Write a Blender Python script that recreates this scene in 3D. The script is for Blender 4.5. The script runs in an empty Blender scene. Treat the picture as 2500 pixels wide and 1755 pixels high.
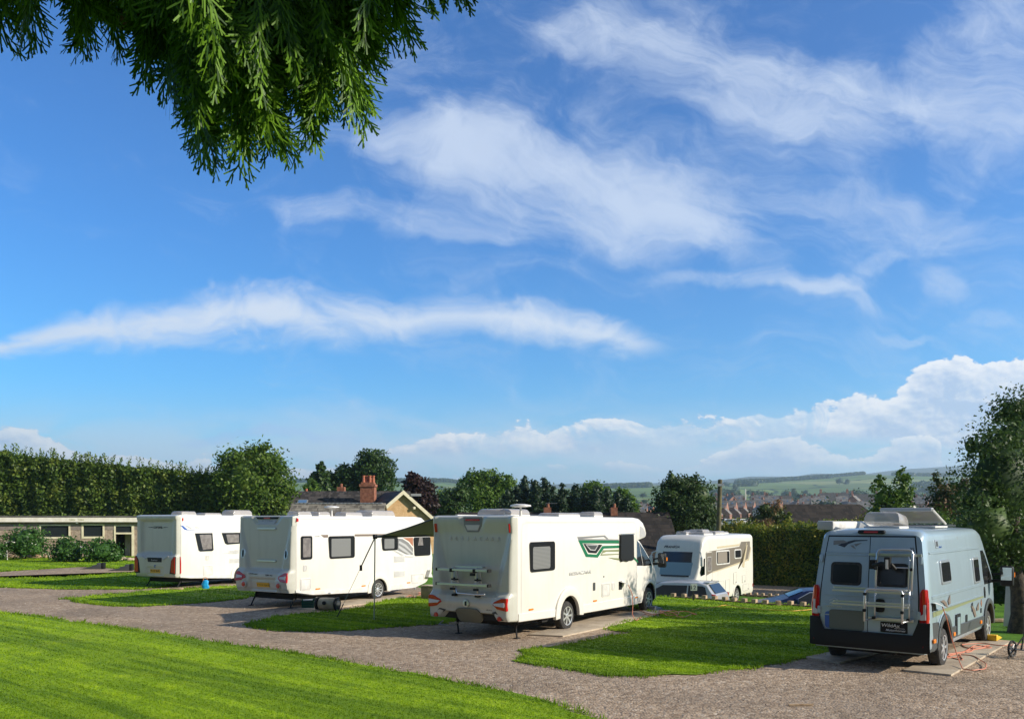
import bpy, bmesh, math, random
import numpy as np
from mathutils import Vector, Matrix
R_ = math.radians
random.seed(7); rng = np.random.default_rng(11)
sc = bpy.context.scene
COL = sc.collection

# ---------------------------------------------------------------- camera
FPX = 2070.0; EYE = 2.6; HZ = 1272.0          # focal length and horizon in photograph pixels, eye height in metres
cam_d = bpy.data.cameras.new('camera'); cam = bpy.data.objects.new('camera', cam_d); COL.objects.link(cam)
cam.location = (0, 0, EYE); cam.rotation_euler = (R_(90), 0, 0)
cam_d.sensor_width = 36; cam_d.lens = FPX / 2500 * 36; cam_d.shift_y = (HZ - 877.5) / 2500
cam_d.clip_start = 0.1; cam_d.clip_end = 30000
sc.camera = cam
sc.view_settings.view_transform = 'Standard'; sc.view_settings.look = 'None'
sc.view_settings.exposure = 0.41; sc.view_settings.gamma = 1.0; sc.view_settings.use_curve_mapping = False
sc.cycles.max_bounces = 8; sc.cycles.transparent_max_bounces = 12; sc.cycles.volume_bounces = 1

# ---------------------------------------------------------------- sun
SUN_EL, SUN_AZ = R_(24.7), R_(106.9)
sd = bpy.data.lights.new('sun', 'SUN'); sun = bpy.data.objects.new('sun', sd); COL.objects.link(sun)
sd.energy = 5.0; sd.angle = R_(0.53); sd.color = (1.0, 0.91, 0.77)
to_sun = Vector((math.cos(SUN_EL) * math.sin(SUN_AZ), math.cos(SUN_EL) * math.cos(SUN_AZ), math.sin(SUN_EL)))
sun.rotation_euler = to_sun.to_track_quat('Z', 'Y').to_euler(); sun.location = (40, -10, 40)

# ---------------------------------------------------------------- node helpers
class NT:
    def __init__(s, tree): s.t = tree
    def n(s, typ, **k):
        nd = s.t.nodes.new(typ)
        for a, b in k.items(): setattr(nd, a, b)
        return nd
    def put(s, sock, v):
        if isinstance(v, bpy.types.NodeSocket): s.t.links.new(v, sock)
        elif v is not None: sock.default_value = v
    def m(s, op, a, b=None, c=None, clamp=False):
        nd = s.n('ShaderNodeMath', operation=op); nd.use_clamp = clamp
        s.put(nd.inputs[0], a); s.put(nd.inputs[1], b)
        if c is not None: s.put(nd.inputs[2], c)
        return nd.outputs[0]
    def add(s, a, b): return s.m('ADD', a, b)
    def sub(s, a, b): return s.m('SUBTRACT', a, b)
    def mul(s, a, b): return s.m('MULTIPLY', a, b)
    def div(s, a, b): return s.m('DIVIDE', a, b)
    def mx(s, a, b): return s.m('MAXIMUM', a, b)
    def mn(s, a, b): return s.m('MINIMUM', a, b)
    def ss(s, x, lo, hi, a=0.0, b=1.0):
        nd = s.n('ShaderNodeMapRange', interpolation_type='SMOOTHSTEP')
        s.put(nd.inputs[0], x); s.put(nd.inputs[1], lo); s.put(nd.inputs[2], hi); s.put(nd.inputs[3], a); s.put(nd.inputs[4], b)
        return nd.outputs[0]
    def xyz(s, x, y, z=0.0):
        nd = s.n('ShaderNodeCombineXYZ'); s.put(nd.inputs[0], x); s.put(nd.inputs[1], y); s.put(nd.inputs[2], z); return nd.outputs[0]
    def sep(s, v):
        nd = s.n('ShaderNodeSeparateXYZ'); s.put(nd.inputs[0], v); return nd.outputs
    def noise(s, vec, scale=1.0, detail=4.0, rough=0.55, dist=0.0, col=False):
        nd = s.n('ShaderNodeTexNoise'); s.put(nd.inputs['Vector'], vec)
        nd.inputs['Scale'].default_value = scale; nd.inputs['Detail'].default_value = detail
        nd.inputs['Roughness'].default_value = rough; nd.inputs['Distortion'].default_value = dist
        return nd.outputs['Color' if col else 'Fac']
    def voro(s, vec, scale, out='Color', feat='F1', rand=1.0):
        nd = s.n('ShaderNodeTexVoronoi', feature=feat); s.put(nd.inputs['Vector'], vec)
        nd.inputs['Scale'].default_value = scale; nd.inputs['Randomness'].default_value = rand
        return nd.outputs[out]
    def mix(s, f, a, b, mode='MIX'):
        nd = s.n('ShaderNodeMix', data_type='RGBA', blend_type=mode)
        s.put(nd.inputs[0], f)
        for i, v in ((6, a), (7, b)):
            if isinstance(v, (tuple, list)) and len(v) == 3: v = (*v, 1)
            s.put(nd.inputs[i], v)
        return nd.outputs[2]
    def ramp(s, f, stops):
        nd = s.n('ShaderNodeValToRGB'); cr = nd.color_ramp
        while len(cr.elements) < len(stops): cr.elements.new(0.5)
        for e, (p, c) in zip(cr.elements, stops): e.position = p; e.color = (*c, 1)
        s.put(nd.inputs[0], f); return nd.outputs[0]
    def curve(s, x, pts, x0, x1, y0, y1):
        nd = s.n('ShaderNodeFloatCurve'); c = nd.mapping.curves[0]
        nd.mapping.use_clip = False
        ps = [((a - x0) / (x1 - x0), (b - y0) / (y1 - y0)) for a, b in pts]
        while len(c.points) < len(ps): c.points.new(0.5, 0.5)
        for p, q in zip(c.points, ps): p.location = q; p.handle_type = 'AUTO_CLAMPED'
        nd.mapping.update()
        s.put(nd.inputs['Factor'], 1.0)
        t = s.m('DIVIDE', s.sub(x, x0), x1 - x0, clamp=True)
        s.put(nd.inputs['Value'], t)
        return s.add(s.mul(nd.outputs[0], y1 - y0), y0)

# ---------------------------------------------------------------- sky with clouds (all in world directions)
world = bpy.data.worlds.new('World'); sc.world = world; world.use_nodes = True
world.cycles.sampling_method = 'NONE'
W_ = NT(world.node_tree)
bg = world.node_tree.nodes['Background']; bg.inputs[1].default_value = 0.125
sky = W_.n('ShaderNodeTexSky'); sky.sky_type = 'NISHITA'; sky.sun_disc = False
sky.sun_elevation = SUN_EL; sky.sun_rotation = SUN_AZ; sky.altitude = 150; sky.air_density = 1.0
sky.dust_density = 0.4; sky.ozone_density = 3.0
def build_sky():
    W = W_
    d = W.n('ShaderNodeTexCoord').outputs['Generated']
    x, y, z = W.sep(d)
    yy = W.mx(y, 0.08)
    U = W.add(W.mul(W.div(x, yy), FPX), 1250.0)      # azimuth and
    V = W.sub(HZ, W.mul(W.div(z, yy), FPX))          # height of a direction, on a plane north of the site
    hs = W.n('ShaderNodeHueSaturation'); hs.inputs['Saturation'].default_value = 1.18
    W.put(hs.inputs['Color'], sky.outputs[0])
    el = W.m('DIVIDE', z, 0.5, clamp=True)
    tint = W.ramp(el, [(0.0, (0.70, 0.92, 1.00)), (0.12, (0.58, 0.92, 1.08)), (0.30, (0.40, 0.90, 1.18)), (0.62, (0.40, 0.84, 1.18)), (0.9, (0.46, 0.80, 1.12))])
    base = W.mix(1.0, hs.outputs[0], tint, 'MULTIPLY')
    P = W.xyz(W.mul(U, .001), W.mul(V, .001))
    wn = W.noise(P, 2.3, 3, .5, 0, True); wx, wy, wz = W.sep(wn)
    U2 = W.add(U, W.mul(W.sub(wx, .5), 520.0)); V2 = W.add(V, W.mul(W.sub(wy, .5), 240.0))
    wn3 = W.noise(P, 9.0, 3, .55, 0, True); ax, ay, az = W.sep(wn3)
    U3 = W.add(U2, W.mul(W.sub(ax, .5), 90.0)); V3 = W.add(V2, W.mul(W.sub(ay, .5), 60.0))
    def blob(cx, cy, a, b, ang, k=1.0, u=U3, v=V3):
        ca, sa = math.cos(R_(ang)), math.sin(R_(ang))
        du, dv = W.sub(u, cx), W.sub(v, cy)
        p = W.div(W.add(W.mul(du, ca), W.mul(dv, sa)), a)
        q = W.div(W.sub(W.mul(dv, ca), W.mul(du, sa)), b)
        r = W.add(W.mul(p, p), W.mul(q, q))
        return W.mul(W.ss(r, 1.0, 0.0), k)
    # wispy high cloud
    ang = R_(14); ca, sa = math.cos(ang), math.sin(ang)
    fu = W.add(W.mul(U3, ca), W.mul(V3, sa)); fv = W.sub(W.mul(V3, ca), W.mul(U3, sa))
    fib = W.noise(W.xyz(W.mul(fu, .0016), W.mul(fv, .0052)), 1.0, 9, .68, .9)
    fib2 = W.noise(W.xyz(W.mul(U3, .0046), W.mul(V3, .0060), 3.3), 1.0, 8, .66, .6)
    fine = W.add(W.mul(fib, .6), W.mul(fib2, .4))
    cir = None
    for b in [(1330, 440, 560, 175, 8, .95), (1560, 470, 330, 160, 20, .55), (1000, 350, 300, 60, 0, .35),
              (950, 530, 400, 60, 3, .62), (720, 510, 210, 80, 30, .42), (1120, 360, 420, 90, 4, .5), (1700, 560, 260, 60, 25, .45),
              (1800, 175, 640, 130, 12, .8), (2080, 250, 420, 110, 14, .55), (2420, 150, 260, 230, -40, .9),
              (1450, 90, 420, 80, -12, .35), (2120, 540, 330, 120, 8, .55), (2420, 370, 200, 70, -45, .5),
              (1820, 690, 330, 42, 7, .85), (2050, 755, 190, 26, 22, .6), (2120, 660, 120, 40, -15, .55),
              (2350, 690, 70, 70, 40, .45), (2450, 800, 60, 40, 0, .4), (2230, 852, 90, 16, 0, .6),
              (520, 480, 260, 45, 6, .25), (310, 570, 200, 26, 3, .3), (20, 400, 120, 70, 20, .4), (425, 675, 26, 30, -50, .55),
              (300, 1000, 330, 16, 6, .3), (900, 1035, 520, 46, 1, .36), (1150, 1100, 700, 60, 0, .30), (2450, 700, 250, 330, 0, .25)]:
        e = blob(*b); cir = e if cir is None else W.add(cir, e)
    veil = W.mul(W.ss(V, -100.0, 300.0, .10, .16), W.ss(U, 300.0, 1100.0, .25, 1.0))
    cd = W.ss(W.add(W.add(W.mul(cir, .46), veil), W.mul(W.sub(fine, .5), 2.1)), 0.06, 1.02)
    cd = W.mul(cd, .80)
    # the long low cloud
    yc = W.curve(U, [(-300, 880), (0, 846), (260, 805), (620, 770), (860, 790), (1150, 768), (1400, 795), (1620, 850), (1760, 872)], -300, 1800, 700, 900)
    th = W.curve(U, [(-300, 14), (0, 30), (250, 62), (560, 92), (760, 84), (950, 66), (1150, 62), (1400, 62), (1530, 50), (1620, 26), (1700, 2)], -300, 1800, 0, 120)
    n1 = W.noise(W.xyz(W.mul(U3, .0050), W.mul(V3, .0105)), 1.0, 8, .60, .3)
    q = W.div(W.m('ABSOLUTE', W.sub(W.add(V, W.mul(W.sub(wy, .5), 90.0)), yc)), W.mx(th, 3.0))
    ln = W.ss(W.add(W.sub(1.0, q), W.mul(W.sub(n1, .5), 2.1)), -.05, 1.15)
    ln = W.mul(ln, W.mul(W.ss(U, 1665.0, 1500.0), .93))
    # cumulus banks near the skyline
    cn = W.noise(W.xyz(W.mul(U, .0070), W.mul(V, .0115), 7.1), 1.0, 9, .63, .1)
    cn2 = W.noise(W.xyz(W.mul(W.add(U, 9.0), .0070), W.mul(W.sub(V, 9.0), .0115), 7.1), 1.0, 5, .58, .1)
    def bank(top, bot, soft_t, soft_b, k):
        t = W.sub(W.sub(V, top), W.mul(W.sub(cn, .5), -170.0))
        a = W.ss(t, 0.0, soft_t); b_ = W.ss(W.sub(V, bot), soft_b, -soft_b * .3)
        return W.mul(W.mul(a, b_), k), t
    far = 5000.0
    t1 = W.curve(U, [(900, 1110), (1020, 1075), (1150, 1058), (1330, 1035), (1480, 1018), (1640, 1028), (1780, 1020), (1960, 992), (2160, 960), (2230, 905), (2330, 880), (2500, 885), (2700, 880)], 900, 2700, 860, 1130)
    b1 = W.curve(U, [(900, 1100), (1200, 1098), (1500, 1094), (1800, 1068), (2100, 1062), (2300, 1085), (2700, 1100)], 900, 2700, 1040, 1110)
    k1, h1 = bank(t1, b1, 9.0, 26.0, 1.0)
    t2 = W.curve(U, [(900, 1200), (1250, 1150), (1500, 1130), (1700, 1120), (1830, 1080), (1950, 1075), (2080, 1095), (2180, 1070), (2260, 1066), (2320, 1140), (2600, 1160)], 900, 2700, 1040, 1210)
    k1 = W.mul(k1, W.add(.52, W.mul(W.ss(W.add(fib2, W.ss(U, 1900.0, 2300.0, 0.0, .25)), .42, .56), .48)))
    k2, h2 = bank(t2, 1128.0, 9.0, 40.0, .85)
    t3 = W.curve(U, [(-400, 1040), (0, 1050), (120, 1062), (250, 1090), (420, 1118), (620, 1130), (900, 1150), (960, 1150), (1060, 1150), (1160, 1178)], -400, 1200, 1040, 1200)
    k3, h3 = bank(t3, 1180.0, 10.0, 40.0, .9)
    k3 = W.mul(k3, W.ss(U, 1300.0, 1050.0))
    low = W.mul(W.ss(V, 960.0, 1130.0), W.ss(W.noise(W.xyz(W.mul(U, .0042), W.mul(V, .014), 1.7), 1.0, 6, .6, .3), .34, .56))
    low = W.mul(low, .74)
    cum = W.mx(W.mx(k1, k2), k3)
    hh = W.mx(W.mul(k1, W.ss(h1, 95.0, 0.0)), W.mx(W.mul(k2, W.ss(h2, 70.0, 0.0)), W.mul(k3, W.ss(h3, 90.0, 0.0))))
    lit = W.m('ADD', W.mul(W.sub(cn, cn2), 5.0), W.add(W.mul(hh, .85), .12), clamp=True)
    darkc = W.mul(W.mul(blob(640, 1095, 260, 16, 0, 1.0, U3, V3), .4), 1.0)
    # below the horizon no clouds; fade at the sides of the plane
    up = W.ss(y, 0.05, 0.2)
    hazew = W.ss(V, 900.0, 1230.0)
    WH = (4.3, 4.9, 5.9, 1); 
    c = W.mix(W.mul(hazew, .50), base, (3.3, 4.5, 5.9, 1))
    c = W.mix(W.mul(W.mul(low, .95), up), c, (4.2, 5.0, 6.0, 1))
    c = W.mix(W.mul(darkc, up), c, (2.6, 3.9, 6.5, 1))
    c = W.mix(W.mul(cd, up), c, WH)
    c = W.mix(W.mul(ln, up), c, (4.7, 5.2, 6.0, 1))
    cc = W.mix(lit, (3.1, 3.9, 5.3, 1), (6.5, 6.4, 6.4, 1))
    c = W.mix(W.mul(W.mul(cum, .93), up), c, cc)
    # unseen grey cloud and darker zenith, added to neutralise and dim ambient light
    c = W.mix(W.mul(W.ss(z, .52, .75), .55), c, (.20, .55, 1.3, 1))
    unseen_cloud = W.mul(W.mx(W.ss(y, 0.10, -0.15), W.ss(z, .55, .80)), W.ss(W.noise(d, 2.2, 5, .6, .4), .36, .60))
    c = W.mix(W.mul(unseen_cloud, .85), c, (1.25, 1.28, 1.22, 1))
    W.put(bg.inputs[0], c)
build_sky()

# ---------------------------------------------------------------- materials
MATS = {}
def mat(name, col=(.5, .5, .5), rough=.5, metal=0.0, fn=None, spec=None, coat=0.0, alpha=1.0, trans=0.0):
    if name in MATS: return MATS[name]
    m = bpy.data.materials.new(name); m.use_nodes = True; T = NT(m.node_tree); b = m.node_tree.nodes['Principled BSDF']
    b.inputs['Base Color'].default_value = (*col, 1); b.inputs['Roughness'].default_value = rough; b.inputs['Metallic'].default_value = metal
    if spec is not None: b.inputs['Specular IOR Level'].default_value = spec
    if coat: b.inputs['Coat Weight'].default_value = coat; b.inputs['Coat Roughness'].default_value = .06
    if alpha < 1: b.inputs['Alpha'].default_value = alpha
    if trans: b.inputs['Transmission Weight'].default_value = trans
    if fn: fn(T, b)
    MATS[name] = m; return m
def pos(T, obj=False):
    return T.n('ShaderNodeTexCoord').outputs['Object'] if obj else T.n('ShaderNodeNewGeometry').outputs['Position']
def bump(T, b, h, strength=.3, dist=.02):
    nd = T.n('ShaderNodeBump'); nd.inputs['Strength'].default_value = strength; nd.inputs['Distance'].default_value = dist
    T.put(nd.inputs['Height'], h); T.put(b.inputs['Normal'], nd.outputs[0])
def varied(c1, c2, scale=3.0, bumpk=0.0, bs=30.0, detail=5, lo=.35, hi=.65, obj=False, bd=.01):
    def fn(T, b):
        p = pos(T, obj); n = T.noise(p, scale, detail, .6)
        T.put(b.inputs['Base Color'], T.mix(T.ss(n, lo, hi), c1, c2))
        if bumpk: bump(T, b, T.noise(p, bs, 4, .6), bumpk, bd)
    return fn
def paint(c, dirt=.10):
    """gel coat or car paint with faint soiling and rain streaks"""
    def fn(T, b):
        p = pos(T, True); x, y, z = T.sep(p)
        st = T.noise(T.xyz(T.mul(x, 5.0), T.mul(y, 5.0), T.mul(z, .5)), 1.0, 6, .65)
        big = T.noise(p, 1.1, 4, .6)
        f = T.mul(T.ss(T.add(T.mul(st, .55), T.mul(big, .45)), .44, .66), dirt * 1.5)
        T.put(b.inputs['Base Color'], T.mix(f, c, tuple(v * .55 for v in c)))
        T.put(b.inputs['Roughness'], T.add(.22, T.mul(big, .18)))
    return fn
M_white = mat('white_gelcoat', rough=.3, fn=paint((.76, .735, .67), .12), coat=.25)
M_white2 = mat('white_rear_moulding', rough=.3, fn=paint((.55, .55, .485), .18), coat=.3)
M_bluevan = mat('pale_blue_metallic_paint', rough=.3, metal=.15, fn=paint((.36, .46, .52), .16), coat=.5)
M_black = mat('black_plastic', (.010, .011, .012), .55, spec=.3)
M_dark = mat('dark_grey_plastic', (.055, .06, .06), .5)
M_rubber = mat('tyre_rubber', rough=.85, fn=varied((.02, .02, .02), (.045, .042, .04), 12))
M_under = mat('underbody', (.012, .012, .013), .8)
M_glass = mat('tinted_acrylic', (.02, .022, .025), .08, spec=.6)
M_blind = mat('window_blind', rough=.35, fn=lambda T, b: T.put(b.inputs['Base Color'], T.mix(T.ss(T.m('SINE', T.mul(T.sep(pos(T, True))[2], 210.0)), -.4, .4), (.13, .135, .135), (.26, .26, .25))))
M_blindg = mat('grey_blind', rough=.25, fn=varied((.16, .145, .14), (.24, .22, .21), 6))
M_chrome = mat('bare_aluminium', (.62, .63, .64), .32, .85)
M_alloy = mat('alloy_wheel', (.66, .67, .69), .30, .6)
M_red = mat('red_lamp_lens', (.50, .012, .012), .12, coat=.5)
M_lampw = mat('clear_lamp_lens', (.62, .58, .56), .15, coat=.5)
M_orange = mat('amber_lens', (.85, .24, .02), .25)
M_cable = mat('orange_cable', (.60, .20, .11), .5)
M_cablew = mat('grey_lead', (.42, .42, .42), .5)
M_gal = mat('galvanised_steel', rough=.45, metal=.6, fn=varied((.30, .31, .32), (.45, .46, .47), 20))
M_panel = mat('panel_joint', (.36, .36, .34), .6)
M_louvre = mat('vent_louvre', (.50, .50, .50), .5)
M_hazy = mat('clear_rooflight', (.55, .52, .50), .12, alpha=.62, spec=.6)
M_plasw = mat('white_plastic', rough=.45, fn=varied((.70, .69, .66), (.58, .57, .54), 4))
M_solar = mat('dark_roof_panel', (.06, .07, .09), .15)
M_blank = mat('blank_number_plate', (.17, .17, .13), .6)
M_blankg = mat('blank_grey_plate', (.12, .14, .115), .6)
M_yplate = mat('yellow_plate', (.72, .40, .02), .35)

# ---------------------------------------------------------------- mesh builder
def tag(o, label=None, cat=None, group=None, kind=None):
    if label: o['label'] = label
    if cat: o['category'] = cat
    if group: o['group'] = group
    if kind: o['kind'] = kind
    return o
def thing(name, label, cat, loc=(0, 0, 0), rz=0.0, group=None):
    o = bpy.data.objects.new(name, None); COL.objects.link(o); o.empty_display_size = .2
    o.location = loc; o.rotation_euler = (0, 0, rz); return tag(o, label, cat, group)
def link(name, me, parent=None):
    o = bpy.data.objects.new(name, me); COL.objects.link(o)
    if parent: o.parent = parent
    return o
def copy_tree(o, parent=None):
    c = o.copy(); COL.objects.link(c)
    if parent: c.parent = parent
    for ch in list(o.children): copy_tree(ch, c)
    return c
def np_mesh(name, V, F, m, parent=None, smooth=False):
    me = bpy.data.meshes.new(name); V = np.asarray(V, dtype=np.float32).reshape(-1, 3); F = np.asarray(F, dtype=np.int32)
    k = F.shape[1]; me.vertices.add(len(V)); me.vertices.foreach_set('co', V.ravel())
    me.loops.add(F.size); me.loops.foreach_set('vertex_index', F.ravel())
    me.polygons.add(len(F)); me.polygons.foreach_set('loop_start', np.arange(0, F.size, k, dtype=np.int32))
    if smooth: me.polygons.foreach_set('use_smooth', np.ones(len(F), dtype=bool))
    me.update(calc_edges=True); me.materials.append(m)
    return link(name, me, parent)
class MB:
    def __init__(s): s.v = []; s.f = []; s.mi = []; s.m = 0
    def add(s, vs, fs):
        o = len(s.v); s.v += [tuple(p) for p in vs]; s.f += [[i + o for i in f] for f in fs]; s.mi += [s.m] * len(fs); return s
    def box(s, a, b):
        (x0, y0, z0), (x1, y1, z1) = a, b
        return s.add([(x0, y0, z0), (x1, y0, z0), (x1, y1, z0), (x0, y1, z0), (x0, y0, z1), (x1, y0, z1), (x1, y1, z1), (x0, y1, z1)],
                     [(0, 3, 2, 1), (4, 5, 6, 7), (0, 1, 5, 4), (1, 2, 6, 5), (2, 3, 7, 6), (3, 0, 4, 7)])
    def obox(s, c, sx, sy, sz, rz=0.0, ry=0.0):
        M = Matrix.Rotation(rz, 3, 'Z') @ Matrix.Rotation(ry, 3, 'Y'); c = Vector(c)
        vs = [c + M @ Vector((i * sx / 2, j * sy / 2, k * sz / 2)) for k in (-1, 1) for i, j in ((-1, -1), (1, -1), (1, 1), (-1, 1))]
        return s.add(vs, [(0, 3, 2, 1), (4, 5, 6, 7), (0, 1, 5, 4), (1, 2, 6, 5), (2, 3, 7, 6), (3, 0, 4, 7)])
    def prism(s, pts, vec):
        n = len(pts); vec = Vector(vec); vs = [Vector(p) for p in pts]
        return s.add(vs + [p + vec for p in vs], [list(range(n))[::-1], [i + n for i in range(n)]] + [[i, (i + 1) % n, (i + 1) % n + n, i + n] for i in range(n)])
    def tube(s, path, r, n=8, cap=True):
        path = [Vector(p) for p in path]; rs = r if isinstance(r, (list, tuple)) else [r] * len(path); rings = []
        up = None
        for i, p in enumerate(path):
            t = (path[min(i + 1, len(path) - 1)] - path[max(i - 1, 0)]).normalized()
            if up is None: up = Vector((0, 0, 1)) if abs(t.z) < .9 else Vector((1, 0, 0))
            a = t.cross(up).normalized(); b = a.cross(t).normalized(); up = b
            rings.append([p + (a * math.cos(2 * math.pi * k / n) + b * math.sin(2 * math.pi * k / n)) * rs[i] for k in range(n)])
        vs = [q for rg in rings for q in rg]; fs = []
        for i in range(len(path) - 1):
            for k in range(n): fs.append([i * n + k, i * n + (k + 1) % n, (i + 1) * n + (k + 1) % n, (i + 1) * n + k])
        if cap: fs += [list(range(n))[::-1], [(len(path) - 1) * n + k for k in range(n)]]
        return s.add(vs, fs)
    def lathe(s, c, axis, prof, n=24, cap=True):
        """prof: list of (offset along axis, radius)"""
        c = Vector(c); ax = Vector(axis).normalized(); u = ax.orthogonal().normalized(); w = ax.cross(u)
        vs = []; fs = []
        for a, r in prof: vs += [c + ax * a + (u * math.cos(2 * math.pi * k / n) + w * math.sin(2 * math.pi * k / n)) * r for k in range(n)]
        for i in range(len(prof) - 1):
            for k in range(n): fs.append([i * n + k, i * n + (k + 1) % n, (i + 1) * n + (k + 1) % n, (i + 1) * n + k])
        if cap: fs += [list(range(n))[::-1], [(len(prof) - 1) * n + k for k in range(n)]]
        return s.add(vs, fs)
    def rings(s, rs, cap=True):
        n = len(rs[0]); vs = [p for r in rs for p in r]; fs = []
        for i in range(len(rs) - 1):
            for k in range(n): fs.append([i * n + k, i * n + (k + 1) % n, (i + 1) * n + (k + 1) % n, (i + 1) * n + k])
        if cap: fs += [list(range(n))[::-1], [(len(rs) - 1) * n + k for k in range(n)]]
        return s.add(vs, fs)
    def build(s, name, m, parent=None, bevel=0.0, seg=2, smooth=35, bev_angle=30):
        me = bpy.data.meshes.new(name); bm = bmesh.new(); vs = [bm.verts.new(p) for p in s.v]
        for f, k in zip(s.f, s.mi):
            try: bm.faces.new([vs[i] for i in f]).material_index = k
            except ValueError: pass
        bm.normal_update(); bmesh.ops.recalc_face_normals(bm, faces=bm.faces)
        if bevel:
            es = [e for e in bm.edges if len(e.link_faces) == 2 and e.calc_face_angle(0) > R_(bev_angle)]
            bmesh.ops.bevel(bm, geom=es, offset=bevel, segments=seg, affect='EDGES', profile=.5, clamp_overlap=True)
        bm.to_mesh(me); bm.free()
        for q in (m if isinstance(m, list) else [m]): me.materials.append(q)
        if smooth: me.shade_smooth(); me.set_sharp_from_angle(angle=R_(smooth))
        return link(name, me, parent)
def rrect(x0, z0, x1, z1, r=.05, n=4, skew0=0.0):
    """rounded rectangle; skew0 moves the lower left corner to the right"""
    out = []
    for cx, cz, a0 in ((x1 - r, z1 - r, 0), (x0 + r, z1 - r, 90), (x0 + r, z0 + r, 180), (x1 - r, z0 + r, 270)):
        for k in range(n + 1):
            a = R_(a0 + 90 * k / n); X = cx + r * math.cos(a); Z = cz + r * math.sin(a)
            if skew0: X += skew0 * max(0, (z1 - Z) / (z1 - z0)) * max(0, (x1 - X) / (x1 - x0))
            out.append((X, Z))
    return out
def cutter(o, tools, m=None):
    """boolean-cut closed meshes out of o, then drop the cutting meshes"""
    for t in tools:
        t.parent = o.parent
        md = o.modifiers.new('b', 'BOOLEAN'); md.operation = 'DIFFERENCE'; md.object = t; md.solver = 'EXACT'
        md.material_mode = 'TRANSFER'
    bpy.context.view_layer.update()
    dg = bpy.context.evaluated_depsgraph_get(); me = bpy.data.meshes.new_from_object(o.evaluated_get(dg))
    o.modifiers.clear(); old = o.data; o.data = me; me.name = old.name
    me.shade_smooth(); me.set_sharp_from_angle(angle=R_(30))
    for t in tools: bpy.data.objects.remove(t, do_unlink=True)
def text_part(name, s, origin, ud, vd, h, m, parent, depth=.004, shear=0.0, width=None, bold=0.0):
    cu = bpy.data.curves.new(name, 'FONT'); cu.body = s; cu.size = 1.0; cu.extrude = 0.0; cu.shear = shear; cu.offset = bold
    cu.resolution_u = 3; to = bpy.data.objects.new('t', cu); COL.objects.link(to); bpy.context.view_layer.update()
    me0 = bpy.data.meshes.new_from_object(to.evaluated_get(bpy.context.evaluated_depsgraph_get()))
    bpy.data.objects.remove(to, do_unlink=True)
    xs = [v.co.x for v in me0.vertices]; ys = [v.co.y for v in me0.vertices]; w0 = max(xs) - min(xs); h0 = max(ys) - min(ys)
    sx = (width / w0) if width else h / h0; sy = h / h0
    ud, vd, O = Vector(ud).normalized(), Vector(vd).normalized(), Vector(origin)
    for v in me0.vertices: v.co = O + ud * ((v.co.x - min(xs)) * sx) + vd * ((v.co.y - min(ys)) * sy)
    bm = bmesh.new(); bm.from_mesh(me0); g = bmesh.ops.extrude_face_region(bm, geom=bm.faces[:])
    nn = ud.cross(vd) * depth
    bmesh.ops.translate(bm, vec=-nn, verts=[e for e in g['geom'] if isinstance(e, bmesh.types.BMVert)]); bmesh.ops.recalc_face_normals(bm, faces=bm.faces)
    bm.to_mesh(me0); bm.free(); me0.name = name; me0.materials.clear(); me0.materials.append(m)
    return link(name, me0, parent)

def P(px, py, z=0.0):
    """point of the ground plane at height z seen at a pixel of the photograph"""
    Y = FPX * (EYE - z) / (py - HZ); return ((px - 1250) / FPX * Y, Y)
def A(px, py, Y):
    return Vector(((px - 1250) / FPX * Y, Y, EYE - (py - HZ) / FPX * Y))
def interp(x, pts):
    return float(np.interp(x, [p[0] for p in pts], [p[1] for p in pts]))
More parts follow.
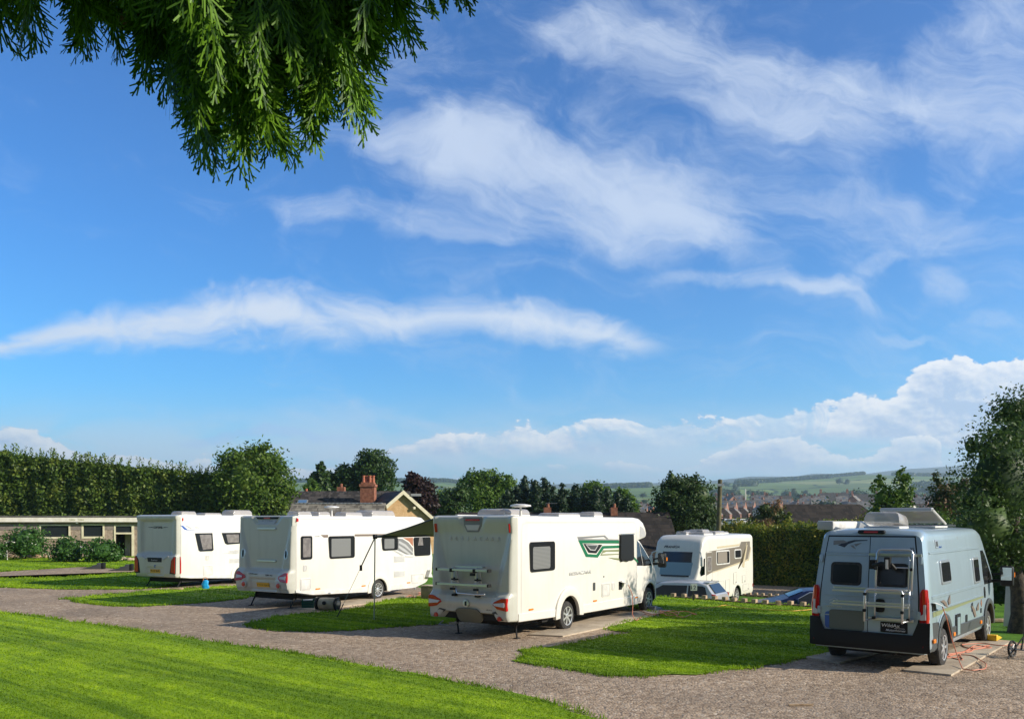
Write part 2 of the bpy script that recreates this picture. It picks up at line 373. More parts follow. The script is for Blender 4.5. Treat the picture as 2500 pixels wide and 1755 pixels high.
# ---------------------------------------------------------------- terrain
def sm(t):
    t = np.clip(t, 0, 1); return t * t * (3 - 2 * t)
FAR = [(-3000, 1179), (700, 1181), (1050, 1180), (1150, 1181), (1200, 1184), (1347, 1184), (1426, 1181), (1586, 1181), (1735, 1176), (1800, 1169), (1830, 1165),
       (1900, 1165), (1937, 1166), (1986, 1158), (2031, 1159), (2080, 1164), (2160, 1153), (2216, 1147), (2257, 1145), (2310, 1141), (2370, 1139), (2500, 1136), (4500, 1160)]
MID = [(-3000, 1184), (600, 1186), (760, 1180), (860, 1183), (967, 1180), (1046, 1180), (1090, 1181), (1130, 1186), (1300, 1200), (1500, 1193), (1735, 1185), (1850, 1181), (1950, 1176), (2030, 1170),
       (2110, 1163), (2180, 1165), (2300, 1168), (2500, 1166), (4500, 1180)]
def terrain(X, Y):
    X = np.asarray(X, float); Y = np.asarray(Y, float); Ys = np.maximum(Y, 1.0)
    d = (X - 5.5) * .636 + (Y - 28.8) * .772
    z = -1.1 * sm((d - .12) / 1.2) * sm((X + 5) / 5.0)
    px = 1250 + FPX * X / np.maximum(Ys, 20)
    zf = np.interp(Y, [0, 60, 150, 260, 420, 550, 700, 900, 1300, 2000], [-1.1, -1.1, -3.0, -2.6, 1.5, 6.5, 13, 22, 38, 66])
    zf = zf + np.sin(X * .011 + 1) * np.cos(Y * .006) * np.clip((Y - 300) / 1200, 0, 1) * 3.0
    zl = np.interp(Y, [0, 70, 160, 400, 900, 2000], [0, 0, -3, 2, 20, 66])
    left = sm((-X - 2) / 10.0)
    zf = zf * (1 - left) + zl * left * sm((400 - Y) / 200) + zf * left * (1 - sm((400 - Y) / 200))
    k = sm((Y - 55) / 60.0); z = z * (1 - k) + zf * k
    zm = EYE + 3000.0 * (HZ - np.interp(px, *zip(*MID))) / FPX
    ze = EYE + 5600.0 * (HZ - np.interp(px, *zip(*FAR))) / FPX
    w = sm((Y - 1500) / 1500.0); z = np.where(Y > 1500, z * (1 - w) + zm * w, z)
    z = np.where(Y > 3000, zm + (zm * .93 - zm) * sm((Y - 3000) / 500), z)
    w = sm((Y - 3600) / 2000.0); z = np.where(Y > 3600, zm * .93 * (1 - w) + ze * w, z)
    z = np.where(Y > 5600, ze * (1 - .25 * sm((Y - 5600) / 2600)), z)
    return z
def tz(X, Y): return float(terrain(X, Y))

def ground_mat(T, b):
    p = pos(T); x, y, z = T.sep(p)
    n = T.noise(p, .7, 5, .6); n2 = T.noise(p, 9.0, 4, .7)
    near = T.mix(T.ss(T.add(T.mul(n, .6), T.mul(n2, .4)), .35, .66), (.055, .135, .012), (.13, .27, .022))
    # field pattern of the far valley side
    q = T.xyz(T.mul(x, .0042), T.mul(y, .0021)); q2 = T.xyz(T.add(T.mul(x, .0042), T.mul(T.noise(q, 2.0, 2), .5)), T.add(T.mul(y, .0021), T.mul(T.noise(q, 3.0, 2), .3)))
    cell = T.voro(q2, 1.0, 'Color'); cr, cg, cb = T.sep(cell); edge = T.voro(q2, 1.0, 'Distance', 'DISTANCE_TO_EDGE')
    fld = T.ramp(cr, [(0, (.10, .17, .035)), (.3, (.17, .26, .05)), (.5, (.22, .27, .08)), (.7, (.13, .22, .05)), (1, (.30, .32, .13))])
    fld = T.mix(T.ss(T.noise(p, .004, 6, .7), .40, .66), fld, (.10, .15, .045))
    hed = T.ss(T.add(edge, T.mul(T.noise(p, .05, 3), .03)), .020, .042)
    fld = T.mix(hed, (.022, .045, .018), fld)
    moor = T.ss(T.add(y, T.mul(T.noise(p, .0012, 5, .6), 2200.0)), 4300.0, 5600.0)
    fld = T.mix(moor, fld, (.075, .085, .045))
    dist = T.ss(y, 110.0, 330.0)
    T.put(b.inputs['Base Color'], T.mix(dist, near, fld))
    bump(T, b, T.noise(p, 38.0, 3, .7), .5, .03)
M_ground = mat('turf_and_fields', rough=.9, spec=.15, fn=ground_mat)
def build_ground():
    ys = np.concatenate([np.linspace(-15, 20, 8), np.linspace(21, 60, 90), np.geomspace(62, 9000, 190)])
    us = np.concatenate([np.linspace(-2.2, -.9, 10)[:-1], np.linspace(-.9, .9, 300), np.linspace(.9, 2.2, 10)[1:]])
    V = np.zeros((len(ys), len(us), 3))
    for i, y in enumerate(ys):
        x = us * (y + 22.0); V[i, :, 0] = x; V[i, :, 1] = y; V[i, :, 2] = terrain(x, np.full_like(x, y))
    n, m = len(ys), len(us); idx = np.arange(n * m).reshape(n, m)
    F = np.stack([idx[:-1, :-1], idx[:-1, 1:], idx[1:, 1:], idx[1:, :-1]], -1).reshape(-1, 4)
    o = np_mesh('ground', V, F, M_ground, smooth=True); tag(o, kind='structure')
build_ground()

def gravel_mat(T, b):
    p = pos(T); x, y, z = T.sep(p)
    c1 = T.sep(T.voro(p, 26.0, 'Color'))[0]; c2 = T.sep(T.voro(p, 11.0, 'Color'))[1]
    s = T.add(T.mul(c1, .55), T.mul(c2, .45))
    col = T.ramp(s, [(0.0, (.165, .118, .080)), (.35, (.345, .255, .178)), (.6, (.450, .338, .238)), (.85, (.55, .44, .33)), (1, (.70, .60, .47))])
    big = T.noise(p, .35, 5, .6); col = T.mix(T.mul(T.ss(big, .42, .68), .45), col, (.15, .125, .10))
    track = T.noise(T.xyz(T.mul(T.add(T.mul(x, .62), T.mul(y, .78)), .9), T.mul(T.sub(T.mul(x, .78), T.mul(y, .62)), .10)), 1.0, 3, .5)
    col = T.mix(T.mul(T.ss(track, .5, .68), .35), col, (.36, .285, .22))
    weeds = T.mul(T.ss(T.noise(p, 1.6, 6, .7), .66, .74), .55)
    col = T.mix(weeds, col, (.07, .10, .03))
    T.put(b.inputs['Base Color'], col)
    h = T.add(T.mul(T.voro(p, 26.0, 'Distance'), -1.0), T.mul(T.voro(p, 11.0, 'Distance'), -.9))
    bump(T, b, h, .45, .03)
M_gravel = mat('loose_gravel', rough=.95, spec=.15, fn=gravel_mat)

def lawn_mat(T, b):
    p = pos(T); x, y, z = T.sep(p)
    across = T.add(T.mul(x, .634), T.mul(y, .773))
    w = T.add(across, T.mul(T.noise(p, .5, 3), .5))
    along = T.sub(T.mul(x, .773), T.mul(y, .634)); stk = T.noise(T.xyz(T.mul(across, 3.6), T.mul(along, .22)), 1.0, 4, .6); st = T.add(T.mul(T.ss(T.m('SINE', T.mul(w, 2.6)), -.4, .4), .50), T.mul(T.ss(stk, .42, .58), .62))
    n = T.noise(p, 1.3, 6, .68); n2 = T.noise(p, 14.0, 4, .7); n3 = T.noise(T.xyz(T.mul(x, 5.0), T.mul(y, 1.4)), 1.0, 5, .7)
    f = T.add(T.add(T.mul(n, .38), T.mul(n2, .34)), T.mul(n3, .28))
    c = T.ramp(T.ss(f, .33, .67), [(0, (.145, .265, .006)), (.45, (.275, .435, .008)), (.8, (.370, .525, .010)), (1, (.46, .57, .03))])
    c = T.mix(T.mul(st, .78), c, (.068, .165, .004)); worn = T.ss(T.noise(p, .45, 5, .65), .56, .72); c = T.mix(T.mul(worn, .30), c, (.34, .40, .05)); spk = T.ss(T.noise(p, 5.5, 3, .8), .66, .74); c = T.mix(T.mul(spk, .45), c, (.055, .13, .02))
    ri = T.n('ShaderNodeNewGeometry').outputs['Random Per Island']
    c = T.mix(T.mul(ri, .22), c, (.36, .50, .04))
    T.put(b.inputs['Base Color'], c)
    bump(T, b, T.add(n2, T.noise(p, 50.0, 3, .7)), .6, .04)
M_lawn = mat('lawn_turf', rough=.8, spec=.2, fn=lawn_mat)
M_blade = mat('grass_blade', rough=.6, spec=.25, fn=lawn_mat)
def _tr(m):
    T = NT(m.node_tree); b = m.node_tree.nodes['Principled BSDF']; o = m.node_tree.nodes['Material Output']; c = b.inputs['Base Color'].links[0].from_socket
    b.inputs['Normal'].links and m.node_tree.links.remove(b.inputs['Normal'].links[0])
    t = T.n('ShaderNodeBsdfTranslucent'); T.put(t.inputs[0], c); x = T.n('ShaderNodeMixShader'); x.inputs[0].default_value = .45; T.put(x.inputs[1], b.outputs[0]); T.put(x.inputs[2], t.outputs[0]); T.put(o.inputs[0], x.outputs[0])
_tr(M_blade)

def concrete(c1=(.52, .44, .33), c2=(.36, .29, .21)):
    def fn(T, b):
        p = pos(T); n = T.noise(p, 1.4, 6, .7)
        c = T.mix(T.ss(n, .36, .66), c1, c2); c = T.mix(T.mul(T.ss(T.noise(p, 22, 4, .7), .55, .7), .5), c, (.14, .12, .09))
        T.put(b.inputs['Base Color'], c); bump(T, b, T.noise(p, 60, 3, .6), .3, .01)
    return fn
M_conc = mat('old_concrete', rough=.9, fn=concrete())

def sheet(name, pts, z, m, thick=0.0, kind='structure', jag=0.0, label=None, cat=None):
    """flat sheet from plan points, edges subdivided and slightly ragged"""
    out = []
    for i, a in enumerate(pts):
        b = pts[(i + 1) % len(pts)]; L = math.dist(a, b); k = max(1, min(60, int(L / .35))) if jag else 1
        for j in range(k):
            t = j / k; x = a[0] + (b[0] - a[0]) * t; y = a[1] + (b[1] - a[1]) * t
            if jag: x += (math.sin(x * 7.3 + y * 3.1) + math.sin(x * 17 - y * 11)) * jag * .6; y += (math.sin(y * 6.1 - x * 4.7) + math.sin(x * 13 + y * 19)) * jag
            out.append((x, y))
    bm = bmesh.new(); vs = [bm.verts.new((x, y, z)) for x, y in out]; f = bm.faces.new(vs)
    if f.normal.z < 0: f.normal_flip()
    if thick:
        g = bmesh.ops.extrude_face_region(bm, geom=[f]); bmesh.ops.translate(bm, vec=(0, 0, -thick), verts=[e for e in g['geom'] if isinstance(e, bmesh.types.BMVert)])
        bmesh.ops.recalc_face_normals(bm, faces=bm.faces)
    bmesh.ops.triangulate(bm, faces=bm.faces)
    me = bpy.data.meshes.new(name); bm.to_mesh(me); bm.free(); me.materials.append(m); o = link(name, me)
    return tag(o, label, cat, kind=kind)
PL = lambda q: [P(*p) for p in q]
GRAVEL = [(-900, 1398), (0, 1393), (194, 1383), (340, 1389), (620, 1388), (800, 1398), (1000, 1428), (1060, 1446), (1250, 1446), (1560, 1474), (1700, 1520), (1960, 1530), (2150, 1512), (2330, 1520), (2429, 1561), (2500, 1571), (2900, 1600), (4200, 1700), (4200, 2700), (-3000, 2700), (-3000, 1415)]
sheet('gravel_drive', PL(GRAVEL), .012, M_gravel, jag=.03)
LAWNS = [
 [(-800, 1405), (0, 1497), (110, 1508), (330, 1540), (523, 1568), (700, 1594), (870, 1622), (1000, 1646), (1150, 1674), (1300, 1706), (1400, 1735), (1475, 1757), (1560, 1792), (1720, 1900), (2100, 2600), (-2600, 2600), (-2600, 1407)],
 [(157, 1462), (200, 1472), (272, 1480), (350, 1481), (436, 1476), (520, 1470), (590, 1462), (640, 1450), (800, 1424), (1000, 1400), (960, 1386), (760, 1405), (583, 1431), (472, 1436), (324, 1447)],
 [(-400, 1430), (0, 1434), (148, 1439), (337, 1439), (400, 1434), (450, 1424), (560, 1408), (640, 1396), (560, 1389), (335, 1398), (162, 1409), (0, 1413), (-400, 1420)],
 [(-400, 1404), (0, 1396), (135, 1387.5), (194, 1384), (243, 1385), (333, 1391), (480, 1390), (700, 1380), (700, 1355), (420, 1355), (-400, 1352)],
 [(600, 1525), (633, 1535), (672, 1541), (752, 1542), (850, 1540), (970, 1531), (1080, 1524), (1180, 1492), (1300, 1462), (1420, 1436), (1350, 1428), (1200, 1443), (1055, 1457), (970, 1463.5), (905, 1474.5), (890, 1485), (861, 1489), (796, 1496), (722, 1501), (670, 1508), (639, 1516)],
 [(1258, 1617), (1370, 1634), (1479, 1651), (1566, 1654), (1631, 1647), (1697, 1647), (1827, 1634), (1962, 1609), (2050, 1586), (2200, 1540), (2170, 1492), (1989, 1482), (1900, 1475), (1792, 1470), (1700, 1462.5), (1644, 1459), (1560, 1456), (1470, 1462), (1560, 1486), (1622, 1506), (1560, 1514), (1520, 1522), (1483, 1535), (1500, 1540), (1545, 1546), (1480, 1557), (1370, 1579), (1270, 1590), (1285, 1600)],
]
for q in LAWNS: sheet('lawn', PL(q), .03, M_lawn, jag=.075)
sheet('concrete_pad', PL([(1966, 1608), (2050, 1622), (2330, 1546), (2290, 1540)]), .045, M_conc, thick=.04)
sheet('concrete_pad', PL([(2205, 1640), (2322, 1652), (2470, 1568), (2386, 1562)]), .045, M_conc, thick=.04)
sheet('concrete_pad', PL([(1290, 1552), (1374, 1556), (1500, 1529), (1590, 1507), (1640, 1492), (1580, 1490), (1450, 1510)]), .045, M_conc, thick=.04)
sheet('concrete_pad', PL([(724, 1488), (770, 1491), (842, 1482), (905, 1474), (1000, 1456), (950, 1450), (800, 1470)]), .045, M_conc, thick=.04)
lane = [P(px, py, -1.1) for px, py in [(1790, 1428), (1850, 1428), (1990, 1434), (2200, 1440), (2200, 1466), (1990, 1458), (1900, 1456), (1815, 1453), (1760, 1458), (1560, 1462), (1500, 1440)]]
sheet('gravel_lane', lane, -1.085, M_gravel, jag=.03)

# short mown grass: blades spread so that near ones are many and far ones few
def in_poly(px, py, poly):
    c = np.zeros(len(px), bool); n = len(poly)
    for i in range(n):
        x1, y1 = poly[i]; x2, y2 = poly[(i + 1) % n]
        if y1 == y2: continue
        c ^= ((y1 > py) != (y2 > py)) & (px < (x2 - x1) * (py - y1) / (y2 - y1) + x1)
    return c
def blades():
    PX, PY, ID = [], [], []
    for k, (q, n) in enumerate(zip(LAWNS, (115000, 14000, 14000, 14000, 34000, 52000))):
        xs = [p[0] for p in q]; ys = [p[1] for p in q]; x0, x1, y0, y1 = max(min(xs), -250), min(max(xs), 2600), min(ys), min(max(ys), 1850)
        a = rng.uniform(x0, x1, n * 2); b = rng.uniform(y0, y1, n * 2); m = in_poly(a, b, q); a, b = a[m][:n], b[m][:n]
        PX.append(a); PY.append(b)
    px = np.concatenate(PX); py = np.concatenate(PY); Y = FPX * EYE / (py - HZ); X = (px - 1250) / FPX * Y
    N = len(X); w = .0009 * Y * rng.uniform(.6, 1.3, N); h = (.010 + .0006 * Y) * rng.uniform(.4, 1.3, N) ** 1.2; X = X + rng.normal(0, .035, N); Y = Y + rng.normal(0, .05, N)
    a = rng.uniform(0, math.pi, N); lx = rng.normal(0, .4, N) * h; ly = rng.normal(0, .4, N) * h
    V = np.zeros((N, 3, 3)); V[:, 0] = np.stack([X - w * np.cos(a), Y - w * np.sin(a), np.full(N, .028)], -1)
    V[:, 1] = np.stack([X + w * np.cos(a), Y + w * np.sin(a), np.full(N, .028)], -1); V[:, 2] = np.stack([X + lx, Y + ly, .03 + h], -1)
    # longer tufts creeping over the edges of the turf
    ex, ey = [], []
    for q in LAWNS:
        for i, a in enumerate(q):
            b = q[(i + 1) % len(q)]; pa, pb = P(*a), P(*b)
            if min(a[1], b[1]) > 1900 or min(pa[1], pb[1]) > 60: continue
            m = int(min(2500, math.dist(pa, pb) * 150)); t = rng.random(m); ex.append(pa[0] + (pb[0] - pa[0]) * t + rng.normal(0, .07, m)); ey.append(pa[1] + (pb[1] - pa[1]) * t + rng.normal(0, .08, m))
    ex = np.concatenate(ex); ey = np.concatenate(ey); clump = .5 + .5 * np.sin(ex * 5.1 + ey * 3.3) * np.sin(ex * 1.7 - ey * 2.9); kp = rng.random(len(ex)) < clump; ex, ey = ex[kp], ey[kp]; m = len(ex); w2 = .0009 * ey * rng.uniform(.6, 1.3, m); h2 = rng.uniform(.03, .11, m); a2 = rng.uniform(0, math.pi, m)
    V2 = np.zeros((m, 3, 3)); V2[:, 0] = np.stack([ex - w2 * np.cos(a2), ey - w2 * np.sin(a2), np.full(m, .008)], -1); V2[:, 1] = np.stack([ex + w2 * np.cos(a2), ey + w2 * np.sin(a2), np.full(m, .008)], -1); V2[:, 2] = np.stack([ex + rng.normal(0, .5, m) * h2, ey + rng.normal(0, .5, m) * h2, .01 + h2], -1)
    V = np.concatenate([V, V2]); N += m
    o = np_mesh('grass', V, np.arange(N * 3).reshape(N, 3), M_blade)
    tag(o, 'short mown green grass blades covering the lawns', 'grass', kind='stuff')
blades()

def stones():
    n = 16000; a = rng.uniform(-60, 2560, n * 3); b = 1420 + 430 * rng.random(n * 3) ** .8; k = in_poly(a, b, GRAVEL)
    for q in LAWNS: k &= ~in_poly(a, b, q)
    a, b = a[k][:n], b[k][:n]; Y = FPX * EYE / (b - HZ); X = (a - 1250) / FPX * Y; n = len(X); s = .00062 * Y * rng.uniform(.5, 1.0, n) ** 1.3 * np.where(rng.random(n) < .04, 1.9, 1.0)
    base = np.array([(1, 0, 0), (0, 1, 0), (-1, 0, 0), (0, -1, 0), (0, 0, 1), (0, 0, -1)], float); V = base[None] * rng.uniform(.6, 1.3, (n, 6, 1)) * s[:, None, None]; V[:, :, 2] *= .7; V[:, :, 0] += X[:, None]; V[:, :, 1] += Y[:, None]; V[:, :, 2] += .013 + s[:, None] * .2
    f = np.array([(0, 1, 4), (1, 2, 4), (2, 3, 4), (3, 0, 4), (1, 0, 5), (2, 1, 5), (3, 2, 5), (0, 3, 5)]); F = (f[None] + (np.arange(n) * 6)[:, None, None]).reshape(-1, 3)
    m = mat('loose_stone', rough=.9, fn=lambda T, b_: T.put(b_.inputs['Base Color'], T.ramp(T.n('ShaderNodeNewGeometry').outputs['Random Per Island'], [(0, (.14, .11, .09)), (.4, (.34, .27, .20)), (.8, (.48, .40, .32)), (1, (.70, .66, .60))])))
    tag(np_mesh('loose_stones', V, F, m), 'loose small stones strewn over the gravel drive', 'stones', kind='stuff')
stones()
# ================================================================ vehicles
# local frame of every vehicle: origin on the ground under the middle of its tail, +x forward, +y its left side
def veh_root(name, label, cat, corner, head, W, z=0.0, group=None):
    h = R_(head); l = (-math.cos(h), math.sin(h))
    return thing(name, label, cat, (corner[0] + l[0] * W / 2, corner[1] + l[1] * W / 2, z), R_(90) - h, group)
def spanel(name, root, pts, m, W, side=-1, off=.012, th=.03, bevel=0.0, hw=None, smooth=30):
    f = (lambda x, z: W / 2) if hw is None else hw
    n = len(pts); out = [(x, side * (f(x, z) + off), z) for x, z in pts]; inn = [(x, side * (f(x, z) + off - th), z) for x, z in pts]
    return MB().add(out + inn, [list(range(n)), [i + n for i in range(n)][::-1]] + [[i, (i + 1) % n, (i + 1) % n + n, i + n] for i in range(n)]).build(name, m, root, bevel, 1, smooth)
def rpanel(name, root, pts, m, xf, off=.012, th=.04, bevel=0.0, smooth=30):
    n = len(pts); out = [(-(xf(y, z) + off), y, z) for y, z in pts]; inn = [(-(xf(y, z) + off - th), y, z) for y, z in pts]
    return MB().add(out + inn, [list(range(n)), [i + n for i in range(n)][::-1]] + [[i, (i + 1) % n, (i + 1) % n + n, i + n] for i in range(n)]).build(name, m, root, bevel, 1, smooth)
def rladder(name, root, yl, yr, z0, z1, m, xf, off=.012, th=.03, n=18, bevel=0.0):
    zs = [z0 + (z1 - z0) * k / n for k in range(n + 1)]; vs = []
    for dd in (off, off - th): vs += [(-(xf(0, z) + dd), yl(z), z) for z in zs] + [(-(xf(0, z) + dd), yr(z), z) for z in zs]
    N = n + 1; fs = []
    for k in range(n): fs += [[k, k + 1, N + k + 1, N + k], [2 * N + k, 3 * N + k, 3 * N + k + 1, 2 * N + k + 1], [k, 2 * N + k, 2 * N + k + 1, k + 1], [N + k, N + k + 1, 3 * N + k + 1, 3 * N + k]]
    fs += [[0, N, 3 * N, 2 * N], [n, 3 * N - 1, 4 * N - 1, 2 * N - 1]]
    return MB().add(vs, fs).build(name, m, root, bevel, 1, 30)
def strip(pts, w):
    """closed outline turned into a thin ring: list of quads"""
    n = len(pts); c = (sum(p[0] for p in pts) / n, sum(p[1] for p in pts) / n); q = []
    for i in range(n):
        a, b = Vector((*pts[i - 1], 0)), Vector((*pts[(i + 1) % n], 0)); t = (b - a).normalized(); nn = Vector((-t.y, t.x, 0))
        p = Vector((*pts[i], 0)); q.append((p + nn * w))
    return q
def outline(name, root, pts, w, m, W, side=-1, off=.004, hw=None):
    f = (lambda x, z: W / 2) if hw is None else hw
    q = strip(pts, w); mb = MB(); n = len(pts)
    vs = [(x, side * (f(x, z) + off), z) for x, z in pts] + [(p.x, side * (f(p.x, p.y) + off), p.y) for p in q]
    mb.add(vs, [[i, (i + 1) % n, (i + 1) % n + n, i + n] for i in range(n)])
    return mb.build(name, m, root, smooth=0)
def window(root, pts, W, side=-1, inner=None, m_in=None, hw=None, name='window'):
    w = spanel(name, root, pts, M_glass, W, side, .028, .04, .008, hw)
    if inner: spanel('blind', w, inner, m_in or M_blind, W, side, .0305, .006, 0, hw)
    return w
def wheel(root, x, y_out, r, wd, style='alloy', side=-1, name='wheel', spokes=9):
    s = side; mb = MB()
    mb.lathe((x, y_out * s if False else y_out, r), (0, -s, 0), [(0.012, r * .60), (0.0, r * .66), (0.0, r * .84), (.018, r * .955), (.045, r), (wd - .045, r), (wd - .018, r * .95), (wd, r * .8), (wd, r * .4)], 40)
    t = mb.build(name, M_rubber, root, smooth=28)
    ri = MB(); cy = y_out; ax = (0, -s, 0)
    ri.lathe((x, cy, r), ax, [(-.004, r * .655), (.0, r * .60), (.06, r * .585), (.07, r * .2), (.072, .01)], 36, cap=False)
    g = MB(); g.m = 1
    ri.m = 1; ri.lathe((x, cy, r), ax, [(.058, r * .575), (.0585, r * .03)], 30, cap=False); ri.m = 0
    for k in range(spokes):
        a = 2 * math.pi * k / spokes; ca, sa = math.cos(a), math.sin(a)
        wi, wo = (.055, .085) if style == 'steel' else (.022, .032) if spokes > 7 else (.035, .05)
        pts = []
        for rr, w_ in ((r * .14, wi), (r * .60, wo)):
            for q in (-1, 1): pts.append((rr, q * w_ / 2 * r / .33))
        P3 = [(x + ca * a_ - sa * b_, cy + (-s) * .008, r + sa * a_ + ca * b_) for a_, b_ in (pts[0], pts[2], pts[3], pts[1])]
        ri.prism(P3, (0, -s * .035, 0))
    ri.lathe((x, cy, r), ax, [(.004, .01), (.004, r * .13), (.012, r * .19), (.045, r * .2)], 20, cap=False)
    ri.build('rim', [M_alloy, M_under], t, smooth=30)
    return t
def arch_ring(x, zc, r1, r2, a0=0, a1=180, n=18):
    o = [(x + r2 * math.cos(R_(a0 + (a1 - a0) * k / n)), zc + r2 * math.sin(R_(a0 + (a1 - a0) * k / n))) for k in range(n + 1)]
    i = [(x + r1 * math.cos(R_(a0 + (a1 - a0) * k / n)), zc + r1 * math.sin(R_(a0 + (a1 - a0) * k / n))) for k in range(n + 1)]
    return o, i
def arch_trim(root, x, zc, r1, r2, m, W, side=-1, off=.03, a0=0, a1=180, hw=None, name='wheel_arch', th=.06):
    o, i = arch_ring(x, zc, r1, r2, a0, a1); n = len(o); f = (lambda X, Z: W / 2) if hw is None else hw; mb = MB(); vs = []
    for dd in (off, off - th): vs += [(a, side * (f(a, b) + dd), b) for a, b in o] + [(a, side * (f(a, b) + dd), b) for a, b in i]
    fs = []
    for k in range(n - 1):
        fs += [[k, k + 1, n + k + 1, n + k], [2 * n + k, 3 * n + k, 3 * n + k + 1, 2 * n + k + 1], [k, 2 * n + k, 2 * n + k + 1, k + 1], [n + k, n + k + 1, 3 * n + k + 1, 3 * n + k]]
    fs += [[0, n, 3 * n, 2 * n], [n - 1, 3 * n - 1, 4 * n - 1, 2 * n - 1]]
    return mb.add(vs, fs).build(name, m, root, .012, 2, 40)
def arch_tool(x, zc, r, W, side, depth=.34, m=None):
    mb = MB(); mb.lathe((x, side * (W / 2 - depth), zc), (0, side, 0), [(0, r), (depth + .3, r)], 40)
    return mb.build('tool', m or M_under, None, smooth=0)
def prism_body(name, root, prof, W, m, bevel=.07, seg=3):
    n = len(prof)
    return MB().prism([(x, -W / 2, z) for x, z in prof], (0, W, 0)).build(name, m, root, bevel, seg, 30, 12)
def rear_mould(root, W, zb, zt, prot, m, name='rear_moulding', ny=70, nz=90, yedge=.07):
    ys = np.linspace(-W / 2 + .012, W / 2 - .012, ny); zs = np.linspace(zb, zt, nz); V = np.zeros((nz, ny, 3))
    for i, z in enumerate(zs):
        for j, y in enumerate(ys):
            e = min(1, (W / 2 - .012 - abs(y)) / yedge, (z - zb) / .035 + .0, (zt - z) / .07); e = max(0.0, e); e = math.sqrt(1 - (1 - e) ** 2)
            V[i, j] = (.06 * (1 - e) - prot(y, z) * e, y, z)
    idx = np.arange(ny * nz).reshape(nz, ny); F = np.stack([idx[:-1, :-1], idx[:-1, 1:], idx[1:, 1:], idx[1:, :-1]], -1).reshape(-1, 4)
    F = F[:, ::-1]; o = np_mesh(name, V, F, m, root, True); o.data.set_sharp_from_angle(angle=R_(50)); return o
def sstep(x, a, b):
    t = max(0.0, min(1.0, (x - a) / (b - a))); return t * t * (3 - 2 * t)
def steady(root, x, y, z0, dx, dy, name='corner_steady'):
    mb = MB(); mb.tube([(x, y, z0), (x + dx, y + dy, .03)], .022, 6); mb.tube([(x + dx * .0 + .0, y + dy * 1.6, z0), (x + dx * .45, y + dy * .45, z0 * .5)], .014, 6)
    mb.box((x + dx - .07, y + dy - .05, .0), (x + dx + .07, y + dy + .05, .03)); return mb.build(name, M_under, root, smooth=30)
def rooflight(root, x, y, z, lx, ly, h=.09, lift=0.0, m=None):
    f = MB(); f.box((x - lx / 2, y - ly / 2, z - .02), (x + lx / 2, y + ly / 2, z + .04)); fr = f.build('rooflight', M_plasw, root, .012, 2)
    d = MB(); n = 8; rs = []
    for t in (0, .35, .7, 1.0):
        k = 1 - .22 * t ** 2; zz = z + .04 + h * math.sin(t * math.pi / 2)
        rs.append([(x + s_ * lx / 2 * k, y + q * ly / 2 * k, zz + (lift * (1 - s_) / 2)) for s_, q in ((-1, -1), (1, -1), (1, 1), (-1, 1))])
    d.rings(rs); d.build('dome', m or M_hazy, fr, .02, 2); return fr
def louvre(root, x0, z0, x1, z1, W, side=-1):
    v = spanel('fridge_vent', root, rrect(x0, z0, x1, z1, .012, 2), M_plasw, W, side, .012, .02, .004); mb = MB(); n = 6
    for k in range(n):
        a = z0 + .02 + (z1 - z0 - .04) * k / n; y = side * (W / 2 + .014)
        mb.box((x0 + .03, min(y, y + side * .006), a), (x1 - .03, max(y, y + side * .006), a + (z1 - z0 - .04) / n * .5))
    mb.build('louvre', M_louvre, v, smooth=0); return v
def dish_aerial(root, x, y, z, r=.17, h=.22, name='television_aerial'):
    mb = MB(); mb.lathe((x, y, z), (0, 0, 1), [(0, .035), (h, .022)], 10); mb.lathe((x, y, z + h), (0, 0, 1), [(0, r * .5), (.02, r), (.05, r * .97), (.075, r * .4)], 24); return mb.build(name, M_plasw, root)
def plate(root, y0, y1, z0, z1, xf, m, text=None, off=.02):
    p = rpanel('number_plate', root, rrect(y0, z0, y1, z1, .012, 2), m, xf, off, .02, .002)
    if text: text_part('lettering', text, (-(xf((y0 + y1) / 2, (z0 + z1) / 2) + off + .004), max(y0, y1) - .02, min(z0, z1) + .03), (0, -1, 0), (0, 0, 1), abs(z1 - z0) - .055, M_black, p, width=abs(y1 - y0) - .04)
    return p
def rtext(root, s, y, z, h, xf, m, width, shear=0, off=.006, name='lettering', bold=0.0):
    return text_part(name, s, (-(xf(y, z) + off), y, z), (0, -1, 0), (0, 0, 1), h, m, root, .004, shear, width, bold)
def stext(root, s, x, z, h, W, m, width, shear=0, off=.005, side=-1, name='lettering', bold=0.0):
    return text_part(name, s, (x, side * (W / 2 + off), z), (1, 0, 0) if side < 0 else (-1, 0, 0), (0, 0, 1), h, m, root, .004, shear, width, bold)
M_ink = mat('dark_lettering', (.03, .035, .05), .4); M_silver = mat('silver_lettering', (.48, .49, .50), .3, .5); M_white_ink = mat('white_lettering', (.75, .75, .72), .4)
M_brown = mat('grey_brown_decal', (.20, .15, .12), .4); M_copper = mat('copper_decal', (.38, .16, .09), .4); M_grey = mat('grey_decal', (.22, .22, .22), .35); M_lgrey = mat('light_grey_decal', (.46, .46, .46), .35)
M_blue = mat('blue_decal', (.04, .12, .42), .35); M_green = mat('green_decal', (.015, .16, .07), .35); M_olive = mat('olive_decal', (.24, .27, .14), .35); M_taupe = mat('taupe_decal', (.20, .175, .145), .35); M_beige = mat('beige_decal', (.56, .48, .33), .4)

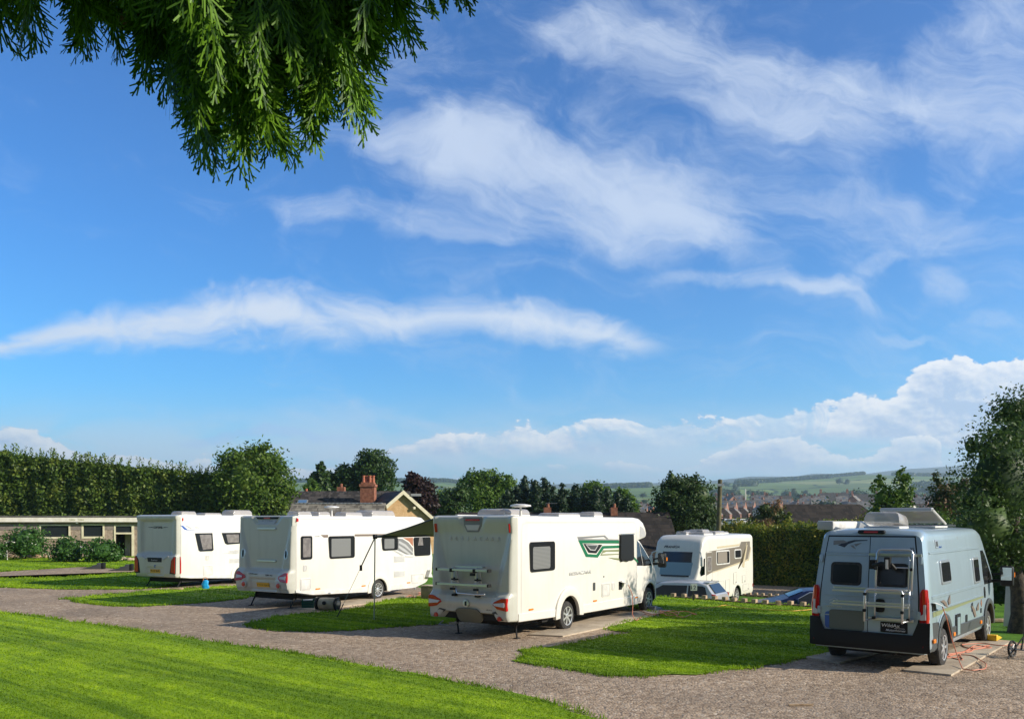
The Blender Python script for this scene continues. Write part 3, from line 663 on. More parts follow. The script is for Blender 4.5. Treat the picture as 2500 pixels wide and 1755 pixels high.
# ---------------------------------------------------------------- caravan nearest the middle
def caravan_middle():
    W = 2.35; r = veh_root('touring_caravan', 'long white touring caravan with round red rear reflectors, between the other caravan and the motorhome', 'caravan', (-6.38, 25.0), 32, W, group='white touring caravans')
    prof = [(0, .47), (.7, .36), (4.3, .26), (5.6, .27), (6.3, .42), (6.62, .75), (6.66, 1.3), (6.50, 2.1), (6.30, 2.55), (6.0, 2.73), (5.6, 2.76), (.02, 2.76)]
    b = prism_body('body', r, prof, W, M_white, .06)
    cutter(b, [arch_tool(3.70, .34, .40, W, s) for s in (-1, 1)])
    def prot(y, z):
        yr = .70 + .36 * sstep(z, 1.0, 2.75); c = 1 - sstep(abs(y), yr - .05, yr + .10)
        base = .06 + .10 * (1 - c) * (1 - .55 * sstep(z, 1.2, 2.7)); shelf = .15 * (1 - sstep(z, 1.02, 1.20)); low = .03 * math.exp(-((z - .80) / .12) ** 2)
        rec = -.055 * (1 - sstep(abs(y), .50, .60)) * (1 - sstep(z, .86, .92)) * sstep(z, .50, .56)
        cowl = -.05 * (1 - sstep(abs(y), .62 - (2.75 - z) * .9, .70 - (2.75 - z) * .9)) * sstep(z, 2.50, 2.56)
        return base * (1 if z > 1.1 else 1) + shelf * (1 - .35 * (1 - c)) + low + rec + cowl - .05 * (1 - sstep(z, .50, .62))
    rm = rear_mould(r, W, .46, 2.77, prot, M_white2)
    rpanel('brake_light_housing', rm, [(.50, 2.73), (-.50, 2.73), (-.43, 2.665), (.43, 2.665)], M_black, prot, .02)
    rpanel('brake_light', rm, rrect(-.14, 2.675, .14, 2.715, .015, 2), M_red, prot, .03)
    rtext(rm, 'SWIFT', .26, 2.545, .075, prot, M_ink, .50, .2, .01, bold=.012)
    rpanel('badge_panel', rm, [(.42, 2.65), (-.42, 2.65), (-.32, 2.51), (.32, 2.51)], M_lgrey, prot, .004)
    for z in (2.38, 1.41): rpanel('grab_rail', rm, rrect(-.44, z - .03, .38, z + .03, .028, 3), M_chrome, prot, .045, .04, .01)
    for s in (-1, 1):
        L = rpanel('rear_lamp', r, [(s * 1.10, 1.08), (s * .98, 1.08), (s * .74, .98), (s * .70, .90), (s * .84, .82), (s * 1.12, .79)][::s], M_red, prot, .03, .06, .012)
        rpanel('lens', L, [(s * 1.06, .99), (s * .80, .95), (s * .80, .905), (s * 1.06, .875)][::s], M_lampw, prot, .036, .01, .004)
        q = MB(); y = s * .75; q.lathe((-prot(y, .70) + .02, y, .70), (-1, 0, 0), [(0, .105), (.045, .10), (.05, .09)], 28); e = q.build('reflector', M_white2, r)
        q = MB(); q.lathe((-prot(y, .70) - .026, y, .70), (-1, 0, 0), [(0, .078), (.014, .076), (.02, .05)], 28); q.build('lens', M_red, e)
        hp = [(s * .93 + .09 * math.cos(k * math.pi / 8), 1.62 + .15 * math.sin(k * math.pi / 8)) for k in range(16)]
        hd = rpanel('grab_handle', r, hp, M_chrome, lambda y_, z_: prot(y_, z_), .012, .04, .01); rpanel('recess', hd, [(s * .93 + .03 * math.cos(k * math.pi / 6), 1.62 + .12 * math.sin(k * math.pi / 6)) for k in range(12)], M_black, prot, .016, .01)
    plate(r, -.26, .28, .63, .76, prot, M_yplate, 'SV02 PJN')
    rtext(r, 'Challenger', .60, .985, .055, prot, M_ink, .40, .25); rtext(r, '580 AL', -.12, .965, .05, prot, M_ink, .32, .25)
    window(r, rrect(.20, 1.46, .66, 2.16, .06, 4), W, inner=rrect(.27, 1.53, .58, 2.10, .03, 3), m_in=M_blindg)
    window(r, rrect(1.34, 1.44, 2.52, 2.14, .08, 4, .06), W, inner=rrect(1.46, 1.50, 2.32, 2.06, .03, 3))
    window(r, rrect(3.82, 1.62, 4.66, 2.07, .08, 4, .06), W, inner=rrect(3.95, 1.68, 4.46, 2.01, .03, 3))
    window(r, rrect(5.52, 1.38, 6.48, 2.04, .07, 4, .06), W, inner=[(5.75, 1.75), (6.05, 1.75), (6.0, 2.02), (5.82, 2.02)], m_in=M_blindg)
    window(r, rrect(1.3, 1.44, 2.5, 2.14, .08), W, 1); window(r, rrect(4.6, 1.44, 5.9, 2.14, .08), W, 1)
    spanel('side_stripe', r, [(1.02, 2.185), (1.16, 2.10), (1.34, 2.10), (1.34, 2.185)], M_brown, W, off=.004, th=.01)
    spanel('side_stripe', r, [(2.53, 2.185), (2.53, 2.115), (5.5, 2.10), (5.5, 2.17)], M_brown, W, off=.004, th=.01)
    stext(r, 'swift', .78, 2.13, .035, W, M_grey, .2)
    for k, (m_, pts) in enumerate([(M_grey, [(4.68, 2.02), (4.95, 1.99), (5.25, 1.86), (5.5, 1.66), (5.5, 1.42), (5.1, 1.46), (4.82, 1.56), (4.62, 1.62)]), (M_copper, [(4.95, 2.03), (5.5, 2.03), (5.5, 1.72), (5.28, 1.90)]),
                                   (M_lgrey, [(4.75, 1.93), (5.1, 1.80), (5.5, 1.52), (5.5, 1.47), (5.05, 1.72), (4.72, 1.86)]), (M_lgrey, [(4.72, 1.78), (5.05, 1.64), (5.4, 1.44), (5.3, 1.44), (4.95, 1.57), (4.7, 1.70)]), (M_lgrey, [(4.45, 1.60), (4.62, 1.58), (5.1, 1.40), (5.5, 1.37), (5.5, 1.34), (5.0, 1.37)])]):
        spanel('swoosh_decal', r, pts, m_, W, off=.003 + .002 * k, th=.01)
    outline('side_trim_line', r, [(.05 + .2 * (1 - math.cos(a)), 2.48 + .2 * math.sin(a)) for a in np.linspace(0, math.pi / 2, 6)] + [(5.95, 2.66), (6.15, 2.55), (6.3, 2.3), (6.3, 2.28), (6.14, 2.535), (5.94, 2.645), (.26, 2.665)] + [(.065 + .2 * (1 - math.cos(a)), 2.465 + .2 * math.sin(a)) for a in np.linspace(math.pi / 2, 0, 6)], .004, M_panel, W, off=.006)
    for x0, x1, z0, z1, nm in ((.30, .45, 1.11, 1.30, 'water_inlet'), (.18, .61, .54, .90, 'service_hatch'), (5.40, 6.10, .40, .76, 'battery_locker')):
        h = spanel(nm, r, rrect(x0, z0, x1, z1, .03, 3), M_plasw, W, off=.014, th=.02, bevel=.006); outline('rim', h, rrect(x0 + .03, z0 + .03, x1 - .03, z1 - .03, .03, 3), .008, M_panel, W, off=.018)
    louvre(r, 4.48, 1.21, 5.05, 1.43, W); louvre(r, 4.48, .70, 5.05, .91, W)
    for x, z in ((.9, .55), (2.95, .51), (5.25, .47)): spanel('side_marker', r, rrect(x - .09, z - .018, x + .09, z + .018, .01, 2), M_orange, W, off=.02, th=.02)
    spanel('clearance_light', r, [(.02, 2.58), (.10, 2.60), (.10, 2.68), (.04, 2.70)], M_red, W, off=.02, th=.03)
    spanel('skirt', r, [(.0, .50), (.7, .385), (3.2, .29), (3.25, .44), (.7, .50), (.0, .56)], M_plasw, W, off=.012, th=.02); spanel('skirt', r, [(4.2, .27), (5.6, .28), (6.2, .42), (6.2, .50), (4.15, .42)], M_plasw, W, off=.012, th=.02)
    arch_trim(r, 3.70, .30, .40, .56, M_white, W, off=.03, a0=-6, a1=186)
    for s in (-1, 1): wheel(r, 3.70, s * (W / 2 - .03), .335, .19, side=s, spokes=10)
    sp = spanel('hook_up_flap', r, [(6.18, .62), (6.42, .60), (6.30, .86)], M_plasw, W, off=.16, th=.16)
    for x, y in ((.35, -.85), (.35, .85)): steady(r, x, y, .46, -.25, 0 if y else 0)
    u = MB(); u.box((.3, -.9, .24), (5.8, .9, .40)); u.tube([(3.7, -1.0, .33), (3.7, 1.0, .33)], .05); u.build('chassis', M_under, r)
    jk = MB(); jk.tube([(5.9, -.5, .35), (7.4, 0, .42)], .05); jk.tube([(5.9, .5, .35), (7.4, 0, .42)], .05); jk.tube([(7.1, 0, .06), (7.1, 0, .75)], .03); jk.build('drawbar', M_gal, r)
    for x, y, lx, ly in ((.75, -.55, .55, .5), (1.65, -.5, .5, .45), (3.2, -.3, .8, .5), (4.5, -.3, 1.2, .8), (4.5, .5, .5, .5)): rooflight(r, x, y, 2.76, lx, ly, .10 if lx < 1 else .17)
    dish_aerial(r, 2.25, -.45, 2.76, .24, .26)
    return r
caravan_middle()

# ---------------------------------------------------------------- caravan on the left
def caravan_left():
    W = 2.3; r = veh_root('touring_caravan', 'white touring caravan with tall red rear lamps and a blue swoosh on its side', 'caravan', (-12.76, 32.6), 27, W, group='white touring caravans')
    prof = [(0, .42), (.5, .37), (3.3, .24), (5.3, .26), (6.1, .5), (6.4, 1.0), (6.3, 1.9), (6.0, 2.6), (5.6, 2.84), (.02, 2.84)]
    b = prism_body('body', r, prof, W, M_white, .06); cutter(b, [arch_tool(3.15, .34, .40, W, s) for s in (-1, 1)])
    def prot(y, z):
        c = (1 - sstep(abs(y), .74 + .05 * sstep(z, 1.3, 2.6), .90 + .03 * sstep(z, 1.3, 2.6))) * sstep(z, 1.30, 1.42) * (1 - sstep(z, 2.58, 2.66))
        shelf = .13 * (1 - sstep(z, 1.18, 1.36)); rec = -.03 * (1 - sstep(abs(y), .42, .48)) * (1 - sstep(z, .80, .84)) * sstep(z, .5, .53)
        return .13 - .085 * c + shelf * .6 + .03 * sstep(z, 2.62, 2.72) + rec - .05 * (1 - sstep(z, .42, .6))
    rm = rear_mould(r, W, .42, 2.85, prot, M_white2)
    rtext(rm, 'corona', .26, 2.32, .085, prot, M_ink, .50, bold=.02)
    for s in (-1, 1): rpanel('badge_wing', rm, [(s * .30, 2.375), (s * .30, 2.345), (s * .54, 2.36), (s * .54, 2.372)], M_ink, prot, .006)
    b1 = rpanel('name_bar', rm, [(.40, 1.19), (-.38, 1.19), (-.38, 1.02), (.36, 1.02)], M_black, prot, .02); rtext(b1, 'Lunar', .17, 1.065, .07, prot, M_lgrey, .36, .2, .025)
    rpanel('brake_light', rm, [(.17, 2.76), (-.17, 2.76), (-.07, 2.70), (.07, 2.70)], M_chrome, prot, .02)
    rpanel('lens', rm.children[-1], [(.11, 2.75), (-.11, 2.75), (-.05, 2.715), (.05, 2.715)], M_white2, prot, .026)
    rpanel('emblem', rm, [(-.01, .91), (.05, .86), (.05, .80), (.0, .79), (-.06, .85), (-.06, .90)], M_blue, prot, .008)
    for s in (-1, 1):
        L = rpanel('rear_lamp', r, [(s * 1.12, 1.24), (s * 1.02, 1.24), (s * .90, 1.08), (s * .82, .58), (s * 1.12, .57)][::s], M_black, prot, .02, .05, .01)
        rpanel('lens', L, [(s * 1.12, 1.22), (s * 1.03, 1.22), (s * .93, 1.06), (s * .90, .63), (s * 1.12, .60)][::s], M_red, prot, .034, .02, .008)
        rpanel('grab_handle', r, [(s * .75, 1.24), (s * .72, 1.28), (s * .46, 1.16), (s * .49, 1.10)][::s], M_lgrey, prot, .03, .04, .01)
        spanel('lamp_side', L, [(.0, 1.24), (.02, 1.24), (.05, 1.0), (.05, .62), (.0, .57)], M_red, W, s, .006, .05)
    plate(r, -.27, .27, .60, .74, prot, M_yplate, 'YK 07 BVR')
    window(r, [(.72, 2.13), (1.60, 2.13), (1.66, 1.45), (1.60, 1.41), (.98, 1.41), (.90, 1.46)], W, inner=[(.93, 2.07), (1.53, 2.07), (1.57, 1.50), (1.10, 1.47)], m_in=M_blindg)
    window(r, [(2.10, 2.13), (3.2, 2.13), (3.25, 1.68), (2.40, 1.65), (2.28, 1.70)], W, inner=[(2.32, 2.06), (3.02, 2.06), (3.02, 1.72), (2.42, 1.72)], m_in=M_blindg)
    window(r, rrect(4.2, 1.45, 5.6, 2.15, .08), W, inner=rrect(4.3, 1.5, 5.4, 2.08, .03), m_in=M_blindg); window(r, rrect(1.3, 1.44, 2.5, 2.14, .08), W, 1)
    spanel('swoosh_decal', r, [(-.02 + .05, 2.44), (.14, 2.43), (.36, 2.275), (1.08, 2.235), (.30, 2.255), (.18, 2.29)], M_blue, W, off=.004, th=.01)
    spanel('swoosh_decal', r, [(.22, 2.44), (.32, 2.44), (.62, 2.30), (.50, 2.30)], M_lgrey, W, off=.004, th=.01)
    stext(r, '462', .70, 2.32, .09, W, M_lgrey, .26, .3)
    spanel('clearance_light', r, [(.10, 2.60), (.15, 2.64), (.13, 2.76), (.08, 2.68)], M_red, W, off=.02, th=.03)
    outline('side_trim_line', r, [(.04, .42), (.04, 2.5), (.12, 2.68), (.25, 2.72), (6.0, 2.72), (6.0, 2.705), (.25, 2.705), (.135, 2.67), (.055, 2.5), (.055, .42)], .003, M_panel, W, off=.006)
    for x0, x1, z0, z1, nm in ((1.26, 1.44, 1.05, 1.25, 'water_inlet'), (1.14, 1.62, .44, .84, 'service_hatch')):
        h = spanel(nm, r, rrect(x0, z0, x1, z1, .03, 3), M_plasw, W, off=.014, th=.02, bevel=.006); outline('rim', h, rrect(x0 + .03, z0 + .03, x1 - .03, z1 - .03, .03, 3), .008, M_panel, W, off=.018)
    louvre(r, 2.50, 1.26, 3.05, 1.43, W); louvre(r, 2.52, .88, 3.07, 1.07, W); spanel('side_stripe', r, [(2.1, 1.30), (2.5, 1.31), (2.5, 1.28)], M_lgrey, W, off=.004, th=.01)
    arch_trim(r, 3.15, .30, .40, .56, M_white, W, off=.03, a0=-6, a1=186)
    spanel('skirt', r, [(.0, .44), (.5, .385), (2.6, .265), (2.6, .40), (.5, .46), (.0, .50)], M_plasw, W, off=.012, th=.02)
    for s in (-1, 1): wheel(r, 3.15, s * (W / 2 - .03), .34, .19, side=s, spokes=5)
    for y in (-.85, .85): steady(r, .4, y, .42, -.28, 0)
    u = MB(); u.box((.3, -.9, .22), (5.4, .9, .36)); u.build('chassis', M_under, r)
    jk = MB(); jk.tube([(5.9, -.5, .35), (7.2, 0, .42)], .05); jk.tube([(5.9, .5, .35), (7.2, 0, .42)], .05); jk.build('drawbar', M_gal, r)
    for x, y, lx, ly, h in ((1.3, .1, .75, .6, .12), (2.7, .2, .9, .55, .07), (4.2, .1, 1.1, .7, .2)): rooflight(r, x, y, 2.84, lx, ly, h)
    return r
caravan_left()

# ---------------------------------------------------------------- loft bodies (cab, panel van, cars)
def loft(name, root, xs, zb, zt, hw, m, rt=.10, ns=14, rear=None, crown=.02, cap=True):
    rs = []
    for x in xs:
        b, t = (zb(x) if callable(zb) else zb), zt(x); R0 = min(rt, (t - b) * .3); pts = []
        z1 = t - R0; pr = [(hw(x, b + .0) - .04, b)] + [(hw(x, b + (z1 - b) * k / ns), b + (z1 - b) * k / ns) for k in range(1, ns + 1)]
        wy = hw(x, z1)
        for a in (25, 50, 72, 90): pr.append((wy - R0 * (1 - math.cos(R_(a))) * 1.05, z1 + R0 * math.sin(R_(a))))
        yl = pr[-1][0]
        for k in (.66, .33): pr.append((yl * k, t + crown * (1 - k * k)))
        full = [(-y, z) for y, z in pr] + [(0, t + crown)] + [(y, z) for y, z in reversed(pr)]
        rs.append([(x + (rear(x, z) if rear else 0), y, z) for y, z in full])
    mb = MB(); mb.rings(rs, cap=False); n = len(rs[0])
    if cap:
        for i in (0, len(rs) - 1):
            o = i * n; vs = mb.v
            for k in range((n - 1) // 2): mb.f.append([o + k, o + k + 1, o + n - 2 - k, o + n - 1 - k] if o + k + 1 != o + n - 2 - k else [o + k, o + k + 1, o + n - 1 - k]); mb.mi.append(0)
    return mb.build(name, m, root, 0, 1, 34)
def mirror_unit(root, x, y, z, s, h=.42, w=.24, name='door_mirror'):
    mb = MB(); mb.tube([(x + .02, y - s * .16, z - .12), (x, y, z - .10)], .035, 8); mb.tube([(x + .02, y - s * .16, z + .02), (x, y, z + .05)], .025, 8); a = mb.build(name, M_black, root)
    m2 = MB(); m2.obox((x, y + s * w / 2, z), .15, w, h); q = m2.build('housing', M_black, a, .05, 3)
    m3 = MB(); m3.obox((x - .079, y + s * w / 2, z + .05), .006, w * .78, h * .62); m3.build('mirror_glass', M_mirror, a)
    m4 = MB(); m4.obox((x + .05, y + s * (w + .003), z + .03), .08, .01, .10); m4.build('indicator', M_orange, a)
    return a
M_mirror = mat('mirror_glass', (.75, .78, .80), .03, 1.0)
def cab_hw(base, belt=1.22, top=2.15, taper=.17, nose0=7.5, nose1=8.2, ntaper=.22):
    def f(x, z):
        w = base - .02 * max(0, (.6 - z)); w -= taper * max(0, (z - belt) / (top - belt)) ** 1.1
        k = max(0.0, min(1.0, (x - nose0) / (nose1 - nose0))); return w - ntaper * k * k
    return f

# ---------------------------------------------------------------- coachbuilt motorhome
def coachbuilt():
    W = 2.25; r = veh_root('motorhome', 'white coachbuilt motorhome with green side graphic and bike rack, in the centre', 'motorhome', (.106, 18.3), 32.9, W)
    prof = [(0, .42), (1.75, .37), (2.9, .33), (6.22, .30), (6.22, 2.05), (6.80, 2.14), (6.84, 2.26), (6.76, 2.42), (6.60, 2.57), (6.35, 2.67), (6.03, 2.70), (.02, 2.72)]
    b = prism_body('body', r, prof, W, M_white, .075, 4)
    cutter(b, [arch_tool(2.30, .38, .47, W, s) for s in (-1, 1)])
    def prot(y, z):
        yr = .64 + .34 * sstep(z, .95, 2.7) ** .9; c = 1 - sstep(abs(y), yr - .04, yr + .16)
        top = .05 * sstep(z, 2.30, 2.62) * (1 - .9 * (1 - sstep(abs(y), .30 - (2.72 - z) * .35, .40 - (2.72 - z) * .3)) * sstep(z, 2.34, 2.40))
        base = .05 + .13 * (1 - c) * (1 - .45 * sstep(z, 1.2, 2.7)); shelf = .17 * (1 - sstep(z, .94, 1.06)); low = .04 * math.exp(-((z - .80) / .10) ** 2)
        cut = -.09 * (1 - sstep(abs(y), .62 + (.6 - z) * .8, .68 + (.6 - z) * .8)) * (1 - sstep(z, .575, .60))
        return base + top + shelf * (1 - .4 * (1 - c)) + low + cut - .04 * (1 - sstep(z, .42, .55))
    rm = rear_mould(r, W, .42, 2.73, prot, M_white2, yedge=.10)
    f = rpanel('camera_housing', rm, [(.27, 2.70), (-.27, 2.70), (-.24, 2.50), (-.16, 2.36), (.16, 2.36), (.24, 2.50)], M_grey, prot, .012, .03, .01)
    rpanel('brake_light', f, rrect(-.19, 2.61, .19, 2.65, .015, 2), M_red, prot, .03); rpanel('lens', f, [(.20, 2.52), (-.20, 2.52), (-.14, 2.40), (.14, 2.40)], M_lampw, prot, .022)
    for k, ch in enumerate('BESSACARR'): text_part('raised_letter', ch, (-(prot(.6, 2.22) + .012), .64 - k * .163, 2.17), (0, -1, 0), (0, 0, 1), .085, M_plasw, rm, .008, 0, None, .01)
    for s in (-1, 1):
        L = rpanel('rear_lamp', r, [(s * 1.06, .95), (s * .92, .94), (s * .73, .86), (s * .69, .80), (s * .82, .71), (s * 1.06, .67)][::s], M_red, prot, .03, .08, .012)
        rpanel('lens', L, [(s * 1.02, .86), (s * .72, .83), (s * .76, .785), (s * 1.02, .755)][::s], M_lampw, prot, .037, .01, .004)
        rpanel('clearance_light', r, rrect(s * 1.0 - .025, 2.35, s * 1.0 + .025, 2.55, .02, 3), M_red, prot, .03, .05, .008)
        v = rpanel('bumper_vent', r, [(s * .96, .47), (s * .84, .45), (s * .62, .62), (s * .76, .66)][::s], M_dark, prot, .012, .03, .005)
        q = MB(); y = s * .86; q.lathe((-prot(y, .50) - .0, y, .505), (-1, 0, 0), [(0, .052), (.03, .05), (.034, .03)], 18); q.build('reflector', M_red, v)
        rpanel('lower_grille', r, [(s * .30, .57), (s * .60, .57), (s * .72, .44), (s * .30, .42)][::s], M_under, prot, .010, .03)
    q = MB(); q.lathe((-prot(.03, .79) - .0, .03, .79), (-1, 0, 0), [(0, .085), (.03, .08), (.035, .04)], 24); e = q.build('emblem', M_chrome, rm)
    q = MB(); q.obox((-prot(.03, .79) - .034, .03, .79), .01, .05, .10); q.build('emblem_motif', M_black, e)
    rtext(rm, '494', -.47, .655, .04, prot, M_ink, .17, .3); None
    rpanel('number_plate', r, rrect(-.33, .36, .36, .68, .14, 5), M_blank, prot, .05, .05, .006)
    # bike rack
    bk = MB(); z1, z2, z3 = 1.53, 1.21, 1.02
    def rail(mb, y0, y1, z, x): mb.obox((x, (y0 + y1) / 2, z), .12, abs(y1 - y0), .055)
    rail(bk, .74, -.62, z1, -.34); rail(bk, .74, -.62, z2, -.36); rail(bk, .34, -.40, z1 + .06, -.20)
    for y in (.36, -.27):
        bk.tube([(-.22, y, .97), (-.34, y, z2), (-.33, y, z1 + .05), (-.18, y, z1 + .02), (-.10, y, z1 - .35)], .022, 8); bk.tube([(-.14, y + .09, z1), (-.12, y + .10, z2), (-.14, y + .1, z3)], .016, 6)
    bk.tube([(-.30, .30, z2 - .03), (-.42, .16, z3), (-.42, -.40, z3 - .01), (-.38, -.55, z3)], .022, 8)
    rk = bk.build('bike_rack', M_chrome, r, .006, 1)
    def fx(nm, c, *d): q = MB(); q.obox(c, *d); q.build(nm, M_black, rk, .005, 1)
    for y in (.76, -.64):
        for z in (z1, z2): fx('rail_end_cap', (-.35, y, z), .13, .035, .065)
    for y in (.36, -.27):
        fx('foot', (-.25, y, .965), .12, .10, .05); fx('strap_buckle', (-.37, y - .03, z2 - .10), .04, .13, .05); fx('clamp', (-.36, y, z1 - .01), .10, .07, .08); fx('clamp', (-.15, y + .10, z1 - .22), .03, .07, .07); fx('wheel_strap', (-.37, y - .09, z2 + .11), .04, .18, .035)
    fx('strap_buckle', (-.36, -.21, z1 - .09), .05, .13, .06)
    # right side
    window(r, rrect(.50, 1.47, 1.61, 2.14, .07, 4, .04), W, inner=rrect(.62, 1.53, 1.38, 2.03, .05, 3))
    cv = spanel('window_cover', r, [(5.06, 2.24), (5.88, 2.24), (5.90, 1.58), (5.84, 1.53), (5.62, 1.54), (5.50, 1.51), (5.30, 1.54), (5.12, 1.52), (5.03, 1.60)], M_black, W, off=.055, th=.06, bevel=.02)
    spanel('rail', cv, [(5.05, 2.27), (5.89, 2.27), (5.89, 2.24), (5.05, 2.24)], M_chrome, W, off=.06, th=.03)
    for k, (m_, pts) in enumerate([(M_grey, [(2.71, 2.22), (4.2, 2.24), (4.42, 2.14), (4.30, 2.14), (4.14, 2.20), (2.95, 2.17), (5.02, 2.12), (5.02, 2.09), (2.80, 2.12)]),
                                   (M_green, [(2.76, 2.14), (5.03, 2.09), (5.03, 2.01), (2.98, 2.06), (3.26, 1.79), (3.74, 1.76), (4.06, 1.97), (5.03, 1.96), (5.03, 1.89), (4.14, 1.90), (3.80, 1.68), (3.16, 1.72)]),
                                   (M_black, [(3.03, 2.05), (4.05, 2.00), (3.98, 1.95), (3.72, 1.79), (3.30, 1.82)]), (M_lgrey, [(3.14, 2.03), (3.84, 2.00), (3.66, 1.86), (3.38, 1.88)]), (M_dark, [(3.20, 2.01), (3.78, 1.985), (3.64, 1.885), (3.42, 1.90)]),
                                   (M_olive, [(4.10, 1.86), (5.03, 1.85), (5.03, 1.80), (4.3, 1.82), (4.05, 1.78), (4.02, 1.76), (5.03, 1.74), (5.03, 1.72), (3.95, 1.73)]), (M_olive, [(4.4, 1.66), (5.03, 1.62), (5.03, 1.57), (4.75, 1.60)]), (M_green, [(5.90, 1.66), (6.22, 1.50), (6.22, 1.44), (5.90, 1.60)])]):
        mb = MB(); off = .003 + .0015 * k; spanel('side_graphic', r, pts, m_, W, off=off, th=.004)
    stext(r, 'BESSACARR', 2.32, 1.30, .085, W, M_silver, 1.12, bold=.01)
    outline('side_trim_line', r, [(.17, .44), (.17, 2.40), (.22, 2.53), (.36, 2.58), (5.98, 2.58), (6.10, 2.52), (6.14, 2.40), (6.14, .58), (6.125, .58), (6.125, 2.39), (6.09, 2.51), (5.97, 2.565), (.37, 2.565), (.235, 2.52), (.185, 2.39), (.185, .44)], .003, M_panel, W, off=.005)
    spanel('skirt', r, [(.05, .42), (1.78, .375), (1.78, .56), (.05, .60)], M_white, W, off=.018, th=.04, bevel=.012); spanel('skirt', r, [(2.9, .34), (6.20, .31), (6.20, .55), (2.95, .55)], M_white, W, off=.018, th=.04, bevel=.012)
    arch_trim(r, 2.30, .36, .47, .68, M_white, W, off=.045, a0=-4, a1=184, th=.09)
    for x, z in ((.57, .65), (3.64, .60), (6.10, .50)): spanel('side_marker', r, rrect(x - .09, z - .018, x + .09, z + .018, .01, 2), M_orange, W, off=.02, th=.02)
    for x0, x1, z0, z1, nm in ((4.02, 4.48, .66, 1.01, 'service_hatch'), (4.60, 4.78, .80, 1.0, 'water_inlet')):
        h = spanel(nm, r, rrect(x0, z0, x1, z1, .03, 3), M_plasw, W, off=.014, th=.02, bevel=.006); outline('rim', h, rrect(x0 + .03, z0 + .03, x1 - .03, z1 - .03, .03, 3), .008, M_panel, W, off=.018)
    spanel('gas_outlet', r, rrect(3.54, .86, 3.66, 1.06, .02, 2), M_dark, W, off=.01, th=.02); spanel('vent_cap', r, rrect(4.12, 1.16, 4.16, 1.20, .015, 3), M_black, W, off=.01, th=.02)
    hk = spanel('hook_up_socket', r, rrect(5.02, .78, 5.22, 1.0, .02, 2), M_black, W, off=.006, th=.02); q = MB(); q.add([(5.02, -W / 2, 1.0), (5.40, -W / 2, .96), (5.34, -W / 2 - .17, .90), (5.08, -W / 2 - .17, .96)], [(0, 1, 2, 3)]); q.add([(5.22, -W / 2 - .004, .96), (5.40, -W / 2 - .004, .95), (5.34, -W / 2 - .17, .90)], [(0, 1, 2)]); q.build('flap', M_plasw, hk, smooth=0)
    # overcab skylight and cab
    spanel('overcab_window', r, [(6.38, 2.46), (6.54, 2.43), (6.70, 2.30), (6.74, 2.18), (6.36, 2.14)], M_lgrey, W, off=.006, th=.02)
    zt = lambda x: interp(x, [(5.9, 2.16), (6.75, 2.16), (6.95, 2.03), (7.25, 1.72), (7.55, 1.40), (7.66, 1.30), (7.9, 1.16), (8.08, 1.0), (8.17, .84), (8.22, .62)])
    hw = cab_hw(1.02)
    cb = loft('cab', r, [5.9, 6.2, 6.5, 6.75, 6.85, 6.95, 7.1, 7.25, 7.4, 7.55, 7.66, 7.8, 7.9, 8.0, 8.08, 8.13, 8.17, 8.2, 8.22], .29, zt, hw, M_white, .09)
    cutter(cb, [arch_tool(7.27, .38, .45, 2.04, s, .36) for s in (-1, 1)])
    for s in (-1, 1):
        w = spanel('cab_window', r, [(6.30, 2.06), (6.72, 2.06), (6.84, 1.98), (6.84, 1.34), (6.40, 1.36), (6.30, 1.52)], M_glass, W, s, .008, .03, hw=hw)
        spanel('cab_window', r, [(6.87, 1.98), (7.10, 1.78), (7.44, 1.42), (7.42, 1.33), (6.87, 1.33)], M_glass, W, s, .008, .03, hw=hw)
        for pts in ([(6.24, 2.12), (6.255, 2.12), (6.255, .36), (6.24, .36)], [(6.25, .36), (6.74, .34), (6.74, .35), (6.25, .37)]): spanel('door_gap', r, pts, M_panel, W, s, .003, .01, hw=hw)
        spanel('door_handle', r, [(6.30 + .04 * math.cos(a), 1.16 + .13 * math.sin(a)) for a in np.linspace(0, 2 * math.pi, 12, endpoint=False)], M_black, W, s, .02, .03, .006, hw=hw)
        arch_trim(r, 7.27, .38, .45, .53, M_white, W, s, .02, -4, 150, hw=hw, th=.05)
        mirror_unit(r, 7.48, s * (1.02 + .18), 1.48, s)
        wheel(r, 7.27, s * 1.0, .345, .22, side=s, spokes=7)
        wheel(r, 2.30, s * (W / 2 - .03), .345, .22, side=s, spokes=7)
        spanel('headlamp', r, [(7.72, 1.05), (7.98, 1.02), (8.06, .84), (7.95, .80)], M_lampw, W, s, .008, .03, hw=hw)
    vs = [(x_, y_, zt(x_) + .012 + .02 * (1 - (y_ / .85) ** 2)) for x_ in (6.98, 7.2, 7.4, 7.56) for y_ in np.linspace(-.80, .80, 7)]
    MB().add(vs, [[i * 7 + j, i * 7 + j + 1, i * 7 + j + 8, i * 7 + j + 7] for i in range(3) for j in range(6)]).build('windscreen', M_glass, r)
    q = MB(); q.box((8.12, -.75, .30), (8.24, .75, .48)); q.build('front_bumper', M_dark, r, .03)
    u = MB(); u.box((.4, -.8, .28), (6.6, .8, .42)); u.tube([(2.3, -.95, .35), (2.3, .95, .35)], .06); u.tube([(3.9, -.9, .30), (4.5, -.92, .28)], .04); u.box((1.3, -.98, .28), (1.55, -.86, .40)); u.build('chassis', M_under, r)
    for y in (-.85, .75): steady(r, .35, y, .40, .02, -.04, 'corner_steady')
    stp = MB(); stp.tube([(.1, .95, .32), (.0, 1.0, .24), (.0, .55, .24), (.1, .55, .30)], .018, 6); stp.build('tow_frame', M_gal, r)
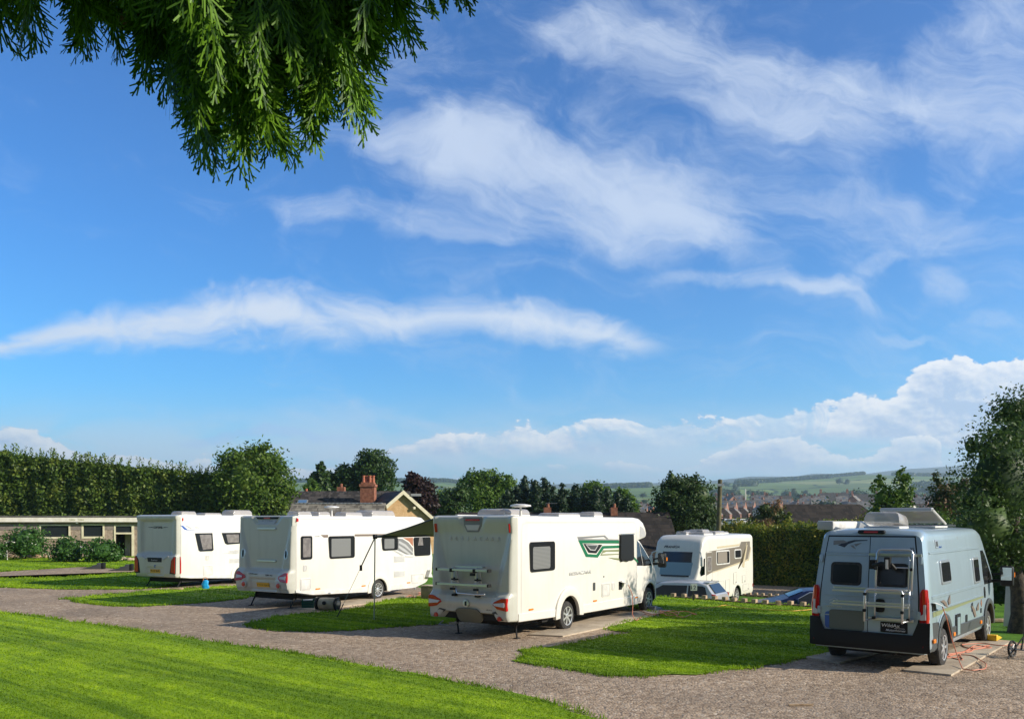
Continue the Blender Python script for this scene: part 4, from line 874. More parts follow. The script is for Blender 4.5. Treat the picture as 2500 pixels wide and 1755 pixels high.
    for x, y, lx, ly, h in ((1.35, .1, 1.15, .75, .13), (3.3, -.3, 1.1, .6, .05), (4.55, -.55, .5, .45, .09), (5.4, .1, .8, .6, .07)): rooflight(r, x, y, 2.72, lx, ly, h)
    dish_aerial(r, .95, -.62, 2.72, .24, .20)
    so = MB(); so.box((2.2, .3, 2.74), (3.6, .9, 2.77)); so.build('roof_panel', M_solar, r)
    # awning case on the left side
    ac = MB(); ac.box((.9, W / 2, 2.62), (4.9, W / 2 + .12, 2.76)); ac.build('awning_case', M_plasw, r, .03)
    return r
MH = coachbuilt()

# ---------------------------------------------------------------- panel van conversion on the right
def panel_van():
    W = 1.98; r = veh_root('campervan', 'pale blue panel van camper with silver racks on its rear doors', 'camper van', (7.02, 14.28), 39.2, W)
    def zt(x): return interp(x, [(0, 2.36), (.08, 2.42), (.3, 2.45), (4.7, 2.45), (5.0, 2.38), (5.2, 2.22), (5.65, 1.62), (5.85, 1.36), (5.95, 1.26), (6.2, 1.10), (6.34, .95), (6.40, .78), (6.44, .55)])
    def hw(x, z):
        w = .985 - .05 * max(0, .5 - z); w -= .02 * max(0, min(1, (z - .9) / .4)); w -= .115 * max(0, (z - 1.3) / 1.1) ** 1.25
        w -= .03 * max(0.0, 1 - x / .12); k = max(0.0, min(1.0, (x - 5.6) / .85)); return w - .24 * k * k - (.0 if x < 4.6 else .05 * max(0, (z - 1.25)) * min(1, (x - 4.6)))
    def slant(x, z): return .20 * max(0, (z - 1.0) / 1.4) ** 1.3 * max(0.0, 1 - x / 1.2)
    xs = [0, .03, .08, .15, .3, .5, .8, 1.2, 1.6, 2, 2.4, 2.8, 3.2, 3.6, 4, 4.3, 4.6, 4.8, 5, 5.1, 5.2, 5.35, 5.5, 5.65, 5.75, 5.85, 5.95, 6.08, 6.2, 6.28, 6.34, 6.38, 6.41, 6.44]
    b = loft('body', r, xs, .34, zt, hw, M_bluevan, .13, 22, slant, .03)
    cutter(b, [arch_tool(x, .40, .46, 1.97, s, .36) for s in (-1, 1) for x in (1.12, 5.12)])
    xf = lambda y, z: -.20 * max(0, (z - 1.0) / 1.4) ** 1.3 + .0
    HW = lambda x, z: hw(x, z)
    # doors at the rear
    ye = lambda z: interp(z, [(.6, .80), (.9, .825), (1.3, .82), (2.0, .765), (2.33, .72)])
    d1 = rladder('rear_door', r, ye, lambda z: .006, .64, 2.32, M_bluevan, xf, .018, .03, bevel=.004)
    d2 = rladder('rear_door', r, lambda z: -.006, lambda z: -ye(z), .64, 2.32, M_bluevan, xf, .018, .03, bevel=.004)
    rladder('door_gap', r, lambda z: ye(z) + .02, lambda z: -ye(z) - .02, .62, 2.345, M_black, xf, .006, .02)
    for d, s in ((d1, 1), (d2, -1)):
        for z0, z1 in ((2.045, 2.03), (2.0, 1.985), (1.30, 1.27), (1.10, 1.075), (.93, .91)):
            e = [(s * .02, z0), (s * .76, z0), (s * .76, z1), (s * .02, z1)]; rpanel('pressed_line', d, e[::-s], M_bluevan, xf, .028, .02, .004)
        w = rpanel('window', d, rrect(min(s * .12, s * .66), 1.46, max(s * .12, s * .66), 1.87, .07, 4), M_rubber, xf, .03, .02, .01)
        rpanel('pane', w, rrect(min(s * .165, s * .615), 1.505, max(s * .165, s * .615), 1.825, .05, 4), M_glass, xf, .036, .012)
        for z in (1.93, 1.0): rpanel('hinge', d, rrect(s * .84 - .03, z - .07, s * .84 + .03, z + .07, .015, 2), M_bluevan, xf, .045, .03, .01)
        L = rpanel('rear_lamp', r, [(s * .955, 1.44), (s * .88, 1.45), (s * .845, 1.38), (s * .85, .86), (s * .975, .84), (s * .985, 1.1)][::s], M_red, xf, .03, .10, .015)
        rpanel('lens', L, [(s * .95, 1.19), (s * .91, 1.19), (s * .91, 1.03), (s * .865, 1.0), (s * .865, .92), (s * .955, .93)][::s], M_lampw, xf, .040, .012, .005)
        spanel('side_lens', L, [(-.02, 1.44), (.06, 1.42), (.10, 1.25), (.085, .95), (.06, .86), (-.02, .85)], M_red, W, s, .016, .06, .01, hw=HW)
        rpanel('bumper_reflector', r, rrect(s * .90 - .022, .47, s * .90 + .022, .53, .008, 2), M_red, lambda y, z: .07, .012, .02)
    # black bumper
    def brow(y): return .085 * math.sqrt(max(0, 1 - (abs(y) / 1.04) ** 8))
    zs = [.36, .40, .5, .6, .70]; ys = list(np.linspace(-1.0, 1.0, 25)); vs = []
    for z in (.37, .42, .55, .66): vs += [(-(brow(y) + .02 * math.sin((z - .37) / .29 * math.pi)), y, z + (.0 if abs(y) < .82 or z < .6 else .22)) for y in ys]
    n = 25; fs = [[i * n + j, i * n + j + 1, (i + 1) * n + j + 1, (i + 1) * n + j] for i in range(3) for j in range(24)]
    bp = MB(); bp.add(vs, fs)
    bp.add([(v[0] + .09, v[1], v[2]) for v in vs], [f_[::-1] for f_ in fs]); o = 100
    for j in range(24): bp.f.append([j, j + o, j + 1 + o, j + 1]); bp.mi.append(0); k = 75 + j; bp.f.append([k, k + 1, k + 1 + o, k + o]); bp.mi.append(0)
    bp.build('rear_bumper', M_black, r, smooth=40)
    for s in (-1, 1):
        spanel('bumper_end', r, [(-.03, .90), (.70, .84), (.62, .70), (.58, .40), (.40, .36), (-.03, .37)], M_dark, W, s, .022, .05, .015, hw=HW)
        spanel('lower_cladding', r, [(1.66, .44), (4.56, .42), (4.60, .62), (1.70, .66)], M_dark, W, s, .02, .04, .012, hw=HW)
        arch_trim(r, 1.12, .38, .46, .57, M_dark, W, s, .035, -2, 182, hw=HW, th=.07); arch_trim(r, 5.12, .38, .46, .57, M_dark, W, s, .035, -2, 182, hw=HW, th=.07)
        arch_trim(r, 1.12, .38, .575, .62, M_bluevan, W, s, .018, 10, 170, hw=HW, th=.04)
        for x, z in ((.30, .55), (1.78, .52), (4.20, .52)): spanel('side_marker', r, rrect(x - .07, z - .035, x + .07, z + .035, .02, 3), M_orange, W, s, .04, .03, .006, hw=HW)
        for z, dz in ((1.285, .03), (1.06, .02)): spanel('pressed_line', r, [(.30, z + dz), (4.55, z + dz - .01), (4.55, z - dz - .01), (.30, z - dz)], M_bluevan, W, s, .014, .03, .008, hw=HW)
        spanel('pressed_line', r, [(.40, 2.065), (4.55, 2.06), (4.55, 2.02), (.40, 2.02)], M_bluevan, W, s, .016, .03, .008, hw=HW)
        spanel('side_stripe', r, [(.30, 1.035), (4.6, 1.03), (4.6, 1.0), (2.4, .985), (.30, .955)], M_olive if s < 0 else M_lgrey, W, s, .009, .006, hw=HW)
        for x in (2.72, 4.62): spanel('panel_gap', r, [(x, 2.3), (x + .014, 2.3), (x + .014, .66), (x, .66)], M_panel, W, s, .003, .01, hw=HW)
        for x0, x1, z0, z1 in ((1.05, 1.78, 1.47, 1.90), (3.78, 4.32, 1.33, 1.86)):
            w = spanel('window', r, rrect(x0, z0, x1, z1, .05, 4), M_chrome, W, s, .022, .03, .006, hw=HW); spanel('pane', w, rrect(x0 + .05, z0 + .045, x1 - .05, z1 - .045, .04, 4), M_glass, W, s, .028, .012, hw=HW)
        cw = spanel('cab_window', r, [(4.72, 1.98), (5.0, 1.98), (5.20, 1.86), (5.62, 1.38), (5.60, 1.26), (4.80, 1.26), (4.70, 1.45)], M_glass, W, s, .008, .03, hw=HW)
        spanel('door_handle', r, [(4.74 + .05 * math.cos(a), 1.10 + .12 * math.sin(a)) for a in np.linspace(0, 2 * math.pi, 12, endpoint=False)], M_black, W, s, .02, .03, .006, hw=HW)
        mirror_unit(r, 5.42, s * (.99 + .17), 1.42, s, .44, .26)
        for x in (1.12, 5.12): wheel(r, x, s * .985, .345, .22, side=s, spokes=7)
        spanel('headlamp', r, [(5.85, 1.12), (6.1, 1.05), (6.2, .88), (6.08, .85)], M_lampw, W, s, .008, .03, hw=HW)
    # right side details
    fl = spanel('locker_flap', r, rrect(1.98, .50, 2.34, .86, .015, 2), M_black, W, -1, .024, .02, .004, hw=HW); spanel('cover', fl, rrect(2.06, .47, 2.27, .80, .012, 2), M_bluevan, W, -1, .032, .02, .004, hw=HW)
    spanel('outlet', r, rrect(2.85, .64, 3.0, .78, .02, 2), M_black, W, -1, .012, .02, hw=HW); spanel('fuel_cap', r, rrect(4.28, .70, 4.36, .80, .02, 3), M_black, W, -1, .012, .02, hw=HW)
    spanel('warning_sticker', r, [(4.30, .90), (4.36, .98), (4.40, .90), (4.36, .82)], M_copper, W, -1, .01, .01, hw=HW)
    for k, (m_, pts) in enumerate([(M_brown, [(3.32, .92), (3.50, .90), (3.72, .80), (3.80, .68), (3.70, .66), (3.55, .76), (3.45, .84)]), (M_brown, [(3.86, .84), (4.08, .94), (4.05, .78), (3.88, .78)]), (M_ink, [(3.40, .96), (3.50, .98), (3.50, .80), (3.42, .80)]),
                                   (M_brown, [(.86, 1.19), (1.10, 1.20), (1.28, 1.14), (1.38, 1.04), (1.26, 1.06), (1.05, 1.15)]), (M_brown, [(1.42, 1.16), (1.60, 1.26), (1.58, 1.10), (1.46, 1.08)])]): spanel('bird_decal', r, pts, m_, W, -1, .016, .006, hw=HW)
    lg = spanel('heater_flue', r, rrect(.92, 2.12, 1.12, 2.27, .01, 2), M_chrome, W, -1, .012, .02, .004, hw=HW); spanel('grille', lg, rrect(.96, 2.15, 1.08, 2.24, .005, 1), M_dark, W, -1, .016, .01, hw=HW)
    text_part('lettering', 'xl.two.L', (1.15, -(hw(1.2, 2.13) + .008), 2.12), (1, 0, 0), (0, 0, 1), .04, M_blue, r, .003, 0, .22)
    hs = spanel('hook_up_socket', r, [(.28, 1.20), (.50, 1.17), (.52, 1.06), (.28, 1.06)], M_black, W, -1, .016, .03, hw=HW)
    q = MB(); q.add([(.22, -1.0, 1.22), (.52, -1.0, 1.19), (.70, -1.12, 1.10), (.42, -1.14, 1.14)], [(0, 1, 2, 3)]); q.build('flap', M_plasw, hs, smooth=0)
    # rear details
    bl = rpanel('brake_light', r, rrect(-.24, 2.375, .22, 2.445, .03, 3), M_black, xf, .05, .10, .012); rpanel('lens', bl, rrect(-.13, 2.395, .11, 2.425, .01, 2), M_red, xf, .058, .02)
    for k, (m_, pts) in enumerate([(M_ink, [(.56, 2.17), (.42, 2.23), (.28, 2.265), (.05, 2.27), (.05, 2.255), (.25, 2.24), (.38, 2.19), (.44, 2.13)]), (M_grey, [(.64, 2.25), (.46, 2.26), (.38, 2.22), (.64, 2.17)]), (M_grey, [(.28, 2.19), (.14, 2.22), (.24, 2.15)]), (M_grey, [(.34, 2.17), (.30, 2.13), (.24, 2.10), (.29, 2.17)])]): rpanel('badge_decal', d1, pts, m_, xf, .021 + .001 * k, .01)
    for dz in (0, -.05): rpanel('chevron_badge', d1, [(.66, 1.185 + dz), (.57, 1.235 + dz), (.48, 1.185 + dz), (.48, 1.165 + dz), (.57, 1.212 + dz), (.66, 1.165 + dz)], M_chrome, xf, .03, .02)
    rtext(d1, 'CITROEN', .70, 1.055, .035, xf, M_chrome, .26, off=.028); rtext(d2, 'XL', -.66, 2.10, .045, xf, M_ink, .08, off=.022)
    rpanel('number_plate', d1, rrect(.06, .66, .66, 1.02, .05, 4), M_blankg, xf, .035, .03, .006); rpanel('plate_recess', d1, rrect(.50, .68, .74, .98, .06, 4), M_blue, xf, .022, .02)
    sg = rpanel('dealer_sign', d2, rrect(-.66, .68, -.22, .86, .01, 2), M_black, xf, .03, .02, .003)
    rtext(sg, 'WildAx', -.24, .775, .06, xf, M_white_ink, .30, .1, .034, bold=.015); rtext(sg, 'Motorhomes', -.31, .705, .038, xf, M_white_ink, .32, .3, .034, bold=.01); rpanel('underline', sg, [(-.45, .762), (-.62, .762), (-.62, .757), (-.45, .757)], M_white_ink, xf, .034, .005)
    rpanel('door_handle', d2, rrect(-.29, 1.02, -.13, 1.25, .05, 4), M_black, xf, .045, .03, .012)
    # bike rack of aluminium tube on the right rear door
    def X(z, o): return -(xf(0, z) + o)
    bk = MB()
    def hoop(y0, y1, zt_, zb_, o, rr=.021):
        cr = .07; bk.tube([(X(zb_, o), y0, zb_), (X(zt_ - cr, o), y0, zt_ - cr), (X(zt_, o), y0 + (cr * .35 if y1 > y0 else -cr * .35), zt_ - cr * .25), (X(zt_, o), y0 + (cr if y1 > y0 else -cr), zt_), (X(zt_, o), y1 - (cr if y1 > y0 else -cr), zt_), (X(zt_, o), y1 - (cr * .35 if y1 > y0 else -cr * .35), zt_ - cr * .25), (X(zt_ - cr, o), y1, zt_ - cr), (X(zb_, o), y1, zb_)], rr, 8)
    hoop(-.16, -.74, 2.11, 1.42, .14); hoop(-.13, -.67, 2.03, 1.42, .06, .016)
    for z, o in ((1.43, .22), (1.19, .22), (1.385, .30), (1.15, .30)): bk.obox((X(z, o), (.52 - .74) / 2, z), .045, 1.26, .036)
    hoop(-.05, -.66, 1.44, .88, .36); bk.tube([(X(1.44, .1), -.14, 1.42), (X(.9, .08), -.14, .90)], .016, 8); bk.tube([(X(1.44, .1), -.70, 1.42), (X(.9, .08), -.70, .90)], .016, 8)
    bk.obox((X(.91, .06), -.40, .91), .05, .74, .05); bk.obox((X(2.0, .05), -.43, 2.02), .05, .86, .045)
    for y in (-.05, -.66): bk.tube([(X(.9, .36), y, .90), (X(.9, .08), y - .06, .91)], .016, 8)
    rk = bk.build('bike_rack', M_chrome, r, .004, 1)
    for y, z, o in ((-.05, 1.35, .36), (-.66, 1.35, .36), (-.05, 1.07, .36), (-.66, 1.07, .36), (-.14, .93, .14), (-.70, .93, .14), (-.15, 1.78, .14), (-.73, 1.78, .14)): cc = MB(); cc.obox((X(z, o), y, z), .06, .05, .05); cc.build('tube_joint', M_black, rk, .006, 1)
    cl = MB()
    cl.tube([(X(1.85, .16), -.10, 1.86), (X(1.85, .30), -.16, 1.84), (X(1.85, .34), -.30, 1.88), (X(1.85, .34), -.46, 1.86), (X(1.8, .26), -.5, 1.78)], .035, 8); cl.obox((X(1.83, .2), -.12, 1.85), .12, .10, .16); cl.obox((X(1.84, .34), -.40, 1.90), .10, .10, .18)
    cl.build('rack_clamp', M_black, rk, .008, 1)
    wl = MB(); wl.obox((X(1.86, .40), -.40, 1.87), .03, .04, .16, .1); wl.build('strap', M_plasw, rk); wl = MB(); wl.tube([(X(1.8, .05), -.46, 1.80), (X(1.8, .05), -.68, 1.80)], .012, 6); wl.build('cross_bar', M_chrome, rk)
    # roof
    for x, y, lx, ly, h in ((.95, -.05, .62, .62, .20),): rooflight(r, x, y, 2.47, lx, ly, h, .06)
    f = MB(); f.box((2.1, -.62, 2.47), (3.1, .40, 2.51)); fr = f.build('rooflight', M_plasw, r, .012); d = MB(); d.add([(2.1, -.60, 2.53), (3.1, -.60, 2.53), (3.1, .38, 2.53), (2.1, .38, 2.53), (2.02, -.56, 2.80), (2.14, -.56, 2.86), (2.14, .34, 2.86), (2.02, .34, 2.80), (3.1, -.56, 2.56), (3.1, .34, 2.56)], [(4, 5, 6, 7), (5, 8, 9, 6), (4, 8, 5), (7, 6, 9), (0, 1, 2, 3)]); d.build('dome', M_hazy, fr, .01, 1, 20)
    d = MB(); d.box((2.0, -.58, 2.79), (2.16, .36, 2.86)); d.build('dome_rim', M_lgrey, fr, .02); d = MB()
    for y in (-.58, .36): d.tube([(2.05, y, 2.82), (3.1, y, 2.55)], .022, 6)
    d.build('dome_rim', M_plasw, fr)
    so = MB(); so.box((3.4, -.5, 2.49), (4.4, .5, 2.53)); so.build('solar_panel', M_solar, r)
    aw = MB(); aw.box((.35, .72, 2.45), (4.4, .98, 2.60)); w = aw.build('awning_case', M_plasw, r, .035, 3); e = MB(); e.box((.31, .70, 2.44), (.37, 1.0, 2.61)); e.build('end_cap', M_lgrey, w, .03)
    vs = [(x_, y_, zt(x_) + .012 + .02 * (1 - (y_ / .85) ** 2)) for x_ in (5.1, 5.3, 5.55, 5.8) for y_ in np.linspace(-.72, .72, 7)]
    MB().add(vs, [[i * 7 + j, i * 7 + j + 1, i * 7 + j + 8, i * 7 + j + 7] for i in range(3) for j in range(6)]).build('windscreen', M_glass, r)
    u = MB(); u.box((.3, -.75, .26), (5.8, .75, .38)); u.tube([(1.12, -.9, .33), (1.12, .9, .33)], .06); u.tube([(.1, -.4, .30), (.6, -.4, .30)], .03); u.build('chassis', M_under, r)
    return r
VAN = panel_van()
# ================================================================ vegetation
def leafmat(name, c0, c1, c2=None, trans=.30, rough=.5):
    if name in MATS: return MATS[name]
    m = bpy.data.materials.new(name); m.use_nodes = True; T = NT(m.node_tree); b = m.node_tree.nodes['Principled BSDF']; out = m.node_tree.nodes['Material Output']
    ri = T.n('ShaderNodeNewGeometry').outputs['Random Per Island']; c = T.mix(T.ss(ri, .1, .8), c0, c1)
    if c2: c = T.mix(T.ss(T.add(T.noise(pos(T), .9, 3), T.mul(ri, .25)), .62, .78), c, c2)
    T.put(b.inputs['Base Color'], c); b.inputs['Roughness'].default_value = rough; b.inputs['Specular IOR Level'].default_value = .3
    tr = T.n('ShaderNodeBsdfTranslucent'); T.put(tr.inputs[0], T.mix(.5, c, c1)); mx = T.n('ShaderNodeMixShader'); mx.inputs[0].default_value = trans
    T.put(mx.inputs[1], b.outputs[0]); T.put(mx.inputs[2], tr.outputs[0]); T.put(out.inputs[0], mx.outputs[0]); MATS[name] = m; return m
L_hedge = leafmat('beech_hedge_leaf', (.045, .085, .014), (.110, .185, .026), (.17, .22, .035))
L_round = leafmat('broadleaf', (.040, .085, .012), (.105, .185, .020), (.14, .21, .03))
L_laurel = leafmat('laurel_leaf', (.030, .085, .016), (.075, .165, .035), rough=.3)
L_dark = leafmat('dark_leaf', (.024, .056, .014), (.062, .118, .024))
L_cyp = leafmat('cypress_leaf', (.014, .034, .014), (.032, .062, .022), trans=.12)
L_mid = leafmat('mid_green_leaf', (.055, .120, .018), (.13, .22, .030))
L_lime = leafmat('yellow_green_leaf', (.075, .130, .015), (.185, .235, .025), (.33, .29, .03))
L_purple = leafmat('copper_beech_leaf', (.022, .012, .012), (.055, .028, .024))
L_rust = leafmat('bronze_tipped_leaf', (.040, .070, .018), (.085, .120, .030), (.26, .13, .07))
L_brown = leafmat('bronze_leaf', (.10, .07, .03), (.22, .14, .06))
L_con = leafmat('conifer_scale_leaf', (.020, .070, .006), (.150, .300, .016), trans=.25)
L_far = leafmat('far_leaf', (.030, .055, .020), (.060, .095, .030), trans=.1)
M_bark = mat('bark', rough=.9, fn=varied((.10, .075, .05), (.035, .028, .022), 9, .8, 30, bd=.03))
def crown_arrays(lobes, n, size, rg, sig=.20, ncl=None, fill=.25, up=.25, flat=.55):
    lob = np.array([l[:6] for l in lobes], float); w = (lob[:, 3] * lob[:, 4] + lob[:, 3] * lob[:, 5]) ; w /= w.sum()
    ncl = ncl or max(30, n // 24); li = rg.choice(len(lob), ncl, p=w)
    d = rg.normal(size=(ncl, 3)); d /= np.linalg.norm(d, axis=1)[:, None]; rad = np.where(rg.random(ncl) < fill, rg.uniform(.3, .75, ncl), rg.uniform(.80, 1.04, ncl))
    cc = lob[li, :3] + d * lob[li, 3:6] * rad[:, None]; r0 = lob[li, 3:6].mean(1)
    ci = rg.integers(0, ncl, n); p = cc[ci] + rg.normal(size=(n, 3)) * (r0[ci] * sig)[:, None] * np.array([1, 1, .8])
    nrm = d[ci] * .7 + rg.normal(size=(n, 3)) * .75; nrm[:, 2] += up; nrm /= np.linalg.norm(nrm, axis=1)[:, None]
    a = np.cross(nrm, rg.normal(size=(n, 3))); a /= np.linalg.norm(a, axis=1)[:, None]; b = np.cross(nrm, a)
    s = size * rg.uniform(.6, 1.3, n)[:, None]; return p, a * s * .5, b * s * flat * .5
def quads(p, a, b):
    V = np.stack([p - a, p - b, p + a, p + b], 1).reshape(-1, 3); return V, np.arange(len(V)).reshape(-1, 4)
def core_mesh(lobes, k=.72, seed=0):
    """lumpy closed inner mass of twigs and leaves so that a crown is not see-through"""
    V = []; F = []; bm = bmesh.new(); bmesh.ops.create_icosphere(bm, subdivisions=2, radius=1.0); base = [v.co.copy() for v in bm.verts]; fs = [[v.index for v in f.verts] for f in bm.faces]; bm.free(); rr = random.Random(seed)
    for l in lobes:
        o = len(V)
        for v in base: q = k * (.82 + .3 * rr.random()); V.append((l[0] + v.x * l[3] * q, l[1] + v.y * l[4] * q, l[2] + v.z * l[5] * q))
        F += [[i + o for i in f] + [f[2] + o] for f in fs]
    return np.array(V), [f[:3] for f in F]
def crown(name, m, root, lobes, n, size, seed=1, core=.70, **k):
    rg = np.random.default_rng(seed); p, a, b = crown_arrays(lobes, n, size, rg, **k); V, F = quads(p, a, b)
    if core:
        cv, cf = core_mesh(lobes, core, seed); cf = np.array([[f[0], f[1], f[2], f[2]] for f in cf])
        me = bpy.data.meshes.new(name); allv = np.concatenate([V, cv]).astype(np.float32); me.vertices.add(len(allv)); me.vertices.foreach_set('co', allv.ravel())
        nq, nt = len(F), len(cf); loops = np.concatenate([F.ravel(), (cf[:, :3] + len(V)).ravel()]).astype(np.int32); me.loops.add(len(loops)); me.loops.foreach_set('vertex_index', loops)
        st = np.concatenate([np.arange(nq) * 4, nq * 4 + np.arange(nt) * 3]).astype(np.int32); me.polygons.add(nq + nt); me.polygons.foreach_set('loop_start', st); me.update(calc_edges=True)
        me.materials.append(m); return link(name, me, root)
    return np_mesh(name, V, F, m, root)
def trunk_mesh(root, h, r, limbs, seed=0, m=None, lean=(0, 0)):
    rr = random.Random(seed); mb = MB(); pts = [(lean[0] * t + rr.uniform(-.05, .05) * h * .15 * (t > 0), lean[1] * t, h * t) for t in (0, .3, .6, 1)]
    mb.tube([(0, 0, -.15), (0, 0, 0)] + pts[1:], [r * 1.5, r * 1.15, r * .9, r * .75, r * .5], 10)
    for l in limbs:
        a = Vector(pts[2]) * .95; b = Vector(l); mid = a.lerp(b, .5) + Vector((rr.uniform(-.1, .1), rr.uniform(-.1, .1), .1 * h * .3)); mb.tube([a, mid, b], [r * .45, r * .3, r * .08], 7)
    return mb.build('trunk', m or M_bark, root, smooth=50)
def tree(name, label, cat, loc, lobes, n, size, m, th=1.5, tr=.15, seed=1, group=None, crown_name='crown', core=.66, trunk=True, **k):
    """lobes are relative to loc"""
    r = thing(name, label, cat, loc, 0, group); crown(crown_name, m, r, lobes, n, size, seed, core, **k)
    if trunk: trunk_mesh(r, th, tr, [(l[0] * .8, l[1] * .8, l[2] * .95) for l in lobes[:5]], seed)
    return r
def hedge(name, label, p0, p1, depth, z0, topf, n, size, m, seed, shoots=0, shoot_h=.6, group=None, batter=.12):
    rg = np.random.default_rng(seed); p0 = np.array(p0, float); p1 = np.array(p1, float); L = np.linalg.norm(p1 - p0); t = (p1 - p0) / L; nn = np.array([t[1], -t[0]])  # nn: towards the camera side
    if nn[1] > 0: nn = -nn
    r = thing(name, label, 'hedge', (0, 0, 0), 0, group); s = rg.uniform(0, 1, n); tops = np.array([topf(x) for x in s]); kind = rg.random(n); H = tops - z0
    fr = kind < .58; tp = (kind >= .58) & (kind < .88); en = kind >= .88
    v = np.where(tp, 1.0, rg.random(n) ** .9); q = np.where(tp, rg.random(n), 0.0); q = np.where(en, rg.random(n), q); s = np.where(en, np.where(rg.random(n) < .5, 0.0, 1.0), s)
    lump = .16 * np.sin(s * L * 1.9 + 1.3 * np.sin(v * 4)) + .10 * np.sin(s * L * 4.3 + v * 7) + .08 * np.sin(v * H * 3.1)
    P2 = p0 + t * (s * L)[:, None] + nn * (-(q * depth) + (lump + rg.normal(0, .10, n)) * (1 - q) - v * batter)[:, None]
    Z = z0 + v * H + rg.normal(0, .09, n) * 1.0 + np.where(tp, .10 * np.sin(s * L * 2.7) + .07 * np.sin(q * 9 + s * L * 5), 0); p = np.column_stack([P2, Z])
    nr = rg.normal(size=(n, 3)) * .7; nr[:, :2] += nn * np.where(tp, 0, .8)[:, None]; nr[:, 2] += np.where(tp, .9, .25); nr /= np.linalg.norm(nr, axis=1)[:, None]
    a = np.cross(nr, rg.normal(size=(n, 3))); a /= np.linalg.norm(a, axis=1)[:, None]; b = np.cross(nr, a); sz = size * rg.uniform(.6, 1.3, n)[:, None]
    if shoots:
        ps = []; 
        for _ in range(shoots):
            s_ = rg.random(); q_ = rg.random() * .6; h = shoot_h * rg.uniform(.3, 1.0) ** 1.3; k = int(6 + h * 14); base = p0 + t * s_ * L - nn * q_ * depth; u = np.linspace(0, 1, k); ln = rg.normal(0, .16, 2) * h
            ps.append(np.column_stack([base[0] + ln[0] * u + rg.normal(0, .05, k), base[1] + ln[1] * u + rg.normal(0, .05, k), topf(s_) - .1 + u * h]))
        ps = np.concatenate(ps); k = len(ps); a2 = rg.normal(size=(k, 3)); a2[:, 2] += 1; a2 /= np.linalg.norm(a2, axis=1)[:, None]; b2 = np.cross(a2, rg.normal(size=(k, 3))); b2 /= np.linalg.norm(b2, axis=1)[:, None]; s2 = size * rg.uniform(.5, .9, k)[:, None]
        p = np.concatenate([p, ps]); a = np.concatenate([a * sz * .5, a2 * s2 * .5]); b = np.concatenate([b * sz * .28, b2 * s2 * .25])
    else: a = a * sz * .5; b = b * sz * .28
    V, F = quads(p, a, b); np_mesh('foliage', V, F, m, r)
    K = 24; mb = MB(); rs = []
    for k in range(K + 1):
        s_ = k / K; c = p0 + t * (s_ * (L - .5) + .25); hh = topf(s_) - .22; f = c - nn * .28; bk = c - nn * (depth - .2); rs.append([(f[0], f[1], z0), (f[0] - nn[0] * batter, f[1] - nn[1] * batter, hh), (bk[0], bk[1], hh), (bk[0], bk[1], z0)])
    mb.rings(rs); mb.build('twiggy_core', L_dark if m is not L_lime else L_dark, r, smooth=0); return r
def lob(px, py, Y, rx, rz, ry=None, org=None):
    """lobe seen at a pixel, radii in photo pixels"""
    c = A(px, py, Y); k = Y / FPX; o = org or Vector((0, 0, 0)); return (c.x - o[0], c.y - o[1], c.z - o[2], rx * k, (ry if ry else rx) * k, rz * k)
def T_(name, label, cat, Y, px0, z0, L, n, size, m, **k):
    """tree from lobes given as (px, py, rx, rz) in the photograph at distance Y"""
    org = Vector(((px0 - 1250) / FPX * Y, Y, z0)); return tree(name, label, cat, org, [lob(a, b + 0, Y + (k2[0] if k2 else 0), c, d, None, org) for a, b, c, d, *k2 in L], n, size, m, **k)

# ---- tall hedge and tree at the left
hedge('beech_hedge', 'very tall clipped beech hedge with whippy top growth behind the flat roofed block', (-44, 67), (-22, 67.5), 3.0, 0.0, lambda s: interp(s, [(0, 8.6), (.22, 7.6), (.5, 7.0), (.75, 6.5), (.92, 6.0), (1, 5.6)]), 32000, .28, L_hedge, 3, 260, 1.2)
T_('round_tree', 'rounded dense broadleaf tree rising above the left caravan', 'tree', 68, 612, 0, [(612, 1175, 84, 84), (560, 1200, 52, 62), (672, 1195, 48, 66), (590, 1135, 50, 48), (640, 1130, 48, 40), (615, 1225, 84, 48)], 16000, .30, L_round, th=2.5, tr=.22, seed=5, sig=.17, fill=.15)
for px, py, Y, rx, rz, lb, sd_, rzk in ((62, 1322, 57.5, 50, 42, 'largest glossy evergreen bush, against the wall at far left', 21, 1), (168, 1345, 54.2, 39, 32, 'rounded evergreen bush on the grass, left of its twin', 22, 1), (249, 1345, 54.0, 42, 32, 'rounded evergreen bush on the grass beside the open doorway', 23, 1), (-14, 1345, 56, 24, 22, 'small bright green bush cut by the left edge of the view', 24, 1)):
    T_('evergreen_bush', lb, 'bush', Y, px, 0.0, [(px, py, rx, rz), (px - rx * .35, py + rz * .3, rx * .62, rz * .7), (px + rx * .38, py + rz * .3, rx * .6, rz * .7), (px + rx * .1, py - rz * .3, rx * .6, rz * .62)], 2600, .20, L_laurel, th=.5, tr=.06, seed=sd_, crown_name='foliage', sig=.16)
